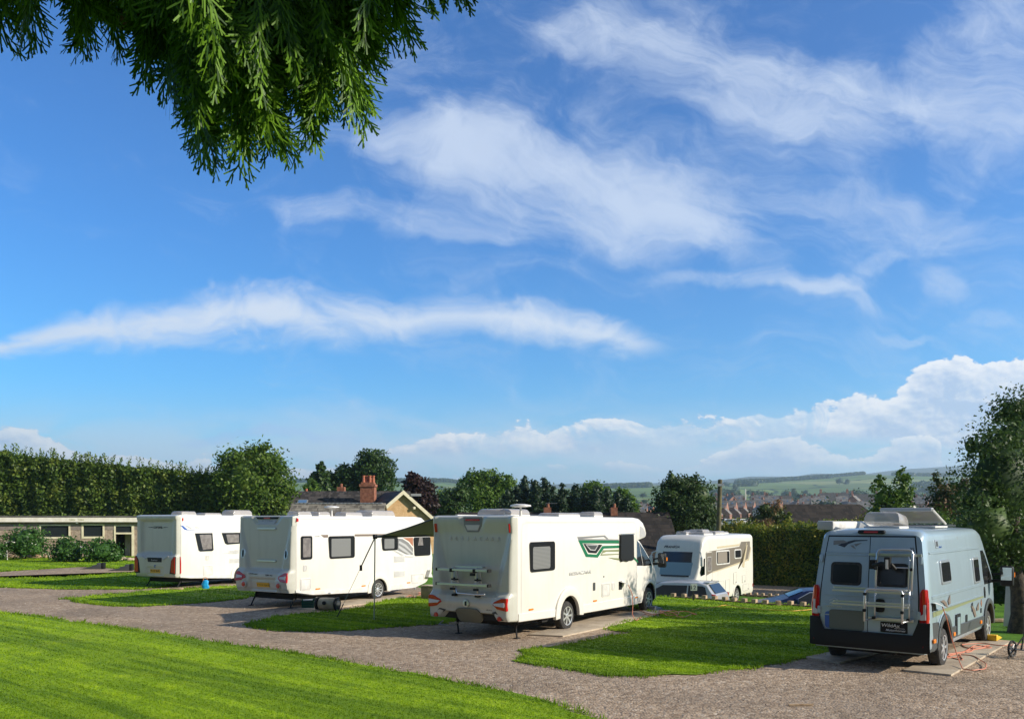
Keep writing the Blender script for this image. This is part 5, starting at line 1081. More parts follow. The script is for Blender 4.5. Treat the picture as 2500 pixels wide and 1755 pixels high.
# ---- trees behind the houses
T_('conifer', 'dark pointed conifer at the left end of the trees behind the brick chimney', 'tree', 108, 775, -2, [(775, 1190, 22, 30), (783, 1160, 15, 22), (766, 1170, 12, 16), (786, 1140, 6, 12)], 2500, .55, L_dark, th=5, tr=.3, seed=31)
T_('broadleaf_tree', 'tall dark tree with a broad open crown behind the chimney stack', 'tree', 112, 915, -2, [(912, 1140, 44, 40), (940, 1150, 30, 34), (886, 1160, 34, 34), (925, 1185, 42, 36), (905, 1118, 28, 24)], 7500, .42, L_dark, th=8, tr=.5, seed=32, core=.45, sig=.15)
T_('broadleaf_tree', 'spreading dark green tree between the conifer and the tall tree', 'tree', 112, 835, -2, [(820, 1175, 30, 32), (850, 1165, 32, 34), (835, 1195, 44, 24), (868, 1185, 24, 28)], 5000, .45, L_dark, th=7, tr=.4, seed=33, sig=.17)
T_('broadleaf_tree', 'small light green tree low beside the dark conifer', 'tree', 100, 758, -2, [(758, 1186, 15, 14), (766, 1196, 12, 12)], 900, .45, L_mid, th=3, tr=.2, seed=34)
T_('copper_beech', 'purple leaved tree beside the rendered gable', 'tree', 82, 1018, -1, [(1008, 1180, 24, 24), (1030, 1205, 30, 36), (1006, 1215, 28, 40), (1045, 1230, 24, 26), (1010, 1163, 12, 14)], 5500, .36, L_purple, th=3, tr=.25, seed=35, sig=.16)
T_('broadleaf_tree', 'tall sunlit green tree above the tail of the central motorhome', 'tree', 96, 1160, -2, [(1165, 1185, 34, 34), (1190, 1178, 34, 30), (1140, 1190, 26, 28), (1230, 1185, 28, 28), (1175, 1225, 52, 40), (1215, 1215, 36, 34)], 9000, .36, L_mid, th=5, tr=.4, seed=36, sig=.16, core=.5)
T_('broadleaf_tree', 'dark lower tree between the purple tree and the sunlit green tree', 'tree', 90, 1105, -2, [(1100, 1225, 30, 32), (1125, 1205, 22, 26), (1085, 1240, 26, 20)], 3500, .38, L_dark, th=3, tr=.3, seed=37)
T_('birch_tree', 'pale feathery young tree next to the purple tree', 'tree', 100, 1076, -2, [(1076, 1222, 12, 26), (1070, 1240, 16, 20)], 1000, .35, L_mid, th=4, tr=.12, seed=38, core=0)
for i, (px, top, w) in enumerate([(1240, 1196, 15), (1262, 1186, 15), (1280, 1165, 17), (1306, 1172, 15), (1330, 1168, 16), (1350, 1188, 11), (1373, 1186, 11), (1402, 1185, 16), (1430, 1196, 15), (1456, 1190, 15), (1482, 1192, 16), (1508, 1202, 15), (1530, 1215, 12)]):
    bot = 1262; L = [(px, top + (bot - top) * f, w * 1.3 * k_, (bot - top) * .17) for f, k_ in ((.12, .45), (.28, .75), (.45, .92), (.62, 1.0), (.8, 1.0), (.94, 1.0))]
    T_('cypress_tree', ['narrow dark cypress in the left clump above the motorhome roof', 'narrow dark cypress in the right row above the motorhome roof'][px > 1360], 'tree', 86 + (i % 3) * 1.2, px, -2, L, 2100, .30, L_cyp, th=2, tr=.15, seed=40 + i, sig=.26, core=.8, up=.6, group='cypress trees behind the motorhome')
T_('broadleaf_tree', 'light green bushy tree showing above the row of cypresses', 'tree', 100, 1450, -2, [(1445, 1200, 26, 24), (1470, 1205, 20, 20), (1430, 1210, 20, 18)], 2500, .4, L_mid, th=5, tr=.3, seed=60)
T_('broadleaf_tree', 'light green tree at the right end of the cypress row', 'tree', 90, 1530, -2, [(1515, 1215, 20, 24), (1532, 1235, 22, 26), (1548, 1248, 14, 16)], 2500, .4, L_mid, th=3, tr=.3, seed=61)
T_('holm_oak', 'dense dark evergreen tree with upright shoots behind the second motorhome', 'tree', 52, 1668, -1.3, [(1640, 1215, 44, 42), (1700, 1212, 46, 42), (1665, 1190, 40, 30), (1670, 1255, 78, 44), (1620, 1250, 34, 34), (1720, 1250, 34, 40), (1640, 1170, 14, 22), (1690, 1180, 20, 22), (1668, 1290, 70, 26)], 17000, .20, leafmat('holm_oak_leaf', (.022, .050, .014), (.060, .105, .024)), th=1.5, tr=.2, seed=62, sig=.16, core=.72)
# ---- shrubs, hedge and trees on the right
T_('ornamental_shrub', 'yellow green shrub with bright tips left of the wooden pole base', 'bush', 53, 1785, -1.2, [(1775, 1296, 34, 26), (1805, 1292, 34, 26), (1760, 1305, 24, 20), (1830, 1296, 26, 24), (1800, 1320, 60, 30), (1850, 1330, 50, 50)], 4800, .17, L_lime, th=.6, tr=.07, seed=70)
T_('ornamental_shrub', 'tall green and bronze leaved shrub in front of the town', 'bush', 55, 1880, -1.2, [(1885, 1262, 30, 32), (1855, 1272, 30, 26), (1900, 1240, 18, 20), (1870, 1240, 20, 16), (1880, 1300, 44, 24)], 3800, .17, L_rust, th=1, tr=.08, seed=71)
T_('golden_conifer', 'small golden yellow pointed shrub by the dark tiled roof', 'bush', 54, 1918, -1.2, [(1918, 1285, 16, 24), (1922, 1268, 12, 18), (1910, 1300, 18, 20)], 1300, .15, L_lime, th=.4, tr=.06, seed=72)
T_('bronze_shrub', 'brown leaved shrub above the motorhome tail', 'bush', 52, 1868, -1.2, [(1868, 1290, 24, 22), (1885, 1302, 22, 18)], 1800, .16, L_brown, th=.4, tr=.06, seed=73, trunk=False)
hedge('privet_hedge', 'square cut dark hedge with sunlit top right of the second motorhome', (13.2, 50.0), (19.2, 46.0), 4.0, -1.15, lambda s: interp(s, [(0, 2.15), (.3, 2.2), (.6, 2.35), (1, 2.5)]), 16000, .16, L_lime, 8, 90, .5)
hedge('boundary_hedge', 'dark hedge running on behind the blue camper van', (19.4, 45.5), (30, 36), 3.5, -1.2, lambda s: 2.4 + .3 * s, 14000, .20, L_dark, 9, 60, .5)
T_('maple_tree', 'young upright green tree with two leaders behind the camper van', 'tree', 42, 2178, -1.2, [(2152, 1215, 26, 38), (2202, 1205, 28, 44), (2178, 1245, 44, 38), (2150, 1180, 12, 24), (2206, 1168, 14, 26), (2180, 1275, 50, 28)], 5600, .17, L_mid, th=2.0, tr=.12, seed=80, core=.5, sig=.17)
for i, (px, py, Y, rx, rz, lb) in enumerate([(2130, 1288, 41.5, 44, 34, 'yellow green shrub directly behind the camper van awning'), (2215, 1285, 41.5, 50, 38, 'yellow green shrub behind the camper van rooflights'), (2300, 1290, 41, 50, 42, 'yellow green shrub above the camper van front roof'), (2375, 1300, 40, 46, 44, 'yellow green shrub beside the big tree')]):
    T_('garden_shrub', lb, 'bush', Y, px, -.8, [(px, py, rx, rz), (px - rx * .4, py + 18, rx * .6, rz * .8), (px + rx * .4, py + 14, rx * .6, rz * .8), (px, py - rz * .45, rx * .5, rz * .5)], 2600, .15, L_lime if i != 2 else L_mid, th=.8, tr=.07, seed=84 + i)
T_('red_tipped_tree', 'green tree with reddish new tips left of the big tree', 'tree', 42, 2310, -.8, [(2295, 1215, 28, 40), (2330, 1225, 30, 44), (2305, 1255, 44, 36), (2290, 1178, 12, 26), (2345, 1190, 22, 26), (2372, 1230, 34, 50)], 5200, .16, L_rust, th=1.8, tr=.12, seed=90, core=.5)
hedge('laurel_hedge', 'dark evergreen hedge between the camper van and the big tree', (13.6, 30.5), (21.5, 25.0), 2.5, -.2, lambda s: 2.3 + .6 * s, 12000, .17, L_dark, 12, 20, .4)
# the big tree at the right edge
def big_tree():
    bx, by = 11.85, 19.8; r = thing('apple_tree', 'large dark leaved tree with a forked leaning trunk at the right edge', 'tree', (bx, by, 0))
    L = [(2450, 1180, 120, 150), (2500, 1100, 130, 120), (2540, 1040, 120, 100), (2420, 1290, 90, 90), (2390, 1220, 60, 70), (2480, 1010, 60, 50), (2545, 1200, 130, 140), (2430, 1110, 60, 60), (2600, 1110, 90, 110), (2500, 1330, 90, 60), (2370, 1090, 26, 26)]
    org = Vector((bx, by, 0)); lobes = [lob(a, b, by + dy, c, d, c * .45, org) for (a, b, c, d), dy in zip(L, (.9, 2.3, 2.8, -.3, .7, 2.9, 1.2, 2.2, 2.4, -.3, 2.4))]
    crown('crown', leafmat('apple_leaf', (.030, .066, .016), (.080, .140, .028)), r, lobes, 26000, .095, 95, .62, sig=.17, fill=.3)
    mb = MB(); B = lambda px, py, dy=0: tuple(A(px, py, by + dy) - org)
    mb.tube([B(2490, 1548), B(2492, 1500), B(2488, 1440), B(2476, 1390), B(2466, 1340), B(2480, 1260)], [.28, .21, .18, .165, .15, .09], 14)
    mb.tube([B(2478, 1412), B(2445, 1375), B(2410, 1345), B(2385, 1320, -.1), B(2372, 1260, -.2)], [.16, .13, .11, .085, .04], 10); mb.tube([B(2470, 1385), B(2500, 1330, .2), B(2540, 1250, .3)], [.15, .11, .05], 10); mb.tube([B(2412, 1348), B(2395, 1290, .2), B(2400, 1220, .3)], [.07, .05, .02], 8)
    mb.build('trunk', M_bark, r, smooth=60); return r
big_tree()
T_('ground_ivy', 'low clump of leaves at the foot of the big tree', 'plant', 20.6, 2492, 0, [(2478, 1538, 22, 12), (2512, 1535, 26, 16)], 900, .06, L_mid, trunk=False, crown_name='foliage', seed=97)
# ---- distant trees: copies of three prototypes
ALLT = []
ORD = ['leftmost', 'second', 'third', 'fourth', 'fifth', 'sixth', 'seventh', 'eighth', 'ninth', 'tenth', '11th', '12th', '13th', '14th', '15th', '16th', '17th', '18th', '19th', '20th', '21st', '22nd', '23rd', '24th', '25th', '26th', '27th', '28th', '29th', '30th', '31st', '32nd', '33rd', '34th', '35th', '36th', '37th', '38th', '39th', '40th']
def ordinal(objs, fmt):
    for i, o in enumerate(objs): o['label'] = fmt.replace('@', ORD[i] if i == 0 else ORD[i] + ' from the left')
def far_trees():
    rr = random.Random(5); protos = []
    for k in range(3):
        L = [(0, 0, 4.2, 3.4, 3.4, 2.8), (1.6, .4, 3.4, 2.2, 2.2, 2.0), (-1.7, -.3, 3.2, 2.2, 2.2, 2.0)][: 3] if k < 2 else [(0, 0, 4.6, 2.4, 2.4, 3.6), (.5, 0, 3.0, 2.6, 2.6, 2.2)]
        protos.append(tree('distant_tree', 'dark rounded tree among the fields and houses of the far valley', 'tree', (0, 0, 0), L, 420, .95, L_far, th=2.5, tr=.3, seed=200 + k, group='trees across the valley', core=.8))
    spots = [(1790, 1196, 1300), (1772, 1183, 2000), (1795, 1187, 1700), (1805, 1200, 1100), (1812, 1206, 900), (1840, 1203, 1000), (1852, 1202, 1000), (1828, 1191, 1500), (1851, 1190, 1400), (1861, 1190, 1400), (1878, 1200, 1000), (1893, 1204, 900), (1898, 1204, 900), (1921, 1192, 1300), (1938, 1192, 1300), (1925, 1206, 800), (1935, 1200, 800), (1945, 1198, 780), (1955, 1200, 800), (1962, 1206, 760), (1968, 1187, 1500), (1972, 1198, 1100), (1982, 1196, 1100), (2000, 1204, 740), (2012, 1206, 740), (2020, 1202, 820), (2032, 1200, 820), (2044, 1200, 820), (2049, 1175, 2000), (2068, 1174, 2000), (2078, 1200, 800), (2090, 1198, 800), (2100, 1200, 820), (2110, 1198, 800), (2122, 1200, 760), (1990, 1206, 700), (2050, 1206, 700), (1880, 1206, 720), (1765, 1204, 800), (1750, 1200, 1000), (2235, 1205, 700), (2248, 1203, 700), (2262, 1208, 650), (2225, 1190, 1200), (2215, 1186, 1300), (2240, 1185, 1400), (2270, 1190, 1200), (2285, 1195, 900), (1490, 1203, 1000), (1530, 1205, 900), (1545, 1208, 800), (1575, 1210, 700), (1085, 1205, 500), (1065, 1208, 420), (1100, 1212, 400), (1570, 1198, 1300), (1560, 1186, 2200), (1500, 1200, 1200), (1780, 1212, 620), (2005, 1228, 420), (2015, 1226, 430), (1995, 1229, 420)]
    for i, (px, py, Y) in enumerate(spots):
        o = protos[i % 3] if i < 3 else copy_tree(protos[i % 3]); x = (px - 1250) / FPX * Y; o['_s'] = px + 1e4 * (0 if Y >= 1300 else 1 if Y >= 700 else 2); ALLT.append(o); o.location = (x, Y, tz(x, Y) - .3); s = (.9 + rr.random() * .7) * (1 + Y / 3500); o.scale = (s * rr.uniform(.9, 1.4), s, s * rr.uniform(.8, 1.1)); o.rotation_euler = (0, 0, rr.uniform(0, 6))
far_trees()
for k, f in enumerate(('small dark isolated tree in the far hillside fields, @', 'dark rounded tree in the belt behind the town, @', 'dark tree standing among the town houses, @')):
    q = sorted([o for o in ALLT if int(o['_s'] // 1e4 + .001) == k], key=lambda o: o['_s']); ordinal(q, f)
for o in ALLT: del o['_s']
def woodland():
    rg = np.random.default_rng(77); Ps = []
    for (pa, pb, ya, yb, n) in [(1905, 2032, 2500, 2750, 900), (2028, 2108, 2750, 2950, 700), (1798, 1848, 2500, 2650, 300), (1797, 1845, 2000, 2100, 300), (1845, 1905, 2400, 2600, 300), (1428, 1588, 2200, 2500, 800), (2180, 2230, 2600, 2900, 350), (2240, 2330, 2700, 2950, 450), (2060, 2110, 1500, 1600, 90), (2230, 2330, 1700, 2000, 350), (700, 1130, 2500, 2950, 2600), (1480, 1530, 1300, 1400, 90), (1740, 1800, 1400, 1500, 80), (-100, 700, 2500, 2950, 600)]:
        Y = rg.uniform(ya, yb, n); px = rg.uniform(pa, pb, n); X = (px - 1250) / FPX * Y; Ps.append(np.column_stack([X, Y, terrain(X, Y)]))
    c = np.concatenate(Ps); per = 26; n = len(c) * per; ci = np.repeat(np.arange(len(c)), per); d = rg.normal(size=(n, 3)); d /= np.linalg.norm(d, axis=1)[:, None]; R = rg.uniform(4.5, 7.5, len(c))[ci]
    p = c[ci] + d * R[:, None] * np.array([1, 1, .8]) + np.array([0, 0, 5.0]); nr = d + rg.normal(size=(n, 3)) * .4; a = np.cross(nr, rg.normal(size=(n, 3))); a /= np.linalg.norm(a, axis=1)[:, None]; b = np.cross(nr, a); b /= np.linalg.norm(b, axis=1)[:, None]
    V, F = quads(p, a * 2.6, b * 2.3); o = np_mesh('far_woodland', V, F, L_far); tag(o, 'dark woods and plantations on the far hillsides', 'woodland', kind='stuff')
woodland()

# ---- overhanging conifer at the top left
def conifer():
    rg = np.random.default_rng(404); Vs = []
    def ribbons(S, E, w0, w1, nrm):
        d = E - S; side = np.cross(d, nrm); side /= np.maximum(np.linalg.norm(side, axis=1)[:, None], 1e-6); Vs.append(np.stack([S - side * w0, S + side * w0, E + side * w1, E - side * w1], 1))
    def frond(tip, L, d, lat, w=.0032, bushy=1.0):
        """d: unit vector base to tip; lat: lateral unit vector in the plane of the spray"""
        d = d / np.linalg.norm(d); lat = lat - d * lat.dot(d); lat /= np.linalg.norm(lat); nr = np.cross(d, lat); k = 13; t = np.linspace(0, 1, k)
        bend = rg.normal(0, .12); ax = tip[None] - d[None] * L * (1 - t)[:, None] + lat[None] * (bend * L * ((1 - t) ** 2))[:, None] + nr[None] * (rg.normal(0, .1) * L * ((1 - t) ** 2))[:, None]
        N = np.repeat(nr[None], k - 1, 0) + rg.normal(0, .25, (k - 1, 3)); ribbons(ax[:-1], ax[1:], w * 1.1, w * .9, N)
        S, E, NN = [], [], []
        for i in range(1, k - 1):
            for s in (-1, 1):
                if rg.random() < .1: continue
                l = L * (.40 * (1 - t[i]) ** .6 + .07) * rg.uniform(.7, 1.25) * bushy; an = rg.uniform(.30, .58); dd = d * math.cos(an) + lat * s * math.sin(an) + nr * rg.normal(0, .18); st = ax[i] + (ax[i + 1] - ax[i]) * rg.random(); mid = st + dd * l * .5; dd2 = dd * .8 + d * .35; dd2 /= np.linalg.norm(dd2); en = mid + dd2 * l * .5
                S += [st, mid]; E += [mid, en]; nn = nr + rg.normal(0, .3, 3); NN += [nn, nn]
                m = int(1 + l / .030)
                for j in range(m):
                    u = (j + .6) / (m + .5); q = st + (en - st) * u; s2 = 1 if j % 2 else -1; a2 = rg.uniform(.32, .58); la = np.cross(nr, dd) * s2; e2 = q + (dd * math.cos(a2) + la * math.sin(a2)) * l * .62 * (1.1 - u) * rg.uniform(.7, 1.2) + nr * rg.normal(0, .004)
                    S.append(q); E.append(e2); NN.append(nn)
        ribbons(np.array(S), np.array(E), w, w * .75, np.array(NN))
    E_ = [(-400, 60), (0, 165), (60, 130), (108, 160), (150, 80), (195, 168), (250, 120), (290, 180), (330, 140), (360, 238), (408, 272), (446, 280), (470, 400), (520, 440), (566, 370), (592, 444), (650, 410), (690, 380), (725, 425), (752, 370), (762, 380), (805, 300), (850, 280), (890, 340), (905, 230), (930, 196), (958, 130), (1010, 140), (1020, 60), (1060, 35), (1090, 10), (1155, 30), (1180, -20), (1250, -60)]
    hero = [(20, 150, .2), (45, 165, -.1), (88, 160, .1), (195, 172, 0), (180, 140, -.3), (212, 150, .25), (288, 186, 0), (330, 170, -.2), (352, 236, -.3), (372, 238, .1), (388, 262, -.35), (410, 270, -.1), (432, 275, .15), (452, 330, -.5), (470, 400, -.25), (496, 440, -.1), (530, 440, .25), (548, 415, .4), (583, 446, -.15), (592, 430, 0), (610, 380, .3), (655, 420, .2), (700, 410, .45), (728, 430, .6), (752, 380, .1), (765, 382, 0), (775, 350, .1), (805, 310, .2), (850, 330, .1), (872, 340, .25), (896, 345, .35), (880, 290, .5), (930, 200, .5), (915, 185, .3), (955, 150, .25), (1012, 150, .5), (1000, 120, .35), (1018, 60, .9), (1060, 45, .3), (1085, 30, .2), (1122, 30, .15), (1150, 38, .35), (1160, 10, .6)]
    def put(px, py, Y, sl, L, b=1.0, w=.0032):
        py -= 38 if px < 1040 else 8
        tip = np.array(A(px, py, Y)); d = np.array([sl + rg.normal(0, .08), rg.normal(0, .22), -1.0]); lat = np.array([1.0, rg.normal(0, .55), rg.normal(0, .2)]); frond(tip, L, d, lat, w, b)
    for px, py, sl in hero:
        Y = rg.uniform(2.9, 3.3)
        if px > 1050: put(px, py, Y, sl, .17, .8)
        else:
            put(px, py, Y, sl, rg.uniform(.36, .50)); put(px - sl * 25 + rg.uniform(-14, 14), py - rg.uniform(20, 60), Y + rg.uniform(-.1, .3), sl, .26)
    n = 0
    while n < 700:
        px = rg.uniform(-420, 1030); e = interp(px, E_); py = e - 62 - abs(rg.normal(0, 1)) * 120 - rg.random() * 120
        if py < -420: continue
        n += 1; put(px, py, rg.uniform(2.75, 4.1), .05 + .35 * max(0, (px - 500) / 500) + rg.normal(0, .18), rg.uniform(.28, .46), rg.uniform(.8, 1.1))
    # denser mass behind, so that the left part is in its own shade
    for _ in range(620):
        px = rg.uniform(260, 900); py = rg.uniform(-480, min(interp(px, E_) - 110, 200)); put(px, py, rg.uniform(3.1, 4.6), rg.normal(.1, .25), .34, 1.4, .0050)
    for _ in range(900):   # unseen boughs above the frame, placed towards the sun to shade the left sprays
        q_ = np.array([rg.uniform(.1, 1.9), rg.uniform(2.0, 3.1), rg.uniform(5.35, 6.6)]); frond(q_, .45, np.array([rg.normal(.1, .3), rg.normal(0, .3), -1.0]), np.array([1.0, rg.normal(0, .6), 0]), .012, 1.5)
    for _ in range(420):
        px = rg.uniform(-500, 1100); put(px, rg.uniform(-900, -120), rg.uniform(2.6, 4.8), rg.normal(.1, .3), .42, 1.5, .0075)
    V = np.concatenate(Vs).reshape(-1, 3); r = thing('conifer', 'overhanging conifer boughs with drooping feathery sprays at the top left', 'tree', (0, 0, 0)); np_mesh('foliage', V, np.arange(len(V)).reshape(-1, 4), L_con, r)
    mb = MB(); mb.tube([(-4.2, 4.6, -.2), (-4.15, 4.6, 2.5), (-4.1, 4.5, 5), (-4.05, 4.5, 9)], [.42, .34, .28, .15], 14); mb.build('trunk', M_bark, r, smooth=60)
    mb = MB()
    for pts in ([(-4.1, 4.5, 4.7), (-2.8, 4.0, 5.2), (-1.6, 3.7, 5.1), (-.6, 3.5, 4.75)], [(-4.1, 4.5, 5.2), (-3.0, 3.6, 5.3), (-2.0, 3.3, 5.0)], [(-1.9, 3.8, 5.15), (-1.3, 3.3, 4.85), (-.9, 3.2, 4.5)], [(-2.6, 3.9, 5.2), (-2.0, 3.6, 4.9), (-1.55, 3.4, 4.6)]):
        q = MB(); q.tube(pts, [.07, .05, .035, .015][:len(pts)], 8); q.build('branch', M_bark, r, smooth=60)
    rb = [np.array(A(p_, q_, 3.0)) for p_, q_ in ((585, 285), (578, 305), (570, 330), (560, 352))]; q = MB(); q.tube([tuple(x) for x in rb], [.004, .007, .006, .002], 6); q.build('brown_twig', mat('dead_leaf', (.34, .12, .05), .7), r)
conifer()
for k, f in ((0, 'narrow dark cypress in the left clump above the motorhome roof, @'), (1, 'narrow dark cypress in the right row above the motorhome roof, @')):
    ordinal(sorted([o for o in bpy.data.objects if o.name.startswith('cypress_tree') and (o.location.x / o.location.y * FPX + 1250 > 1360) == bool(k)], key=lambda o: o.location.x / o.location.y), f)
# ---- unseen conifers added behind the viewpoint to block sky light from the vehicle tails
def backdrop():
    p = None
    for i, (x, y, s) in enumerate([(-26, -6, 1.0), (-19, -9, 1.15), (-12, -8, 1.0), (-5, -10, 1.2), (2, -8.5, 1.05), (9, -11, 1.1), (16, -13, 1.0), (-33, 0, .9), (23, -17, 1.0)]):
        if p is None:
            L = [(0, 0, 1.6, 3.2, 3.0, 1.8), (0, 0, 3.8, 2.9, 2.7, 2.0), (0, 0, 6.0, 2.3, 2.2, 2.0), (0, 0, 8.2, 1.6, 1.6, 1.8), (0, 0, 10, .8, .8, 1.5)]
            p = tree('sky_block_conifer', 'tall dark conifer added unseen behind the viewpoint to block sky light', 'tree', (0, 0, 0), L, 2600, .55, L_cyp, th=3, tr=.3, seed=300, group='unseen conifers added to block sky light', core=.9); o = p
        else: o = copy_tree(p)
        o['label'] = 'tall dark conifer added unseen behind the viewpoint to block sky light, ' + ORD[{7: 0, 0: 1, 1: 2, 2: 3, 3: 4, 4: 5, 5: 6, 6: 7, 8: 8}[i]]
        o.location = (x, y, 0); o.scale = (s * 1.35, s * 1.2, s * 1.15); o.rotation_euler = (0, 0, i * 1.3)
backdrop()
# ================================================================ buildings
def tiles(c1, c2, sc_=3.0, sz=.34):
    def fn(T, b):
        p = pos(T, True); x, y, z = T.sep(p); n = T.noise(p, sc_, 5, .7); row = T.m('FRACT', T.div(z, sz * .62)); off = T.mul(T.m('FLOOR', T.div(z, sz * .62)), .37)
        cell = T.voro(T.xyz(T.add(T.mul(x, 3.2), off), T.mul(y, .5), T.m('FLOOR', T.div(z, sz * .62))), 1.0, 'Color'); cr = T.sep(cell)[0]
        c = T.mix(T.ss(T.add(T.mul(n, .5), T.mul(cr, .5)), .3, .7), c1, c2); c = T.mix(T.ss(row, .16, .0), c, tuple(v * .35 for v in c1)); T.put(b.inputs['Base Color'], c)
        bump(T, b, T.add(row, T.mul(cr, .5)), .6, .05)
    return fn
M_tile = mat('dark_concrete_tiles', rough=.9, fn=tiles((.012, .010, .009), (.036, .028, .023), 1.2))
M_slate = mat('grey_slates', rough=.8, fn=tiles((.12, .105, .085), (.27, .245, .20), 2.5, .30))
M_slated = mat('dark_slates', rough=.8, fn=tiles((.030, .027, .026), (.085, .075, .070), 1.6, .30))
M_slatef = mat('far_slates', rough=.85, fn=varied((.13, .115, .105), (.26, .235, .215), .5))
M_brick = mat('red_brick', rough=.9, fn=varied((.21, .075, .042), (.34, .145, .085), 5, .4, 20))
M_brickf = mat('far_red_brick', rough=.9, fn=varied((.24, .105, .07), (.36, .19, .13), .5))
M_render = mat('roughcast_render', rough=.95, fn=varied((.27, .205, .155), (.40, .315, .25), 7, .9, 26, bd=.03))
M_eaves_shadow = mat('painted_eaves_shadow_tone', rough=.9, fn=varied((.20, .165, .15), (.27, .225, .205), 3))
M_tan = mat('tan_render', rough=.95, fn=varied((.50, .31, .15), (.62, .41, .22), 4, .6, 18))
M_whitew = mat('white_render', rough=.9, fn=varied((.66, .63, .57), (.76, .73, .68), 1))
M_cream = mat('cream_paint', rough=.5, fn=varied((.74, .68, .50), (.64, .57, .40), 3)); M_fascia = mat('white_fascia', rough=.5, fn=varied((.80, .76, .68), (.68, .63, .54), 2.5))
M_win = mat('window_glass', (.02, .025, .03), .08, spec=.7); M_terra = mat('terracotta', rough=.85, fn=varied((.33, .10, .055), (.43, .15, .085), 6)); M_lead = mat('lead_grey', (.20, .21, .22), .6)
M_felt = mat('roof_felt', rough=.95, fn=varied((.07, .07, .065), (.13, .125, .115), 2))
def box_part(name, a, b, m, parent, bevel=0.0): q = MB(); q.box(a, b); return q.build(name, m, parent, bevel, 1)
def toilet_block():
    r = thing('amenity_block', 'long low flat roofed roughcast block with white fascia, below the tall hedge', 'building', (0, 0, 0)); Y = 61.0; k = Y / FPX; X = lambda px: (px - 1250) * k; Z = lambda py: EYE - (py - HZ) * k
    wins = [(-28, 12, 1285, 1312), (104, 168, 1283, 1310), (198, 244, 1282, 1309.5), (400, 450, 1283, 1310)]; door = (270, 310)
    x0, x1 = X(-330), X(690); top = Z(1273); o = []
    for a, b, c, d in wins: o.append((X(a), X(b), Z(d), Z(c)))
    o.append((X(door[0]), X(door[1]), -.1, Z(1282))); o.sort(); mb = MB(); cur = x0
    for a, b, zb, zt in o:
        mb.box((cur, Y, -.2), (a, Y + .25, top)); mb.box((a, Y, zt), (b, Y + .25, top))
        if zb > 0: mb.box((a, Y, -.2), (b, Y + .25, zb))
        cur = b
    mb.box((cur, Y, -.2), (x1, Y + .25, top)); mb.box((x0, Y + .25, -.2), (x0 + .25, Y + 5.5, top)); mb.box((x1 - .25, Y + .25, -.2), (x1, Y + 5.5, top)); mb.box((x0 + .25, Y + 5.2, -.2), (x1 - .25, Y + 5.5, top)); mb.build('wall', M_render, r, smooth=0)
    mb = MB(); cur = x0; z0 = Z(1293)
    for a, b, zb, zt in o: mb.box((cur, Y - .03, z0), (a - .09, Y - .003, top)); mb.box((a - .09, Y - .03, zt + .09), (b + .09, Y - .003, top)); cur = b + .09
    mb.box((cur, Y - .03, z0), (x1, Y - .003, top)); mb.build('painted_eaves_shadow', M_eaves_shadow, r, smooth=0)  # mauve strip painted in place of the fascia's shadow on the wall
    box_part('floor_slab', (x0 + .25, Y + .25, -.15), (x1 - .25, Y + 5.2, .02), M_conc, r)
    rf = MB(); rf.box((x0 - .3, Y - .45, Z(1262)), (x1 + .3, Y + 5.8, Z(1258.5))); rf.build('roof', M_felt, r)
    fa = box_part('fascia', (x0 - .3, Y - .42, Z(1273.8)), (x1 + .3, Y - .36, Z(1263)), M_fascia, r); box_part('soffit', (x0 - .3, Y - .36, Z(1273.8)), (x1 + .3, Y - .002, Z(1272.6)), M_fascia, r)
    for px in (177, 197): text_part('lettering', 'Toilets', (X(px - 7), Y - .43, Z(1270)), (1, 0, 0), (0, 0, 1), .13, mat('faded_green_lettering', (.50, .50, .28), .6), fa, .006, 0, .40)
    box_part('wall_lamp', (X(184), Y - .30, Z(1277.5)), (X(189), Y - .12, Z(1274.5)), M_plasw, r)
    for a, b, zb, zt in o:
        if zb > 0:
            f = MB(); t = .10
            for c_, d_ in (((a - .08, zb - .14), (b + .08, zb)), ((a - .08, zt), (b + .08, zt + .08)), ((a - .08, zb), (a + .04, zt)), ((b - .04, zb), (b + .08, zt))): f.box((c_[0], Y - .05, c_[1]), (d_[0], Y + .08, d_[1]))
            w = f.build('window', M_cream, r, smooth=0); box_part('pane', (a + .02, Y + .04, zb), (b - .02, Y + .06, zt), M_win, w)
        else:
            zm = Z(1304); f = MB()
            for c_, d_ in (((a - .06, -.05), (a + .05, zt)), ((b - .05, -.05), (b + .12, zt)), ((a + .05, zt - .06), (b - .05, zt)), ((a + .05, zm), (b - .05, zm + .12))): f.box((c_[0], Y - .05, c_[1]), (d_[0], Y + .10, d_[1]))
            w = f.build('doorway', M_cream, r, smooth=0); box_part('pane', (a + .05, Y + .04, zm + .12), (b - .05, Y + .06, zt - .06), M_win, w)
            q = MB(); q.obox((b - .12, Y + .48, zm / 2), .05, .85, zm - .05, R_(-6)); q.build('door', mat('brown_door', (.30, .20, .12), .5), r); box_part('porch_panel', (a + .50, Y + 1.4, 0), (b - .05, Y + 1.5, 2.1), M_whitew, r)
toilet_block()
AB = bpy.data.objects['amenity_block']; _c = Vector((-32.2, 61, 0)); AB.rotation_euler = (0, 0, R_(17)); AB.location = _c - Matrix.Rotation(R_(17), 3, 'Z') @ _c

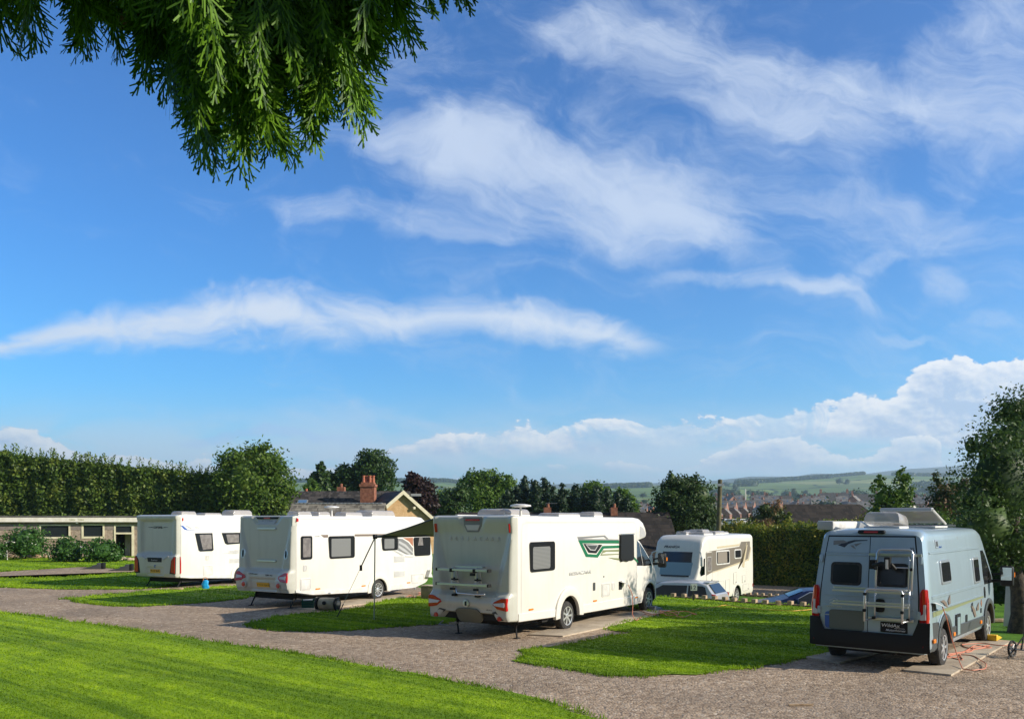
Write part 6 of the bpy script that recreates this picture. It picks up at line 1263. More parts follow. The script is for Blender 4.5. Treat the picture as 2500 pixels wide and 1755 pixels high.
def gable_house(name, label, cat, loc, rz, L, D, hw, hr, m_wall, m_roof, wins=(), chim=(), over=.3, group=None, door=None, thick=.16, pots=2, chh=1.0, chw=.6, mch=None, hip=0.0):
    """ridge along local x, front face towards -y"""
    r = thing(name, label, cat, loc, rz, group); x, y = L / 2, D / 2
    mb = MB(); mb.add([(-x, -y, -3), (x, -y, -3), (x, y, -3), (-x, y, -3), (-x, -y, hw), (x, -y, hw), (x, y, hw), (-x, y, hw), (-x + hip, 0, hw + hr - .02), (x - hip, 0, hw + hr - .02)],
                      [(0, 3, 2, 1), (0, 1, 5, 4), (2, 3, 7, 6), (1, 2, 6, 9, 5) if not hip else (1, 2, 6, 5), (3, 0, 4, 8, 7) if not hip else (3, 0, 4, 7), (4, 5, 9, 8), (6, 7, 8, 9)] + ([(5, 6, 9), (7, 4, 8)] if hip else [])); mb.build('wall', m_wall, r, smooth=0)
    k = over; e = hr * k / y; xx = x + (.22 if not hip else k); mb = MB(); a = [(-xx, -y - k, hw - e), (xx, -y - k, hw - e), (xx - (hip + k if hip else 0), 0, hw + hr), (-xx + (hip + k if hip else 0), 0, hw + hr), (xx, y + k, hw - e), (-xx, y + k, hw - e)]
    v = [(p[0], p[1], p[2] + .02) for p in a] + [(p[0], p[1], p[2] + thick) for p in a]
    fs = [(0, 1, 2, 3), (3, 2, 4, 5), (6, 9, 8, 7), (9, 11, 10, 8), (0, 6, 7, 1), (5, 4, 10, 11)]
    fs += [(1, 7, 8, 2), (2, 8, 10, 4), (0, 3, 9, 6), (3, 5, 11, 9)] if not hip else [(1, 4, 2), (0, 3, 5), (7, 8, 10), (6, 11, 9), (1, 7, 10, 4), (0, 5, 11, 6)]
    mb.add(v, fs); rf = mb.build('roof', m_roof, r, smooth=0)
    for cx, cy in chim:
        q = MB(); zt_ = hw + hr + chh; q.box((cx - chw, cy - chw * .55, hw + hr * .35), (cx + chw, cy + chw * .55, zt_)); q.box((cx - chw - .06, cy - chw * .55 - .06, zt_ - .18), (cx + chw + .06, cy + chw * .55 + .06, zt_ - .04)); c = q.build('chimney', mch or M_brick, rf, smooth=0)
        for i in range(pots): q = MB(); q.lathe((cx + (i - (pots - 1) / 2) * chw * 1.6 / max(1, pots), cy, zt_ - .02), (0, 0, 1), [(0, .13), (.35, .11), (.37, .15), (.45, .14)], 10); q.build('chimney_pot', M_terra, rf)
    for wx, wz, ww, wh, face in wins:
        if face == 'roof':
            s = hr / y; yy = -y * (1 - (wz)); z = hw + hr * wz; n = Vector((0, -s, 1)).normalized(); u = Vector((0, 1, s)).normalized(); c = Vector((wx, yy, z)) + n * (thick + .06); pts = [c + Vector((i * ww / 2, 0, 0)) + u * (j * wh / 2) for i, j in ((-1, -1), (1, -1), (1, 1), (-1, 1))]
            q = MB(); q.prism(pts, -n * .12); w = q.build('skylight', M_lead, r); q = MB(); q.prism([c + Vector((i * (ww / 2 - .07), 0, 0)) + u * (j * (wh / 2 - .07)) + n * .01 for i, j in ((-1, -1), (1, -1), (1, 1), (-1, 1))], -n * .03); q.build('pane', mat('skylight_glass', (.10, .20, .36), .1), w)
        else:
            if face == 'front': a, b = (wx - ww / 2, -y - .04, wz), (wx + ww / 2, -y + .02, wz + wh); c_, d_ = (wx - ww / 2 + .07, -y - .05, wz + .07), (wx + ww / 2 - .07, -y - .02, wz + wh - .07)
            else: a, b = (x - .02, wx - ww / 2, wz), (x + .04, wx + ww / 2, wz + wh); c_, d_ = (x + .02, wx - ww / 2 + .07, wz + .07), (x + .05, wx + ww / 2 - .07, wz + wh - .07)
            w = box_part('window', a, b, M_plasw, r); box_part('pane', c_, d_, M_win, w)
    if door: box_part('door', (door - .45, -y - .03, -3 if False else 0), (door + .45, -y + .02, 2.05), M_ink, r)
    return r
def at(px, Y, z=None): X = (px - 1250) / FPX * Y; return (X, Y, tz(X, Y) if z is None else z)
# cottage behind the middle caravan
def cottages():
    Y = 74; kx = Y / FPX; xa, xb = (690 - 1250) * kx, (985 - 1250) * kx
    zr = EYE - (1197 - HZ) * kx
    r = gable_house('cottage', 'dark slated cottage with a large brick chimney and four pots', 'house', ((xa + xb) / 2, Y + 3.2, 0), R_(-1), xb - xa, 6.6, 2.3, zr - 2.3 - .1, M_tan, M_slated, [((xa - xb) / 2 + 1.25, .62, .9, .9, 'roof'), ((xb - xa) / 2 - 2.2, .60, .8, .9, 'roof')], [], over=.3)
    X0 = (xa + xb) / 2; cx = (895 - 1250) * kx - X0
    q = MB(); q.box((cx - .62, -2.6, 2.9), (cx + .62, -1.5, zr + .35)); q.box((cx - .70, -2.68, zr + .35), (cx + .70, -1.42, zr + .58)); q.box((cx - .56, -2.55, zr + .58), (cx + .56, -1.55, zr + .75)); c = q.build('chimney', M_brick, r, smooth=0)
    for i in range(4): q = MB(); q.lathe((cx - .42 + i * .28, -2.05 + .1 * (i % 2), zr + .74), (0, 0, 1), [(0, .15), (.5, .12), (.55, .16), (.62, .15)], 12); q.build('chimney_pot', M_terra, c)
    cx = (812 - 1250) * kx - X0; q = MB(); q.box((cx - .34, .2, zr - .8), (cx + .34, .8, zr + .45)); q.lathe((cx, .5, zr + .4), (0, 0, 1), [(0, .14), (.35, .12)], 10); q.build('chimney', M_brick, r, smooth=0)
    cx = (722 - 1250) * kx - X0; q = MB(); q.lathe((cx, .5, zr - .2), (0, 0, 1), [(0, .12), (.5, .12)], 10); q.build('flue', M_terra, r)
    # cross wing with the rendered gable
    Y2 = 71; k2 = Y2 / FPX; px0 = 982; zp = EYE - (1202 - HZ) * k2; hh = 2.9
    r2 = thing('gabled_house', 'rendered tan gable with white barge boards left of the purple tree', 'house', ((px0 - 1250) * k2, Y2, 0), R_(22)); s = .86
    zl = 1.2; wl = (zp - zl) / s; mb = MB(); mb.prism([(-wl + .2, 0, -1), (wl - .2, 0, -1), (wl - .2, 0, zl + .1), (0, 0, zp - .10), (-wl + .2, 0, zl + .1)], (0, 9, 0)); mb.build('wall', M_tan, r2, smooth=0)
    for sx in (-1, 1):
        q = MB(); q.prism([(0, -.35, zp), (0, -.35, zp + .16), (sx * (wl + .3), -.35, zl - .26 + .16), (sx * (wl + .3), -.35, zl - .26)], (0, 9.6, 0)); q.build('roof_slope', M_slated, r2, smooth=0)
        q = MB(); q.prism([(0, -.42, zp - .16), (0, -.42, zp + .19), (sx * (wl + .34), -.42, zl - .26 + .19 - .03), (sx * (wl + .34), -.42, zl - .26 - .19)], (0, .07, 0)); q.build('barge_board', M_cream, r2, smooth=0)
    for j in (.22, .52, .8): q = MB(); q.box((wl * j - .1, -.36, zp - wl * j * s - .55), (wl * j + .08, 0, zp - wl * j * s - .35)); q.build('bracket', M_cream, r2)
    box_part('vent', (.6, -.5, zp - .3), (1.5, -.45, zp - .1), M_lead, r2)
    # low slated outbuilding
    Y3 = 59; k3 = Y3 / FPX; xa, xb = (700 - 1250) * k3, (922 - 1250) * k3; zr3 = EYE - (1227 - HZ) * k3
    r3 = gable_house('outbuilding', 'low outbuilding with pale weathered slates behind the middle caravan', 'outbuilding', ((xa + xb) / 2, Y3 + 2.3, 0), 0, xb - xa, 4.6, 2.1, zr3 - 2.1 - .12, M_tan, M_slate, over=.25)
    q = MB(); n = 22
    for i in range(n): a = (xa - xb) / 2 + (xb - xa) * i / n; q.box((a + .01, -.16, zr3 - .04), (a + (xb - xa) / n - .02, .16, zr3 + .06))
    q.build('ridge_tiles', M_lead, r3, .02)
cottages()
def tiled():
    Y = 47; k = Y / FPX; xa, xb = (1118 - 1250) * k, (1655 - 1250) * k; zr = EYE - (1249 - HZ) * k
    r = gable_house('bungalow', 'long dark tiled bungalow roof just behind the central motorhome', 'house', ((xa + xb) / 2, Y + 3.8, -1.6), 0, xb - xa, 7.6, 2.2, zr - 2.2 + 1.6 - .14, M_whitew, M_tile, over=.4)
    for px, w in ((1343, .22), (1518, .20)):
        cx = (px - 1250) * k - (xa + xb) / 2; q = MB(); z = zr + 1.6; q.box((cx - w, -.35, z - .6), (cx + w, .35, z + .30)); q.lathe((cx + .05, 0, z + .28), (0, 0, 1), [(0, .09), (.25, .08)], 10); q.build('chimney', M_brick, r, smooth=0)
    q = MB(); z = zr + 1.6; cx = (1343 - 1250) * k - (xa + xb) / 2; q.tube([(cx + .1, 0, z + .2), (cx + .1, 0, z + .62)], .02, 6)
    for i in range(5): q.tube([(cx + .0 + i * .12, -.12, z + .55), (cx + i * .12, .12, z + .55)], .012, 5)
    q.tube([(cx - .1, 0, z + .55), (cx + .6, 0, z + .55)], .012, 5); q.build('aerial', M_lead, r)
    Y = 60; k = Y / FPX; xp = (1737 - 1250) * k; r2 = thing('gabled_bungalow', 'white gable end with dark tiles beside the wooden pole', 'house', (xp, Y, -1.4)); zp = EYE + 1.4 - (1262 - HZ) * k; wl = 1.5; s = .8
    q = MB(); q.prism([(-wl, 0, -1), (wl, 0, -1), (wl, 0, zp - wl * s), (0, 0, zp - .1), (-wl, 0, zp - wl * s)], (0, 7, 0)); q.build('wall', M_whitew, r2, smooth=0)
    for sx in (-1, 1):
        q = MB(); q.prism([(0, -.3, zp), (0, -.3, zp + .15), (sx * (wl + .4), -.3, zp + .15 - (wl + .4) * s), (sx * (wl + .4), -.3, zp - (wl + .4) * s)], (0, 7.6, 0)); q.build('roof_slope', M_tile, r2, smooth=0)
        q = MB(); q.prism([(0, -.36, zp - .1), (0, -.36, zp + .17), (sx * (wl + .42), -.36, zp + .17 - (wl + .42) * s), (sx * (wl + .42), -.36, zp - .1 - (wl + .42) * s)], (0, .05, 0)); q.build('barge_board', M_plasw, r2, smooth=0)
    w = box_part('window', (.2, -.05, zp - 2.4), (.6, 0, zp - .9), M_cream, r2); box_part('pane', (.26, -.06, zp - 2.3), (.54, -.04, zp - 1.0), M_win, w)
    # dark roof left of the small gable running away
    Y = 56; k = Y / FPX; xa, xb = (1955 - 1250) * k, (2185 - 1250) * k; zr = EYE - (1228 - HZ) * k; g = -1.6; L = xb - xa + 2.6
    gable_house('hipped_bungalow', 'bungalow with a big dark mossy hipped roof behind the square hedge', 'house', ((xa + xb) / 2 - .3, Y + 4.2, g), 0, L + 1.2, 8.4, 2.3, zr - 2.3 - g - .14, M_whitew, M_tile, over=.4, hip=2.2)
tiled()
# the town across the valley
def town():
    p = {}
    def proto(key, *a, **k): p[key] = [gable_house(*a, **k), True]
    G = 'houses of the town across the valley'
    W1 = [(-1.5, 3.2, .9, 1.2, 'front'), (1.2, 3.2, .9, 1.2, 'front'), (-1.4, .8, 1.2, 1.2, 'front'), (1.3, .62, .8, .9, 'roof')]
    proto('brick', 'terraced_house', 'red brick terraced house in the far town', 'house', (0, 0, 0), 0, 6.2, 8, 5.2, 3.6, M_brickf, M_slatef, W1, [(-2.6, 0)], group=G, pots=3, over=.2, mch=M_brickf)
    proto('brick_end', 'terraced_house', 'small brick house with gable showing in the town', 'house', (0, 0, 0), 0, 7, 6.5, 4.8, 3.2, M_brickf, M_slatef, [(0, 1.0, 1.2, 1.3, 'side'), (0, 3.2, 1.2, 1.2, 'side'), (0, 3.0, 1, 1.2, 'front')], [(-2.6, 0)], group=G, pots=2, over=.2, mch=M_brickf)
    proto('white', 'white_house', 'white rendered house in the far town', 'house', (0, 0, 0), 0, 8.5, 7.5, 5.0, 3.0, M_whitew, M_slatef, [(-2.4, 3.1, 1, 1.2, 'front'), (0, 3.1, 1, 1.2, 'front'), (2.4, 3.1, 1, 1.2, 'front'), (-2.4, .9, 1.2, 1.3, 'front'), (2.2, .9, 1.2, 1.3, 'front'), (0, 3.1, 1, 1.2, 'side')], [(3.4, 0)], group=G, pots=2, over=.2, mch=M_brickf)
    proto('dark', 'dark_roofed_house', 'long dark roofed house in the far town', 'house', (0, 0, 0), 0, 16, 9, 4.6, 4.6, M_whitew, M_slated, [(-5, .9, 1.4, 1.3, 'front'), (5, .9, 1.4, 1.3, 'front')], [(-7.3, 0), (7.3, 0)], group=G, pots=2, over=.3, chh=2.0, mch=M_brickf)
    def put(key, px, Y, rz, s=1.0, dz=0.0):
        r, first = p[key]; o = r if first else copy_tree(r); p[key][1] = False; o.location = at(px, Y); o.location.z += dz + 1.0; s *= 1.2; o.rotation_euler = (0, 0, R_(rz)); o.scale = (s, s, s)
    for i in range(9): put('brick', 1738 + i * 22.5, 500 + i * 9, -26, 1.0, -1.4)
    for i in range(8): put('brick_end', 1748 + i * 23, 480 + i * 8, 64, .8, -2.6)
    for px, Y, rz in ((1782, 560, -70), (1760, 580, -20), (1800, 585, -20), (1850, 590, -24), (1885, 560, -22)): put('brick', px, Y, rz, 1.1)
    for px, Y, rz, s in ((1933, 470, -8, .8), (1950, 480, -65, .8), (1858, 488, -66, .7), (1942, 560, -80, .8), (1929, 590, -80, .8), (1984, 585, -80, .8), (2040, 560, -15, .8), (2088, 520, -30, .8), (2112, 500, -20, .9), (2065, 545, -75, .8), (2190, 520, -50, .8), (2213, 500, -60, .8)): put('white', px, Y, rz, s)
    for px, Y, rz, s in ((1898, 600, -4, 1.0), (2036, 640, -6, 1.1), (2110, 640, -8, 1.0)): put('dark', px, Y, rz, s)
    for px, Y, rz in ((1968, 540, -25), (1995, 530, -15), (2010, 590, -18), (2085, 600, 50), (1975, 600, -25), (2055, 585, -18), (2000, 620, -20), (2230, 560, -20), (2250, 540, -30), (2270, 560, -20)): put('brick', px, Y, rz, 1.0)
    for px, Y, rz in ((1545, 430, -20), (1566, 436, -20), (1528, 470, -30), (1588, 440, -60), (1506, 490, -10), (1555, 520, -20), (1575, 530, -20)): put('brick', px, Y, rz, .8, -1)
    for px, Y, rz in ((1050, 330, -70), (1062, 380, 10), (1092, 360, -20)): put('brick_end', px, Y, rz, .8, 2.5)
    for px, Y, h in ((1783, 640, 13), (1820, 600, 17)):
        x, y, z = at(px, Y); q = MB(); q.lathe((x, y, z), (0, 0, 1), [(0, .55), (h, .35)], 10); tag(q.build('mill_chimney', M_fascia if h > 14 else M_lead), 'pale slender chimney standing above the terrace roofs' if h > 14 else 'short grey tower left of the slender pale chimney', 'chimney')
town()
for nm in ('terraced_house', 'white_house', 'dark_roofed_house'):
    for lb in set(o['label'] for o in bpy.data.objects if o.name.startswith(nm) and o.get('label')):
        q = sorted([o for o in bpy.data.objects if o.name.startswith(nm) and o.get('label') == lb], key=lambda o: o.location.x / o.location.y); ordinal(q, lb + ', @')
# poles
def pole(px, Y, top, z0, r, lb):
    x = (px - 1250) / FPX * Y; h = EYE - (top - HZ) / FPX * Y; t = thing('wooden_pole', lb, 'pole', (x, Y, z0)); q = MB(); q.tube([(-.05, 0, -.2), (0, 0, (h - z0) * .5), (.09, 0, h - z0)], [r * 1.25, r * 1.1, r], 12); q.build('pole', mat('mossy_pole', rough=.9, fn=varied((.16, .15, .06), (.09, .075, .045), 3)), t)
    q = MB(); q.box((-.10, -.14, h - z0 - .35), (.28, -.1, h - z0 - .22)); q.build('step_bracket', M_gal, t); q = MB(); q.lathe((.09, 0, h - z0), (0, 0, 1), [(0, r * 1.1), (.04, r * .3)], 12); q.build('cap', M_lead, t)
pole(1754, 46.5, 1171, -1.2, .12, 'tall mossy wooden telegraph pole left of the yellow green shrub'); pole(1740, 80, 1226, -2.0, .11, 'shorter thinner wooden pole farther off, left of the tall pole')

# ================================================================ integrated motorhome facing the camera
def a_class():
    W = 2.2; o = (10.531, 40.848); h = -143.93; r = thing('motorhome', 'white flat fronted motorhome with taupe side band, facing the camera behind the log edging', 'motorhome', (o[0], o[1], -1.1), R_(90 - h))
    def zt(x): return interp(x, [(0, 3.05), (.05, 3.09), (4.9, 3.10), (5.3, 3.08), (5.5, 3.02), (5.7, 2.88), (5.82, 2.66), (5.90, 2.46), (6.05, 1.9), (6.25, 1.32), (6.45, 1.12), (6.55, .9), (6.58, .6)])
    def hw(x, z): return 1.1 - .02 * max(0, z - 1.5) - .20 * max(0, min(1, (x - 5.3) / 1.25)) ** 2.2
    def rear(x, z): return .0
    xs = [0, .06, 1, 2, 3, 4, 4.6, 5, 5.3, 5.45, 5.6, 5.7, 5.78, 5.84, 5.90, 5.97, 6.05, 6.15, 6.25, 6.35, 6.45, 6.5, 6.55, 6.58]
    b = loft('body', r, xs, .34, zt, hw, M_white, .14, 20, None, .03); cutter(b, [arch_tool(1.95, .38, .44, W, s) for s in (-1, 1)] + [arch_tool(5.55, .38, .44, 2.05, s, .36) for s in (-1, 1)])
    L = 1; HW = hw
    def sp_(nm, pts, m_, off, par=None, th=.006): return spanel(nm, par or r, pts, m_, W, L, off, th, 0, HW)
    sp_('side_band', [(5.20, 2.42), (1.67, 2.54), (1.45, 2.76), (.33, 2.76), (.33, 2.45), (.62, 1.95), (1.2, 1.85), (4.85, 1.54), (5.20, 1.42)], M_taupe, .005)
    sp_('side_band', [(4.27, 2.60), (1.70, 2.66), (1.60, 2.72), (1.66, 2.58), (4.27, 2.52)], M_beige, .007)
    sp_('side_band', [(4.85, 1.53), (2.0, 1.80), (1.4, 1.86), (.77, 2.71), (.70, 2.71), (1.2, 1.98), (1.89, 1.55), (1.80, 1.55), (1.25, 1.86), (1.9, 1.74), (4.85, 1.49)], M_beige, .009)
    sp_('side_band', [(.77, 2.60), (1.15, 2.0), (1.42, 1.62), (1.15, 1.56), (1.0, 1.9), (.66, 2.6)], M_beige, .011); sp_('side_band', [(.30, 2.50), (.55, 1.95), (1.0, 1.9), (.95, 1.84), (.5, 1.88), (.22, 2.4)], M_beige, .013)
    d = spanel('habitation_door', r, rrect(4.86, .46, 5.46, 2.40, .06, 3), M_white, W, L, .016, .02, .005, HW); outline('frame', d, rrect(4.84, .44, 5.48, 2.42, .07, 3), .02, M_panel, W, L, .018, HW)
    sp_('door_band', [(5.46, 2.36), (4.86, 2.38), (4.86, 1.53), (5.46, 1.42)], M_taupe, .020, d); w = spanel('window', d, rrect(4.95, 1.58, 5.38, 2.20, .06, 3), M_panel, W, L, .026, .02, .004, HW); spanel('pane', w, rrect(4.98, 1.61, 5.35, 2.17, .05, 3), M_blindg, W, L, .030, .01, 0, HW); sp_('handle', rrect(4.90, 1.0, 4.95, 1.22, .02, 2), M_black, .03, d, .02)
    w = spanel('window', r, rrect(2.88, 1.80, 4.40, 2.43, .09, 4), M_plasw, W, L, .018, .03, .005, HW); spanel('pane', w, rrect(2.94, 1.86, 4.34, 2.37, .07, 4), M_glass, W, L, .024, .01, 0, HW); spanel('curtain', w, rrect(3.20, 1.88, 4.25, 2.36, .03, 3), mat('curtain', rough=.8, fn=lambda T, b_: T.put(b_.inputs['Base Color'], T.mix(T.ss(T.m('SINE', T.mul(T.sep(pos(T, True))[0], 60.0)), -1, 1), (.13, .11, .09), (.32, .28, .23)))), W, L, .027, .006, 0, HW)
    w = spanel('window', r, rrect(1.48, 2.0, 2.30, 2.43, .08, 4), M_plasw, W, L, .018, .03, .005, HW); spanel('pane', w, rrect(1.54, 2.05, 2.24, 2.38, .06, 4), M_glass, W, L, .024, .01, 0, HW)
    for x0, x1, z0, z1, nm in ((3.58, 4.65, .46, 1.10, 'locker_door'), (2.92, 3.40, .46, 1.12, 'locker_door'), (2.08, 2.46, .87, 1.40, 'service_hatch'), (.99, 1.39, .86, 1.22, 'service_hatch'), (.58, 1.30, .48, .80, 'locker_door')):
        hh = spanel(nm, r, rrect(x0, z0, x1, z1, .06, 3), M_white, W, L, .012, .02, .004, HW); outline('rim', hh, rrect(x0, z0, x1, z1, .06, 3), .014, M_panel, W, L, .014, HW); q = spanel('catch', hh, rrect(x0 + .05, z0 + .04, x0 + .11, z0 + .10, .01, 2), M_dark, W, L, .018, .01, 0, HW)
    cwm = spanel('cab_window', r, [(5.58, 2.15), (5.80, 2.10), (6.02, 1.55), (5.95, 1.40), (5.62, 1.46)], M_mirror, W, L, .012, .03, .0, HW)
    arch_trim(r, 1.95, .36, .44, .56, M_white, W, L, .02, -4, 184, hw=HW, th=.05)
    for s in (-1, 1): wheel(r, 1.95, s * 1.07, .34, .2, side=s, spokes=7); wheel(r, 5.55, s * 1.0, .34, .2, side=s, spokes=7)
    # front
    xsf = [5.92, 6.0, 6.08, 6.16, 6.24]; vs = []
    yw = lambda x, t: (hw(x, 2) - .04) * t
    for x in xsf: vs += [(x + .03 - .10 * abs(t) ** 3, yw(x, t), zt(x) + .02) for t in np.linspace(-1, 1, 13)]
    fs = [[i * 13 + j, i * 13 + j + 1, (i + 1) * 13 + j + 1, (i + 1) * 13 + j] for i in range(4) for j in range(12)]
    ws = MB().add(vs, fs).build('windscreen', M_win, r, smooth=60)
    vs2 = []; 
    for x in (6.04, 6.1, 6.17, 6.22): vs2 += [(x + .045 - .10 * abs(t) ** 3, yw(x, t) * .93, zt(x) + .03) for t in np.linspace(-1, 1, 13)]
    MB().add(vs2, [[i * 13 + j, i * 13 + j + 1, (i + 1) * 13 + j + 1, (i + 1) * 13 + j] for i in range(3) for j in range(12)]).build('windscreen_blind', mat('silver_screen_blind', (.22, .33, .40), .25), ws, smooth=60)
    for s in (-1, 1):
        a = MB(); a.tube([(5.85, s * 1.0, 2.42), (6.05, s * 1.12, 2.36), (6.1, s * 1.16, 2.2)], .03, 8); m_ = a.build('door_mirror', M_plasw, r); a = MB(); a.obox((6.08, s * 1.17, 2.02), .14, .12, .42); a.build('housing', M_plasw, m_, .05, 3)
        a = MB(); a.obox((6.45, s * .68, .95), .16, .34, .16); a.build('headlamp', M_lampw, r, .04, 2)
    text_part('lettering', 'FRANKIA', (5.875, -.66, 2.56), (0, 1, 0), (-.35, 0, 1), .11, M_ink, r, .02, .3, .72, .02)
    q = MB(); q.box((6.53, -.55, .70), (6.60, .55, .86)); q.build('grille', M_dark, r, .02); q = MB(); q.box((6.52, -.26, .46), (6.61, .26, .57)); q.build('number_plate', M_plasw, r)
    q = MB(); q.box((.02, W / 2 - .10, .62), (.06, W / 2 + .02, .76)); q.build('rear_marker', M_red, r)
    for x, y, lx, ly, h_ in ((4.9, -.2, .5, .5, .10), (4.4, .35, 1.0, .8, .07), (3.7, 0, .8, .7, .18), (2.6, .2, 1.1, .7, .10), (1.6, 0, 1.0, .7, .06), (3.3, -.6, .5, .5, .14)): rooflight(r, x, y, 3.12, lx, ly, h_)
    q = MB(); q.box((2.2, -.9, 3.13), (3.6, -.3, 3.17)); q.build('solar_panel', M_solar, r); u = MB(); u.box((.3, -.8, .22), (6.2, .8, .40)); u.build('chassis', M_under, r)
a_class()

# ================================================================ cars
M_silver_p = mat('silver_car_paint', rough=.3, metal=.3, fn=paint((.55, .56, .57), .05), coat=.6); M_navy = mat('navy_car_paint', rough=.25, metal=.3, fn=paint((.010, .022, .085), .03), coat=0)
def car(label, loc, head, m, L=4.0, H=1.5, sedan=False, s_win=None):
    r = thing('parked_car', label, 'car', loc, R_(90 - head)); hwid = .88; HB = H * .60
    if sedan: top = [(0, .78), (.05, .92), (.5, 1.0), (.9, 1.12), (1.5, H - .04), (2.2, H), (2.8, H - .04), (3.4, 1.08), (3.7, .98), (4.3, .86), (4.5, .70), (4.55, .5)]; xs = [0, .05, .2, .5, .9, 1.2, 1.5, 1.8, 2.2, 2.5, 2.8, 3.1, 3.4, 3.7, 4.0, 4.3, 4.45, 4.5, 4.55]
    else: top = [(0, .80), (.04, 1.0), (.15, 1.12), (.38, H - .06), (.7, H), (1.6, H), (2.2, H - .05), (2.9, 1.04), (3.1, .95), (3.6, .86), (3.85, .72), (3.92, .5)]; xs = [0, .04, .1, .15, .26, .38, .55, .7, 1.2, 1.6, 2.0, 2.2, 2.5, 2.75, 2.9, 3.1, 3.4, 3.6, 3.75, 3.85, 3.92]
    zt = lambda x: interp(x, top); Lx = xs[-1]
    def hw(x, z): w = hwid - .20 * max(0, (z - .88) / .6) ** 1.05 - .03 * max(0, .5 - z); k = max(0, (x - (Lx - .6)) / .6); k2 = max(0, (.35 - x) / .35); return w - .16 * k * k - .08 * k2 * k2
    b = loft('body', r, xs, .22, zt, hw, m, .09, 14, None, .03); wx = (.72, Lx - .80)
    cutter(b, [arch_tool(x, .31, .36, 2 * hwid, s, .3) for s in (-1, 1) for x in wx])
    for s in (-1, 1):
        for x in wx: wheel(r, x, s * (hwid - .01), .31, .19, side=s, spokes=5)
        if sedan: wins = [[(1.05, .96), (1.15, 1.08), (1.62, H - .11), (2.15, H - .07), (2.15, .93)], [(2.2, .93), (2.2, H - .07), (2.72, H - .11), (3.2, 1.0), (3.2, .92)]]
        else: wins = [[(.30, .98), (.42, 1.30), (.52, H - .12), (1.05, H - .11), (1.05, .95)], [(1.1, .95), (1.1, H - .11), (2.05, H - .13), (2.65, 1.0), (2.65, .93)]]
        for w in wins: spanel('side_window', r, w, M_glass, 2, s, .006, .02, hw=hw)
        if sedan: spanel('window_trim', r, [(1.0, .93), (1.1, 1.10), (1.6, H - .07), (2.7, H - .07), (3.3, .95), (3.2, .99), (2.7, H - .10), (1.62, H - .10), (1.13, 1.06), (1.05, .96)], M_chrome, 2, s, .010, .01, hw=hw)
        spanel('tail_lamp' if True else '', r, [(-.02 + .04, 1.04), (.16, 1.08), (.20, .70), (.04, .66)], M_red, 2, s, .012, .08, .01, hw=hw); spanel('headlamp', r, [(Lx - .55, .80), (Lx - .18, .72), (Lx - .22, .62), (Lx - .55, .66)], M_lampw, 2, s, .012, .05, .01, hw=hw)
        q = MB(); q.obox((Lx - 1.25 if not sedan else 3.15, s * .92, 1.0), .10, .20, .14); q.build('door_mirror', m, r, .03, 2)
    def glass(name, x0, x1, n=4):
        X_ = np.linspace(x0, x1, n + 1); v = []
        for x in X_: v += [(x - (.012 if x0 < 1.4 else -.012), (hw(x, zt(x)) - .12) * t, zt(x) + .030 + .02 * (1 - t * t)) for t in np.linspace(-1, 1, 7)]
        MB().add(v, [[i * 7 + j, i * 7 + j + 1, i * 7 + j + 8, i * 7 + j + 7] for i in range(n) for j in range(6)]).build(name, M_win, r)
    if sedan: glass('rear_window', .92, 1.42); glass('windscreen', 2.88, 3.38)
    else:
        v = [(.105, -.60, 1.06), (.105, .60, 1.06), (.36, .54, H - .08), (.36, -.54, H - .08)]; q = MB(); q.prism([(a - .035, b_, c + .02) for a, b_, c in v], (.02, 0, -.01)); q.build('rear_window', M_win, r); glass('windscreen', 2.28, 2.85)
        q = MB(); q.box((-.02, -.26, .62), (.01, .26, .74)); q.build('number_plate', M_yplate, r); q = MB(); q.box((.32, -.55, H - .03), (.55, .55, H + .02)); q.build('spoiler', m, r, .01)
    return r
def gpos(px, py, z): return (*P(px, py, z), z)
CARW = car('silver hatchback parked in front of the facing motorhome, red tail lamp showing', (7.75, 31.15, -1.1), -58, M_silver_p, H=1.46)
CARB = car('dark blue saloon car below the log edging left of the camper van', (12.95, 29.2, -1.1), -80, M_navy, H=1.36, sedan=True)
CARS = []
def town_cars():
    proto = None; M_wc = mat('white_car_paint', (.7, .7, .7), .3)
    for i, (px, Y) in enumerate([(1778, 330), (1802, 330), (1826, 340), (1764, 335), (1904, 345), (1914, 350), (1850, 340), (1922, 360), (1792, 325)]):
        x = (px - 1250) / FPX * Y; z = tz(x, Y)
        if proto is None: o = proto = car('small pale vehicle parked in the yard below the town terraces', (x, Y, z), 80, M_wc, H=1.5); proto['group'] = 'vehicles parked below the terraces'
        else: o = copy_tree(proto)
        CARS.append(o); o.location = (x, Y, z + 2.2); o.rotation_euler = (0, 0, R_(20 * i)); o.scale = (1.3, 1.3, 1.4)
town_cars()
ordinal(sorted(CARS, key=lambda o: o.location.x / o.location.y), 'small pale vehicle below the town terraces, @')

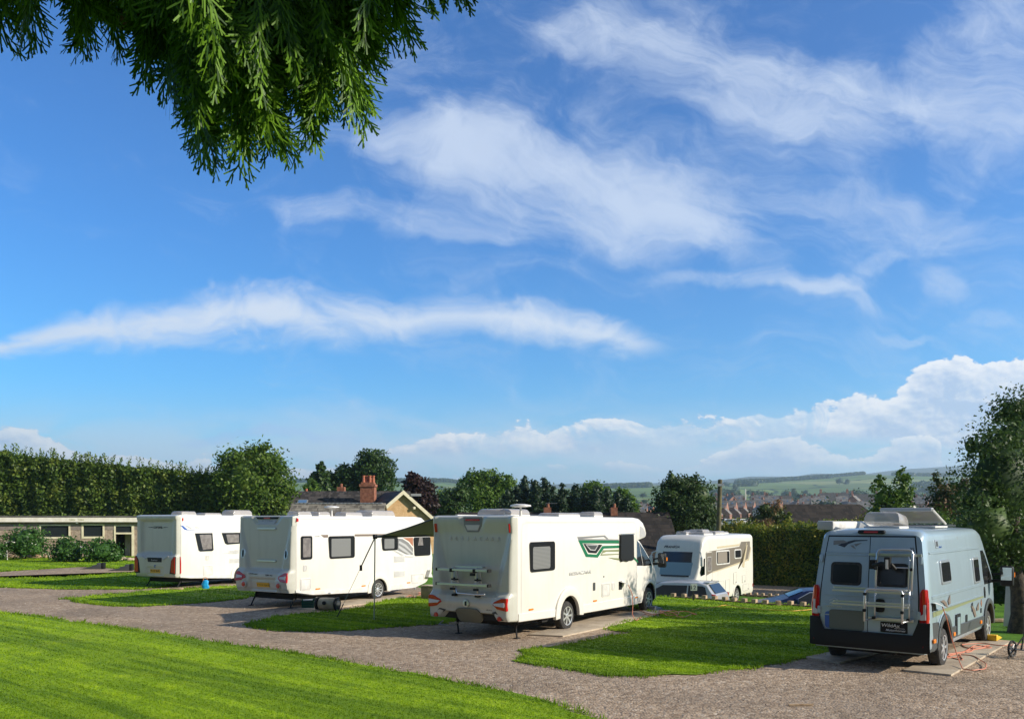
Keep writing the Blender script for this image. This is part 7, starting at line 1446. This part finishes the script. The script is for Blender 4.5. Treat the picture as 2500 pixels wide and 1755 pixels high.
# ================================================================ things on and beside the pitches
M_wood = mat('weathered_sleeper', rough=.9, fn=varied((.50, .37, .24), (.30, .21, .13), 8, .5, 40)); M_woodd = mat('brown_sleeper', rough=.9, fn=varied((.30, .19, .12), (.17, .11, .07), 8, .5, 40))
def edging(pts, z, lb, grp, L=None, h=.17, w=.15):
    proto = None
    for i in range(len(pts)):
        a = Vector((*pts[i], z)); b = Vector((*pts[min(i + 1, len(pts) - 1)], z)); d = (b - a) if i < len(pts) - 1 else (a - Vector((*pts[i - 1], z))); ang = math.atan2(d.y, d.x)
        r = thing('edging_sleeper', lb, 'sleeper', a, ang, grp); q = MB(); q.box((-w / 2, -w / 2, -.25), (w / 2, w / 2, h)); q.build('post', M_wood, r, .015, 2); q = MB(); q.box((w / 2 + .004, -.05, -.1), (max(.3, d.length - w / 2 - .004), .06, h * .42)); q.build('rail', M_woodd, r, .01, 1); ALLE.append(r)
    ordinal(ALLE[-len(pts):], lb + ', @')
ALLE = []
edging([P(px, py) for px, py in [(1644, 1459.5), (1670, 1461), (1697, 1463), (1720, 1465), (1745, 1466.5), (1770, 1469), (1792, 1471), (1817, 1473), (1842, 1475), (1869, 1477), (1900, 1479), (1930, 1479.5), (1961, 1482), (1989, 1484), (2020, 1487)]], 0, 'sleeper post with low rail edging the front grass', 'sleeper edging along the front grass')
edging([P(px, py, -1.1) for px, py in [(1800, 1452), (1816, 1454), (1830, 1455), (1846, 1456), (1862, 1457), (1880, 1458), (1897, 1459), (1912, 1460)]], -1.1, 'small sleeper post edging the far gravel lane', 'sleeper edging along the far gravel lane', h=.20)
edging([P(px, 1362) for px in (-10, 16, 31, 46, 61, 78, 96, 112, 124)], 0, 'low sleeper post edging the bed before the block', 'sleeper edging before the flat roofed block', h=.26, w=.16)
def misc():
    # pitch number
    x, y = P(1693, 1466.5); r = thing('pitch_number', 'pitch number 12 on a black post in front of the silver hatchback', 'sign', (x, y, 0), R_(6)); q = MB(); q.box((-.025, -.025, -.1), (.025, .025, .42)); q.build('post', M_black, r); p_ = box_part('number_plate', (-.11, -.04, .34), (.11, -.026, .56), mat('green_grey_plate', (.30, .36, .33), .5), r, .004); text_part('lettering', '12', (-.085, -.044, .385), (1, 0, 0), (0, 0, 1), .13, M_ink, p_, .003, 0, .17, .02)
    # awning of the central motorhome
    r = thing('awning', 'open olive green sunshade canopy on thin poles left of the central motorhome', 'awning', MH.location[:], MH.rotation_euler.z); W = 2.25; y0, y1 = W / 2 + .06, 4.05; x0, x1 = 1.22, 4.6; n, m_ = 10, 8; vs = []
    for i in range(n + 1):
        for j in range(m_ + 1): u, v = i / n, j / m_; vs.append((x0 - .92 * (1 - v) + (x1 - x0) * u, y0 + (y1 - y0) * v, 2.74 + (2.20 - 2.74) * v - .05 * math.sin(v * math.pi) * (.6 + .4 * math.cos(u * 9)) + .02 * math.sin(u * 14)))
    N = (n + 1) * (m_ + 1); q = MB(); F = [[i * (m_ + 1) + j, i * (m_ + 1) + j + 1, (i + 1) * (m_ + 1) + j + 1, (i + 1) * (m_ + 1) + j] for i in range(n) for j in range(m_)]
    q.add(vs, F); M_can = leafmat('olive_canvas', (.125, .140, .060), (.140, .155, .066), trans=.22, rough=.8); q.build('canopy', M_can, r, smooth=60)
    q = MB(); q.tube([(x0 - .05, y1, 2.20), (x1 + .05, y1, 2.20)], .035, 8); q.build('front_bar', M_dark, r)
    for x in (x0, x1):
        q = MB(); q.tube([(x, y1, 2.2), (x, y1 + .03, .02)], .017, 8); q.box((x - .05, y1 - .03, 0), (x + .05, y1 + .09, .03)); q.build('pole', M_chrome, r); q = MB(); q.box((x - .05, y1 - .04, 2.14), (x + .05, y1 + .04, 2.26)); q.build('corner_joint', M_black, r, .01)
        q = MB(); q.tube([(x - .90, y0 + .05, 2.70), (x - .45, (y0 + y1) / 2, 2.42), (x, y1 - .05, 2.18)], .018, 6); q.build('rafter', M_dark, r)
    M = Matrix.Rotation(-r.rotation_euler.z, 3, 'Z'); gx, gy = P(822, 1508); g = M @ (Vector((gx, gy, 0)) - Vector(r.location)); t = Vector((x0, y1, 2.18)); mid = t.lerp(g, .36); q = MB(); q.tube([t, mid], .016, 6); q.build('storm_strap', M_dark, r); q = MB(); q.tube([mid + Vector((0, 0, .05)), mid - Vector((0, 0, .10))], .035, 8); q.build('strap_spring', M_black, r)
    mid2 = t.lerp(g, .82); q = MB(); q.tube([mid, mid2], .006, 5); q.build('guy_line', M_plasw, r); q = MB(); q.tube([mid2, g], .014, 6); q.tube([g + Vector((0, 0, -.1)), g + Vector((0, 0, .06))], .012, 5); q.build('ground_peg', M_black, r)
    # water carrier
    x, y = P(800, 1490); r = thing('water_carrier', 'beige rolling water barrel with black wheels beside the middle caravan', 'water barrel', (x, y, 0), R_(-14)); q = MB(); q.lathe((-.26, 0, .20), (1, 0, 0), [(0, .10), (.02, .165), (.10, .18), (.42, .18), (.50, .165), (.52, .10)], 24); q.build('barrel', mat('beige_plastic', rough=.5, fn=varied((.50, .42, .28), (.40, .33, .21), 5)), r, smooth=50)
    for s in (-1, 1): q = MB(); q.lathe((s * .30 - .03, 0, .20), (1, 0, 0), [(0, .12), (0, .195), (.015, .205), (.05, .205), (.06, .195), (.06, .12)], 24); t_ = q.build('tyre', M_black, r); q = MB(); q.lathe((s * .30 + s * .032, 0, .20), (s, 0, 0), [(0, .11), (.005, .10), (.006, .03)], 12); q.build('hub', M_dark, t_)
    q = MB(); q.lathe((-.02, -.185, .24), (0, -1, 0), [(0, .06), (.03, .055), (.035, .03)], 14); q.build('cap', M_black, r)
    # waste carrier crate
    x, y = P(752, 1486); r = thing('waste_crate', 'dark green slatted crate with a white lid beside the caravan leg', 'crate', (x, y, 0), R_(10)); Mg = mat('green_plastic', (.012, .085, .055), .45)
    q = MB(); q.box((-.17, -.12, 0), (.17, .12, .04))
    for z in (.05, .12, .19): q.box((-.17, -.125, z), (.17, -.105, z + .045)); q.box((-.17, .105, z), (.17, .125, z + .045)); q.box((-.175, -.10, z), (-.155, .10, z + .045)); q.box((.155, -.10, z), (.175, .10, z + .045))
    for i, j in ((-1, -1), (1, -1), (1, 1), (-1, 1)): q.box((i * .16 - .018, j * .115 - .018, 0), (i * .16 + .018, j * .115 + .018, .30))
    q.build('crate_body', Mg, r, smooth=0); q = MB(); q.obox((.0, .0, .27), .28, .20, .03, .1); q.build('lid', M_plasw, r); q = MB(); q.tube([(.16, -.10, .28), (.24, -.10, .34), (.24, .10, .34), (.16, .10, .28)], .012, 6); q.build('handle', Mg, r)
    # carrier bag
    x, y = P(501, 1438); r = thing('carrier_bag', 'bright blue plastic carrier bag under the left caravan side', 'bag', (x, y, 0)); q = MB(); rs = []
    for z, k, dx in ((0, .9, 0), (.08, 1.05, .01), (.2, 1.0, -.01), (.3, .85, .02), (.36, .6, .01)): rs.append([((.13 * k * math.cos(a) * (1 + .12 * math.sin(5 * a + z * 20))) + dx, .07 * k * math.sin(a) * (1 + .15 * math.cos(3 * a)), z) for a in np.linspace(0, 2 * math.pi, 16, endpoint=False)])
    q.rings(rs); q.build('bag', mat('blue_polythene', rough=.25, fn=varied((.01, .25, .62), (.03, .42, .78), 14)), r, smooth=60); q = MB(); q.tube([(-.08, 0, .34), (-.07, 0, .44), (.0, 0, .47), (.07, 0, .44), (.08, 0, .34)], .010, 5); q.build('handle', mat('orange_strap', (.75, .25, .05), .6), r)
    x, y = P(432, 1440); tag(MB().box((x - .22, y - .1, .03), (x + .22, y + .1, .08)).build('wooden_board', M_wood, None, .006), 'small pale timber board under the left caravan leg', 'board')
    # levelling ramps on the far pitch
    for k, (px, py, lb) in enumerate(((232, 1389, 'black stepped levelling ramp on the far gravel, left of two'), (300, 1393, 'black stepped levelling ramp on the far gravel, right of two'))):
        x, y = P(px, py); r = thing('levelling_ramp', lb, 'ramp', (x, y, 0), R_(8), 'levelling ramps on the empty far pitch'); q = MB(); q.prism([(-.75, -.14, .02), (.35, -.14, .02), (.35, -.14, .34), (.15, -.14, .34), (.12, -.14, .26), (-.10, -.14, .22), (-.14, -.14, .15), (-.36, -.14, .11)], (0, .32, 0)); q.build('ramp_body', M_dark, r, .01); q = MB(); q.box((.36, -.15, .02), (.50, .19, .36)); q.build('end_block', M_black, r, .02)
    # stump and handrail by the block
    x, y = P(88, 1362); r = thing('tree_stump', 'short cut tree stump with a mossy flat top near the biggest bush', 'stump', (x, y, 0)); q = MB(); q.lathe((0, 0, 0), (0, 0, 1), [(-.1, .36), (.1, .30), (.45, .27), (.58, .29)], 14); q.build('stump', M_woodd, r, smooth=50); q = MB(); q.lathe((0, 0, .56), (0, 0, 1), [(0, .40), (.06, .42), (.10, .40)], 16); q.build('cut_top', M_wood, r)
    a, b, c, d = A(18, 1363, 56.5), A(15, 1323, 56.5), A(27, 1321, 56.5), A(120, 1353, 58.5); a.z = 0; r = thing('handrail', 'white bent metal handrail sloping down beside the stump', 'handrail', a); q = MB(); q.tube([Vector((0, 0, 0)), b - a, c - a, d - a, Vector((d.x - a.x, d.y - a.y, 0))], .035, 8); q.build('rail', M_plasw, r)
    x, y = P(204, 1366); r = thing('white_chair', 'white plastic garden chair between the two round bushes', 'chair', (x, y, 0), R_(200)); q = MB(); q.box((-.24, -.22, .42), (.24, .22, .46)); q.build('seat', M_plasw, r, .01); q = MB(); q.box((-.24, .2, .46), (.24, .25, .95)); q.build('backrest', M_plasw, r, .015)
    for i, j in ((-1, -1), (1, -1), (1, 1), (-1, 1)): q = MB(); q.tube([(i * .21, j * .19, .42), (i * .25, j * .23, 0)], .025, 6); q.build('leg', M_plasw, r)
    rr = random.Random(4); STN = []
    for k in range(7):
        px = 284 + k * 8; x, y = P(px, 1367 + rr.uniform(-1, 1.5)); q = MB(); rs = []; s_ = rr.uniform(.16, .26)
        for z, w in ((-.05, .8), (.06, 1), (.16, .85), (.22, .45)): rs.append([(x + s_ * w * math.cos(a) * rr.uniform(.85, 1.1), y + s_ * w * math.sin(a), z * s_ * 4.2) for a in np.linspace(0, 2 * math.pi, 10, endpoint=False)])
        q.rings(rs); STN.append(q.build('edging_stone', mat('sandstone', rough=.9, fn=varied((.50, .40, .28), (.36, .28, .20), 6)), None, smooth=50)); tag(STN[-1], 'rounded sandstone boulder in the row below the open doorway', 'stone', 'stones below the open doorway')
    ordinal(STN, 'rounded sandstone boulder below the open doorway, @')
    # ramps under the wheels
    def ramp(loc, rz, m, lb, nm='levelling_wedge'):
        r = thing(nm, lb, 'ramp', loc, rz); q = MB(); q.prism([(-.40, -.12, 0), (.28, -.12, 0), (.28, -.12, .12), (.12, -.12, .12), (.06, -.12, .08), (-.10, -.12, .07)], (0, .26, 0)); q.build('wedge', m, r, .008)
    v = VAN; Rz = Matrix.Rotation(v.rotation_euler.z, 3, 'Z'); p_ = Vector(v.location) + Rz @ Vector((5.30, -1.02, 0)); ramp((p_.x, p_.y, .05), v.rotation_euler.z + math.pi, mat('yellow_plastic', rough=.4, fn=varied((.80, .50, .02), (.70, .40, .015), 5)), 'yellow levelling wedge under the front wheel of the blue camper')
    Rm = Matrix.Rotation(MH.rotation_euler.z, 3, 'Z'); p_ = Vector(MH.location) + Rm @ Vector((7.52, -1.06, 0)); ramp((p_.x, p_.y, .04), MH.rotation_euler.z + math.pi, M_lead, 'grey levelling wedge under the front wheel of the central motorhome')
    # cables
    def wander(name, lb, start, pts, m, z=.052, r_=.009, grp=None, amp=.06):
        P3 = []
        if start: P3 += [Vector(s) for s in start]
        base = [Vector((*p, z)) for p in pts]; rr = random.Random(len(pts) * 7 + int(pts[0][0] * 100))
        for i in range(len(base) - 1):
            for j in range(5): t = j / 5; q = base[i].lerp(base[i + 1], t); P3.append(q + Vector((rr.uniform(-amp, amp), rr.uniform(-amp, amp), 0)) * (1 if j else .2))
        P3.append(base[-1]); mb = MB(); sm = [P3[0]]
        for i in range(1, len(P3) - 1): sm += [(P3[i - 1] + P3[i] * 2 + P3[i + 1]) / 4]
        sm.append(P3[-1]); mb.tube(sm, r_, 6); return tag(mb.build(name, m, None, smooth=60), lb, 'cable', grp)
    s0 = Vector(v.location) + Rz @ Vector((.50, -1.09, 1.13)); s1 = Vector(v.location) + Rz @ Vector((.66, -1.14, 1.0)); s2 = Vector(v.location) + Rz @ Vector((.72, -1.16, .5)); e0 = P(2335, 1612)
    wander('hook_up_cable', 'orange hook-up lead hanging from the camper van socket and looping over the pad', [s0, s1, s2, (e0[0], e0[1], .25)], [P(2345, 1638), P(2372, 1643), (P(2405, 1640)), P(2408, 1625), P(2375, 1606), P(2340, 1603), P(2352, 1618), P(2325, 1612), P(2300, 1600)], M_cable, amp=.02)
    wander('hook_up_cable', 'orange cable tangle lying on the pad by the camper front wheel', None, [P(2500, 1578), P(2450, 1582), P(2405, 1576), P(2345, 1578), P(2365, 1588), P(2385, 1590), P(2420, 1580), P(2375, 1586), P(2368, 1598), P(2310, 1604), P(2330, 1600), P(2400, 1588), P(2420, 1586), P(2380, 1580), P(2350, 1598), P(2305, 1612), P(2345, 1610)], M_cable, .056, .009, amp=.05)
    s0 = Vector(MH.location) + Rm @ Vector((5.32, -1.26, .90)); s1 = Vector(MH.location) + Rm @ Vector((5.46, -1.34, .72)); s2 = Vector(MH.location) + Rm @ Vector((5.48, -1.36, .3)); e = P(1538, 1510)
    wander('hook_up_cable', 'orange hook-up lead hanging from the side of the central motorhome', [s0, s1, s2, (e[0], e[1], .12)], [P(1552, 1520), P(1560, 1514), P(1575, 1502), P(1590, 1508)], M_cable, amp=.02)
    wander('hook_up_cable', 'pile of orange cable on the grass at the motorhome front wheel', None, [P(1560, 1494), P(1582, 1502), P(1600, 1507), P(1620, 1500), P(1605, 1495), P(1640, 1498), P(1655, 1506), P(1630, 1508), P(1612, 1500), P(1640, 1494), P(1662, 1500), P(1650, 1510), P(1675, 1512), P(1690, 1502), P(1700, 1506), P(1672, 1496), P(1625, 1503), P(1598, 1503)], M_cable, .065, .010, amp=.07)
    wander('hook_up_cable', 'yellow orange cable strung loosely across the grass towards the sleepers', None, [P(1690, 1494), P(1710, 1490), P(1735, 1489), P(1755, 1486), P(1772, 1482), P(1800, 1486), P(1820, 1490), P(1850, 1492), P(1880, 1494), P(1940, 1497), P(1985, 1492)], mat('yellow_cable', (.75, .38, .05), .5), .075, .010, amp=.10)
    wander('hook_up_cable', 'orange cable lying behind the middle caravan wheel', None, [P(985, 1462), P(1005, 1455), P(1012, 1462), P(1030, 1452), P(1044, 1456), P(1020, 1450), P(1040, 1448)], M_cable, .05, .010)
    # waste container in front of the middle caravan
    x, y = P(1050, 1462); r = thing('waste_container', 'olive brown square waste box at the front of the middle caravan', 'container', (x, y, 0), R_(-20)); q = MB(); q.box((-.25, -.2, 0), (.25, .2, .42)); q.build('box', mat('olive_box', rough=.7, fn=varied((.20, .17, .11), (.14, .12, .08), 5)), r, .02); q = MB(); q.box((-.27, -.22, .425), (.27, .22, .47)); q.build('lid', M_conc, r, .01)
    # white board by the tree
    x, y = P(2462, 1530); r = thing('leaning_panel', 'tall narrow white plastic board leaning against the big tree trunk', 'board', (x, y, 0), R_(-30)); q = MB(); q.prism([(-.11, -.03, .02), (.11, -.03, .02), (.17, .10, 1.10), (-.05, .10, 1.12)], (0, .03, 0)); q.build('board', M_plasw, r, .004); q = MB(); q.prism([(-.06, .06, 1.10), (.18, .06, 1.08), (.20, .08, 1.17), (-.04, .08, 1.20)], (0, .10, 0)); q.build('rolled_top', M_plasw, r, .01)
    x, y = P(2440, 1519); tag(MB().box((x - .3, y - .07, .02), (x + .22, y + .07, .10)).build('timber_offcut', M_wood, None, .01), 'short pale timber lying on the grass left of the tree', 'timber')
    x, y = P(1955, 1724); tag(MB().obox((x, y, .03), .36, .035, .02, .05).build('stick', M_wood, None), 'thin pale stick lying on the gravel near the bottom edge', 'stick')
    # trolley at the right edge
    x, y = P(2493, 1607); r = thing('folding_trolley', 'black two wheeled trolley cut by the right edge of the view', 'trolley', (x, y, 0), R_(35))
    for s in (-1, 1):
        q = MB(); n = 22; rs = [[((.145 + .022 * math.cos(b)) * math.cos(a), s * .16 + .022 * math.sin(b), .165 + (.145 + .022 * math.cos(b)) * math.sin(a)) for b in np.linspace(0, 2 * math.pi, 8, endpoint=False)] for a in np.linspace(0, 2 * math.pi, n + 1)]; q.rings(rs, cap=False)
        t_ = q.build('wheel', M_rubber, r, smooth=60); q = MB()
        for a in np.linspace(0, math.pi, 4, endpoint=False): q.tube([(-.13 * math.cos(a), s * .16, .165 - .13 * math.sin(a)), (.13 * math.cos(a), s * .16, .165 + .13 * math.sin(a))], .008, 5)
        q.lathe((0, s * .16 - .03, .165), (0, 1, 0), [(0, .03), (.06, .03)], 10); q.build('rim', M_gal, t_)
    q = MB(); q.tube([(0, -.16, .165), (0, .16, .165)], .014, 6); q.build('axle', M_gal, r); q = MB(); q.tube([(0, 0, .165), (.12, 0, .42), (.35, .05, .85), (.45, .1, 1.02)], .018, 6); q.build('shaft', M_black, r); q = MB(); q.tube([(.45, 0, 1.02), (.47, .2, 1.02)], .022, 6); q.build('grip', M_black, r); q = MB(); q.tube([(.12, 0, .42), (-.25, .1, .06), (-.3, .1, .02)], .014, 6); q.build('stand', M_black, r)
misc()

# ================================================================ haze
def haze():
    m = bpy.data.materials.new('valley_air'); m.use_nodes = True; nt = m.node_tree; nt.nodes.remove(nt.nodes['Principled BSDF']); v = nt.nodes.new('ShaderNodeVolumePrincipled')
    v.inputs['Color'].default_value = (.62, .80, 1.0, 1); v.inputs['Density'].default_value = 1.6e-4; v.inputs['Anisotropy'].default_value = .3; nt.links.new(v.outputs[0], nt.nodes['Material Output'].inputs['Volume'])
    q = MB(); q.box((-16000, -300, -14), (16000, 9800, 440)); o = q.build('haze', m, None, smooth=0); tag(o, kind='stuff'); o.display_type = 'WIRE'
haze()
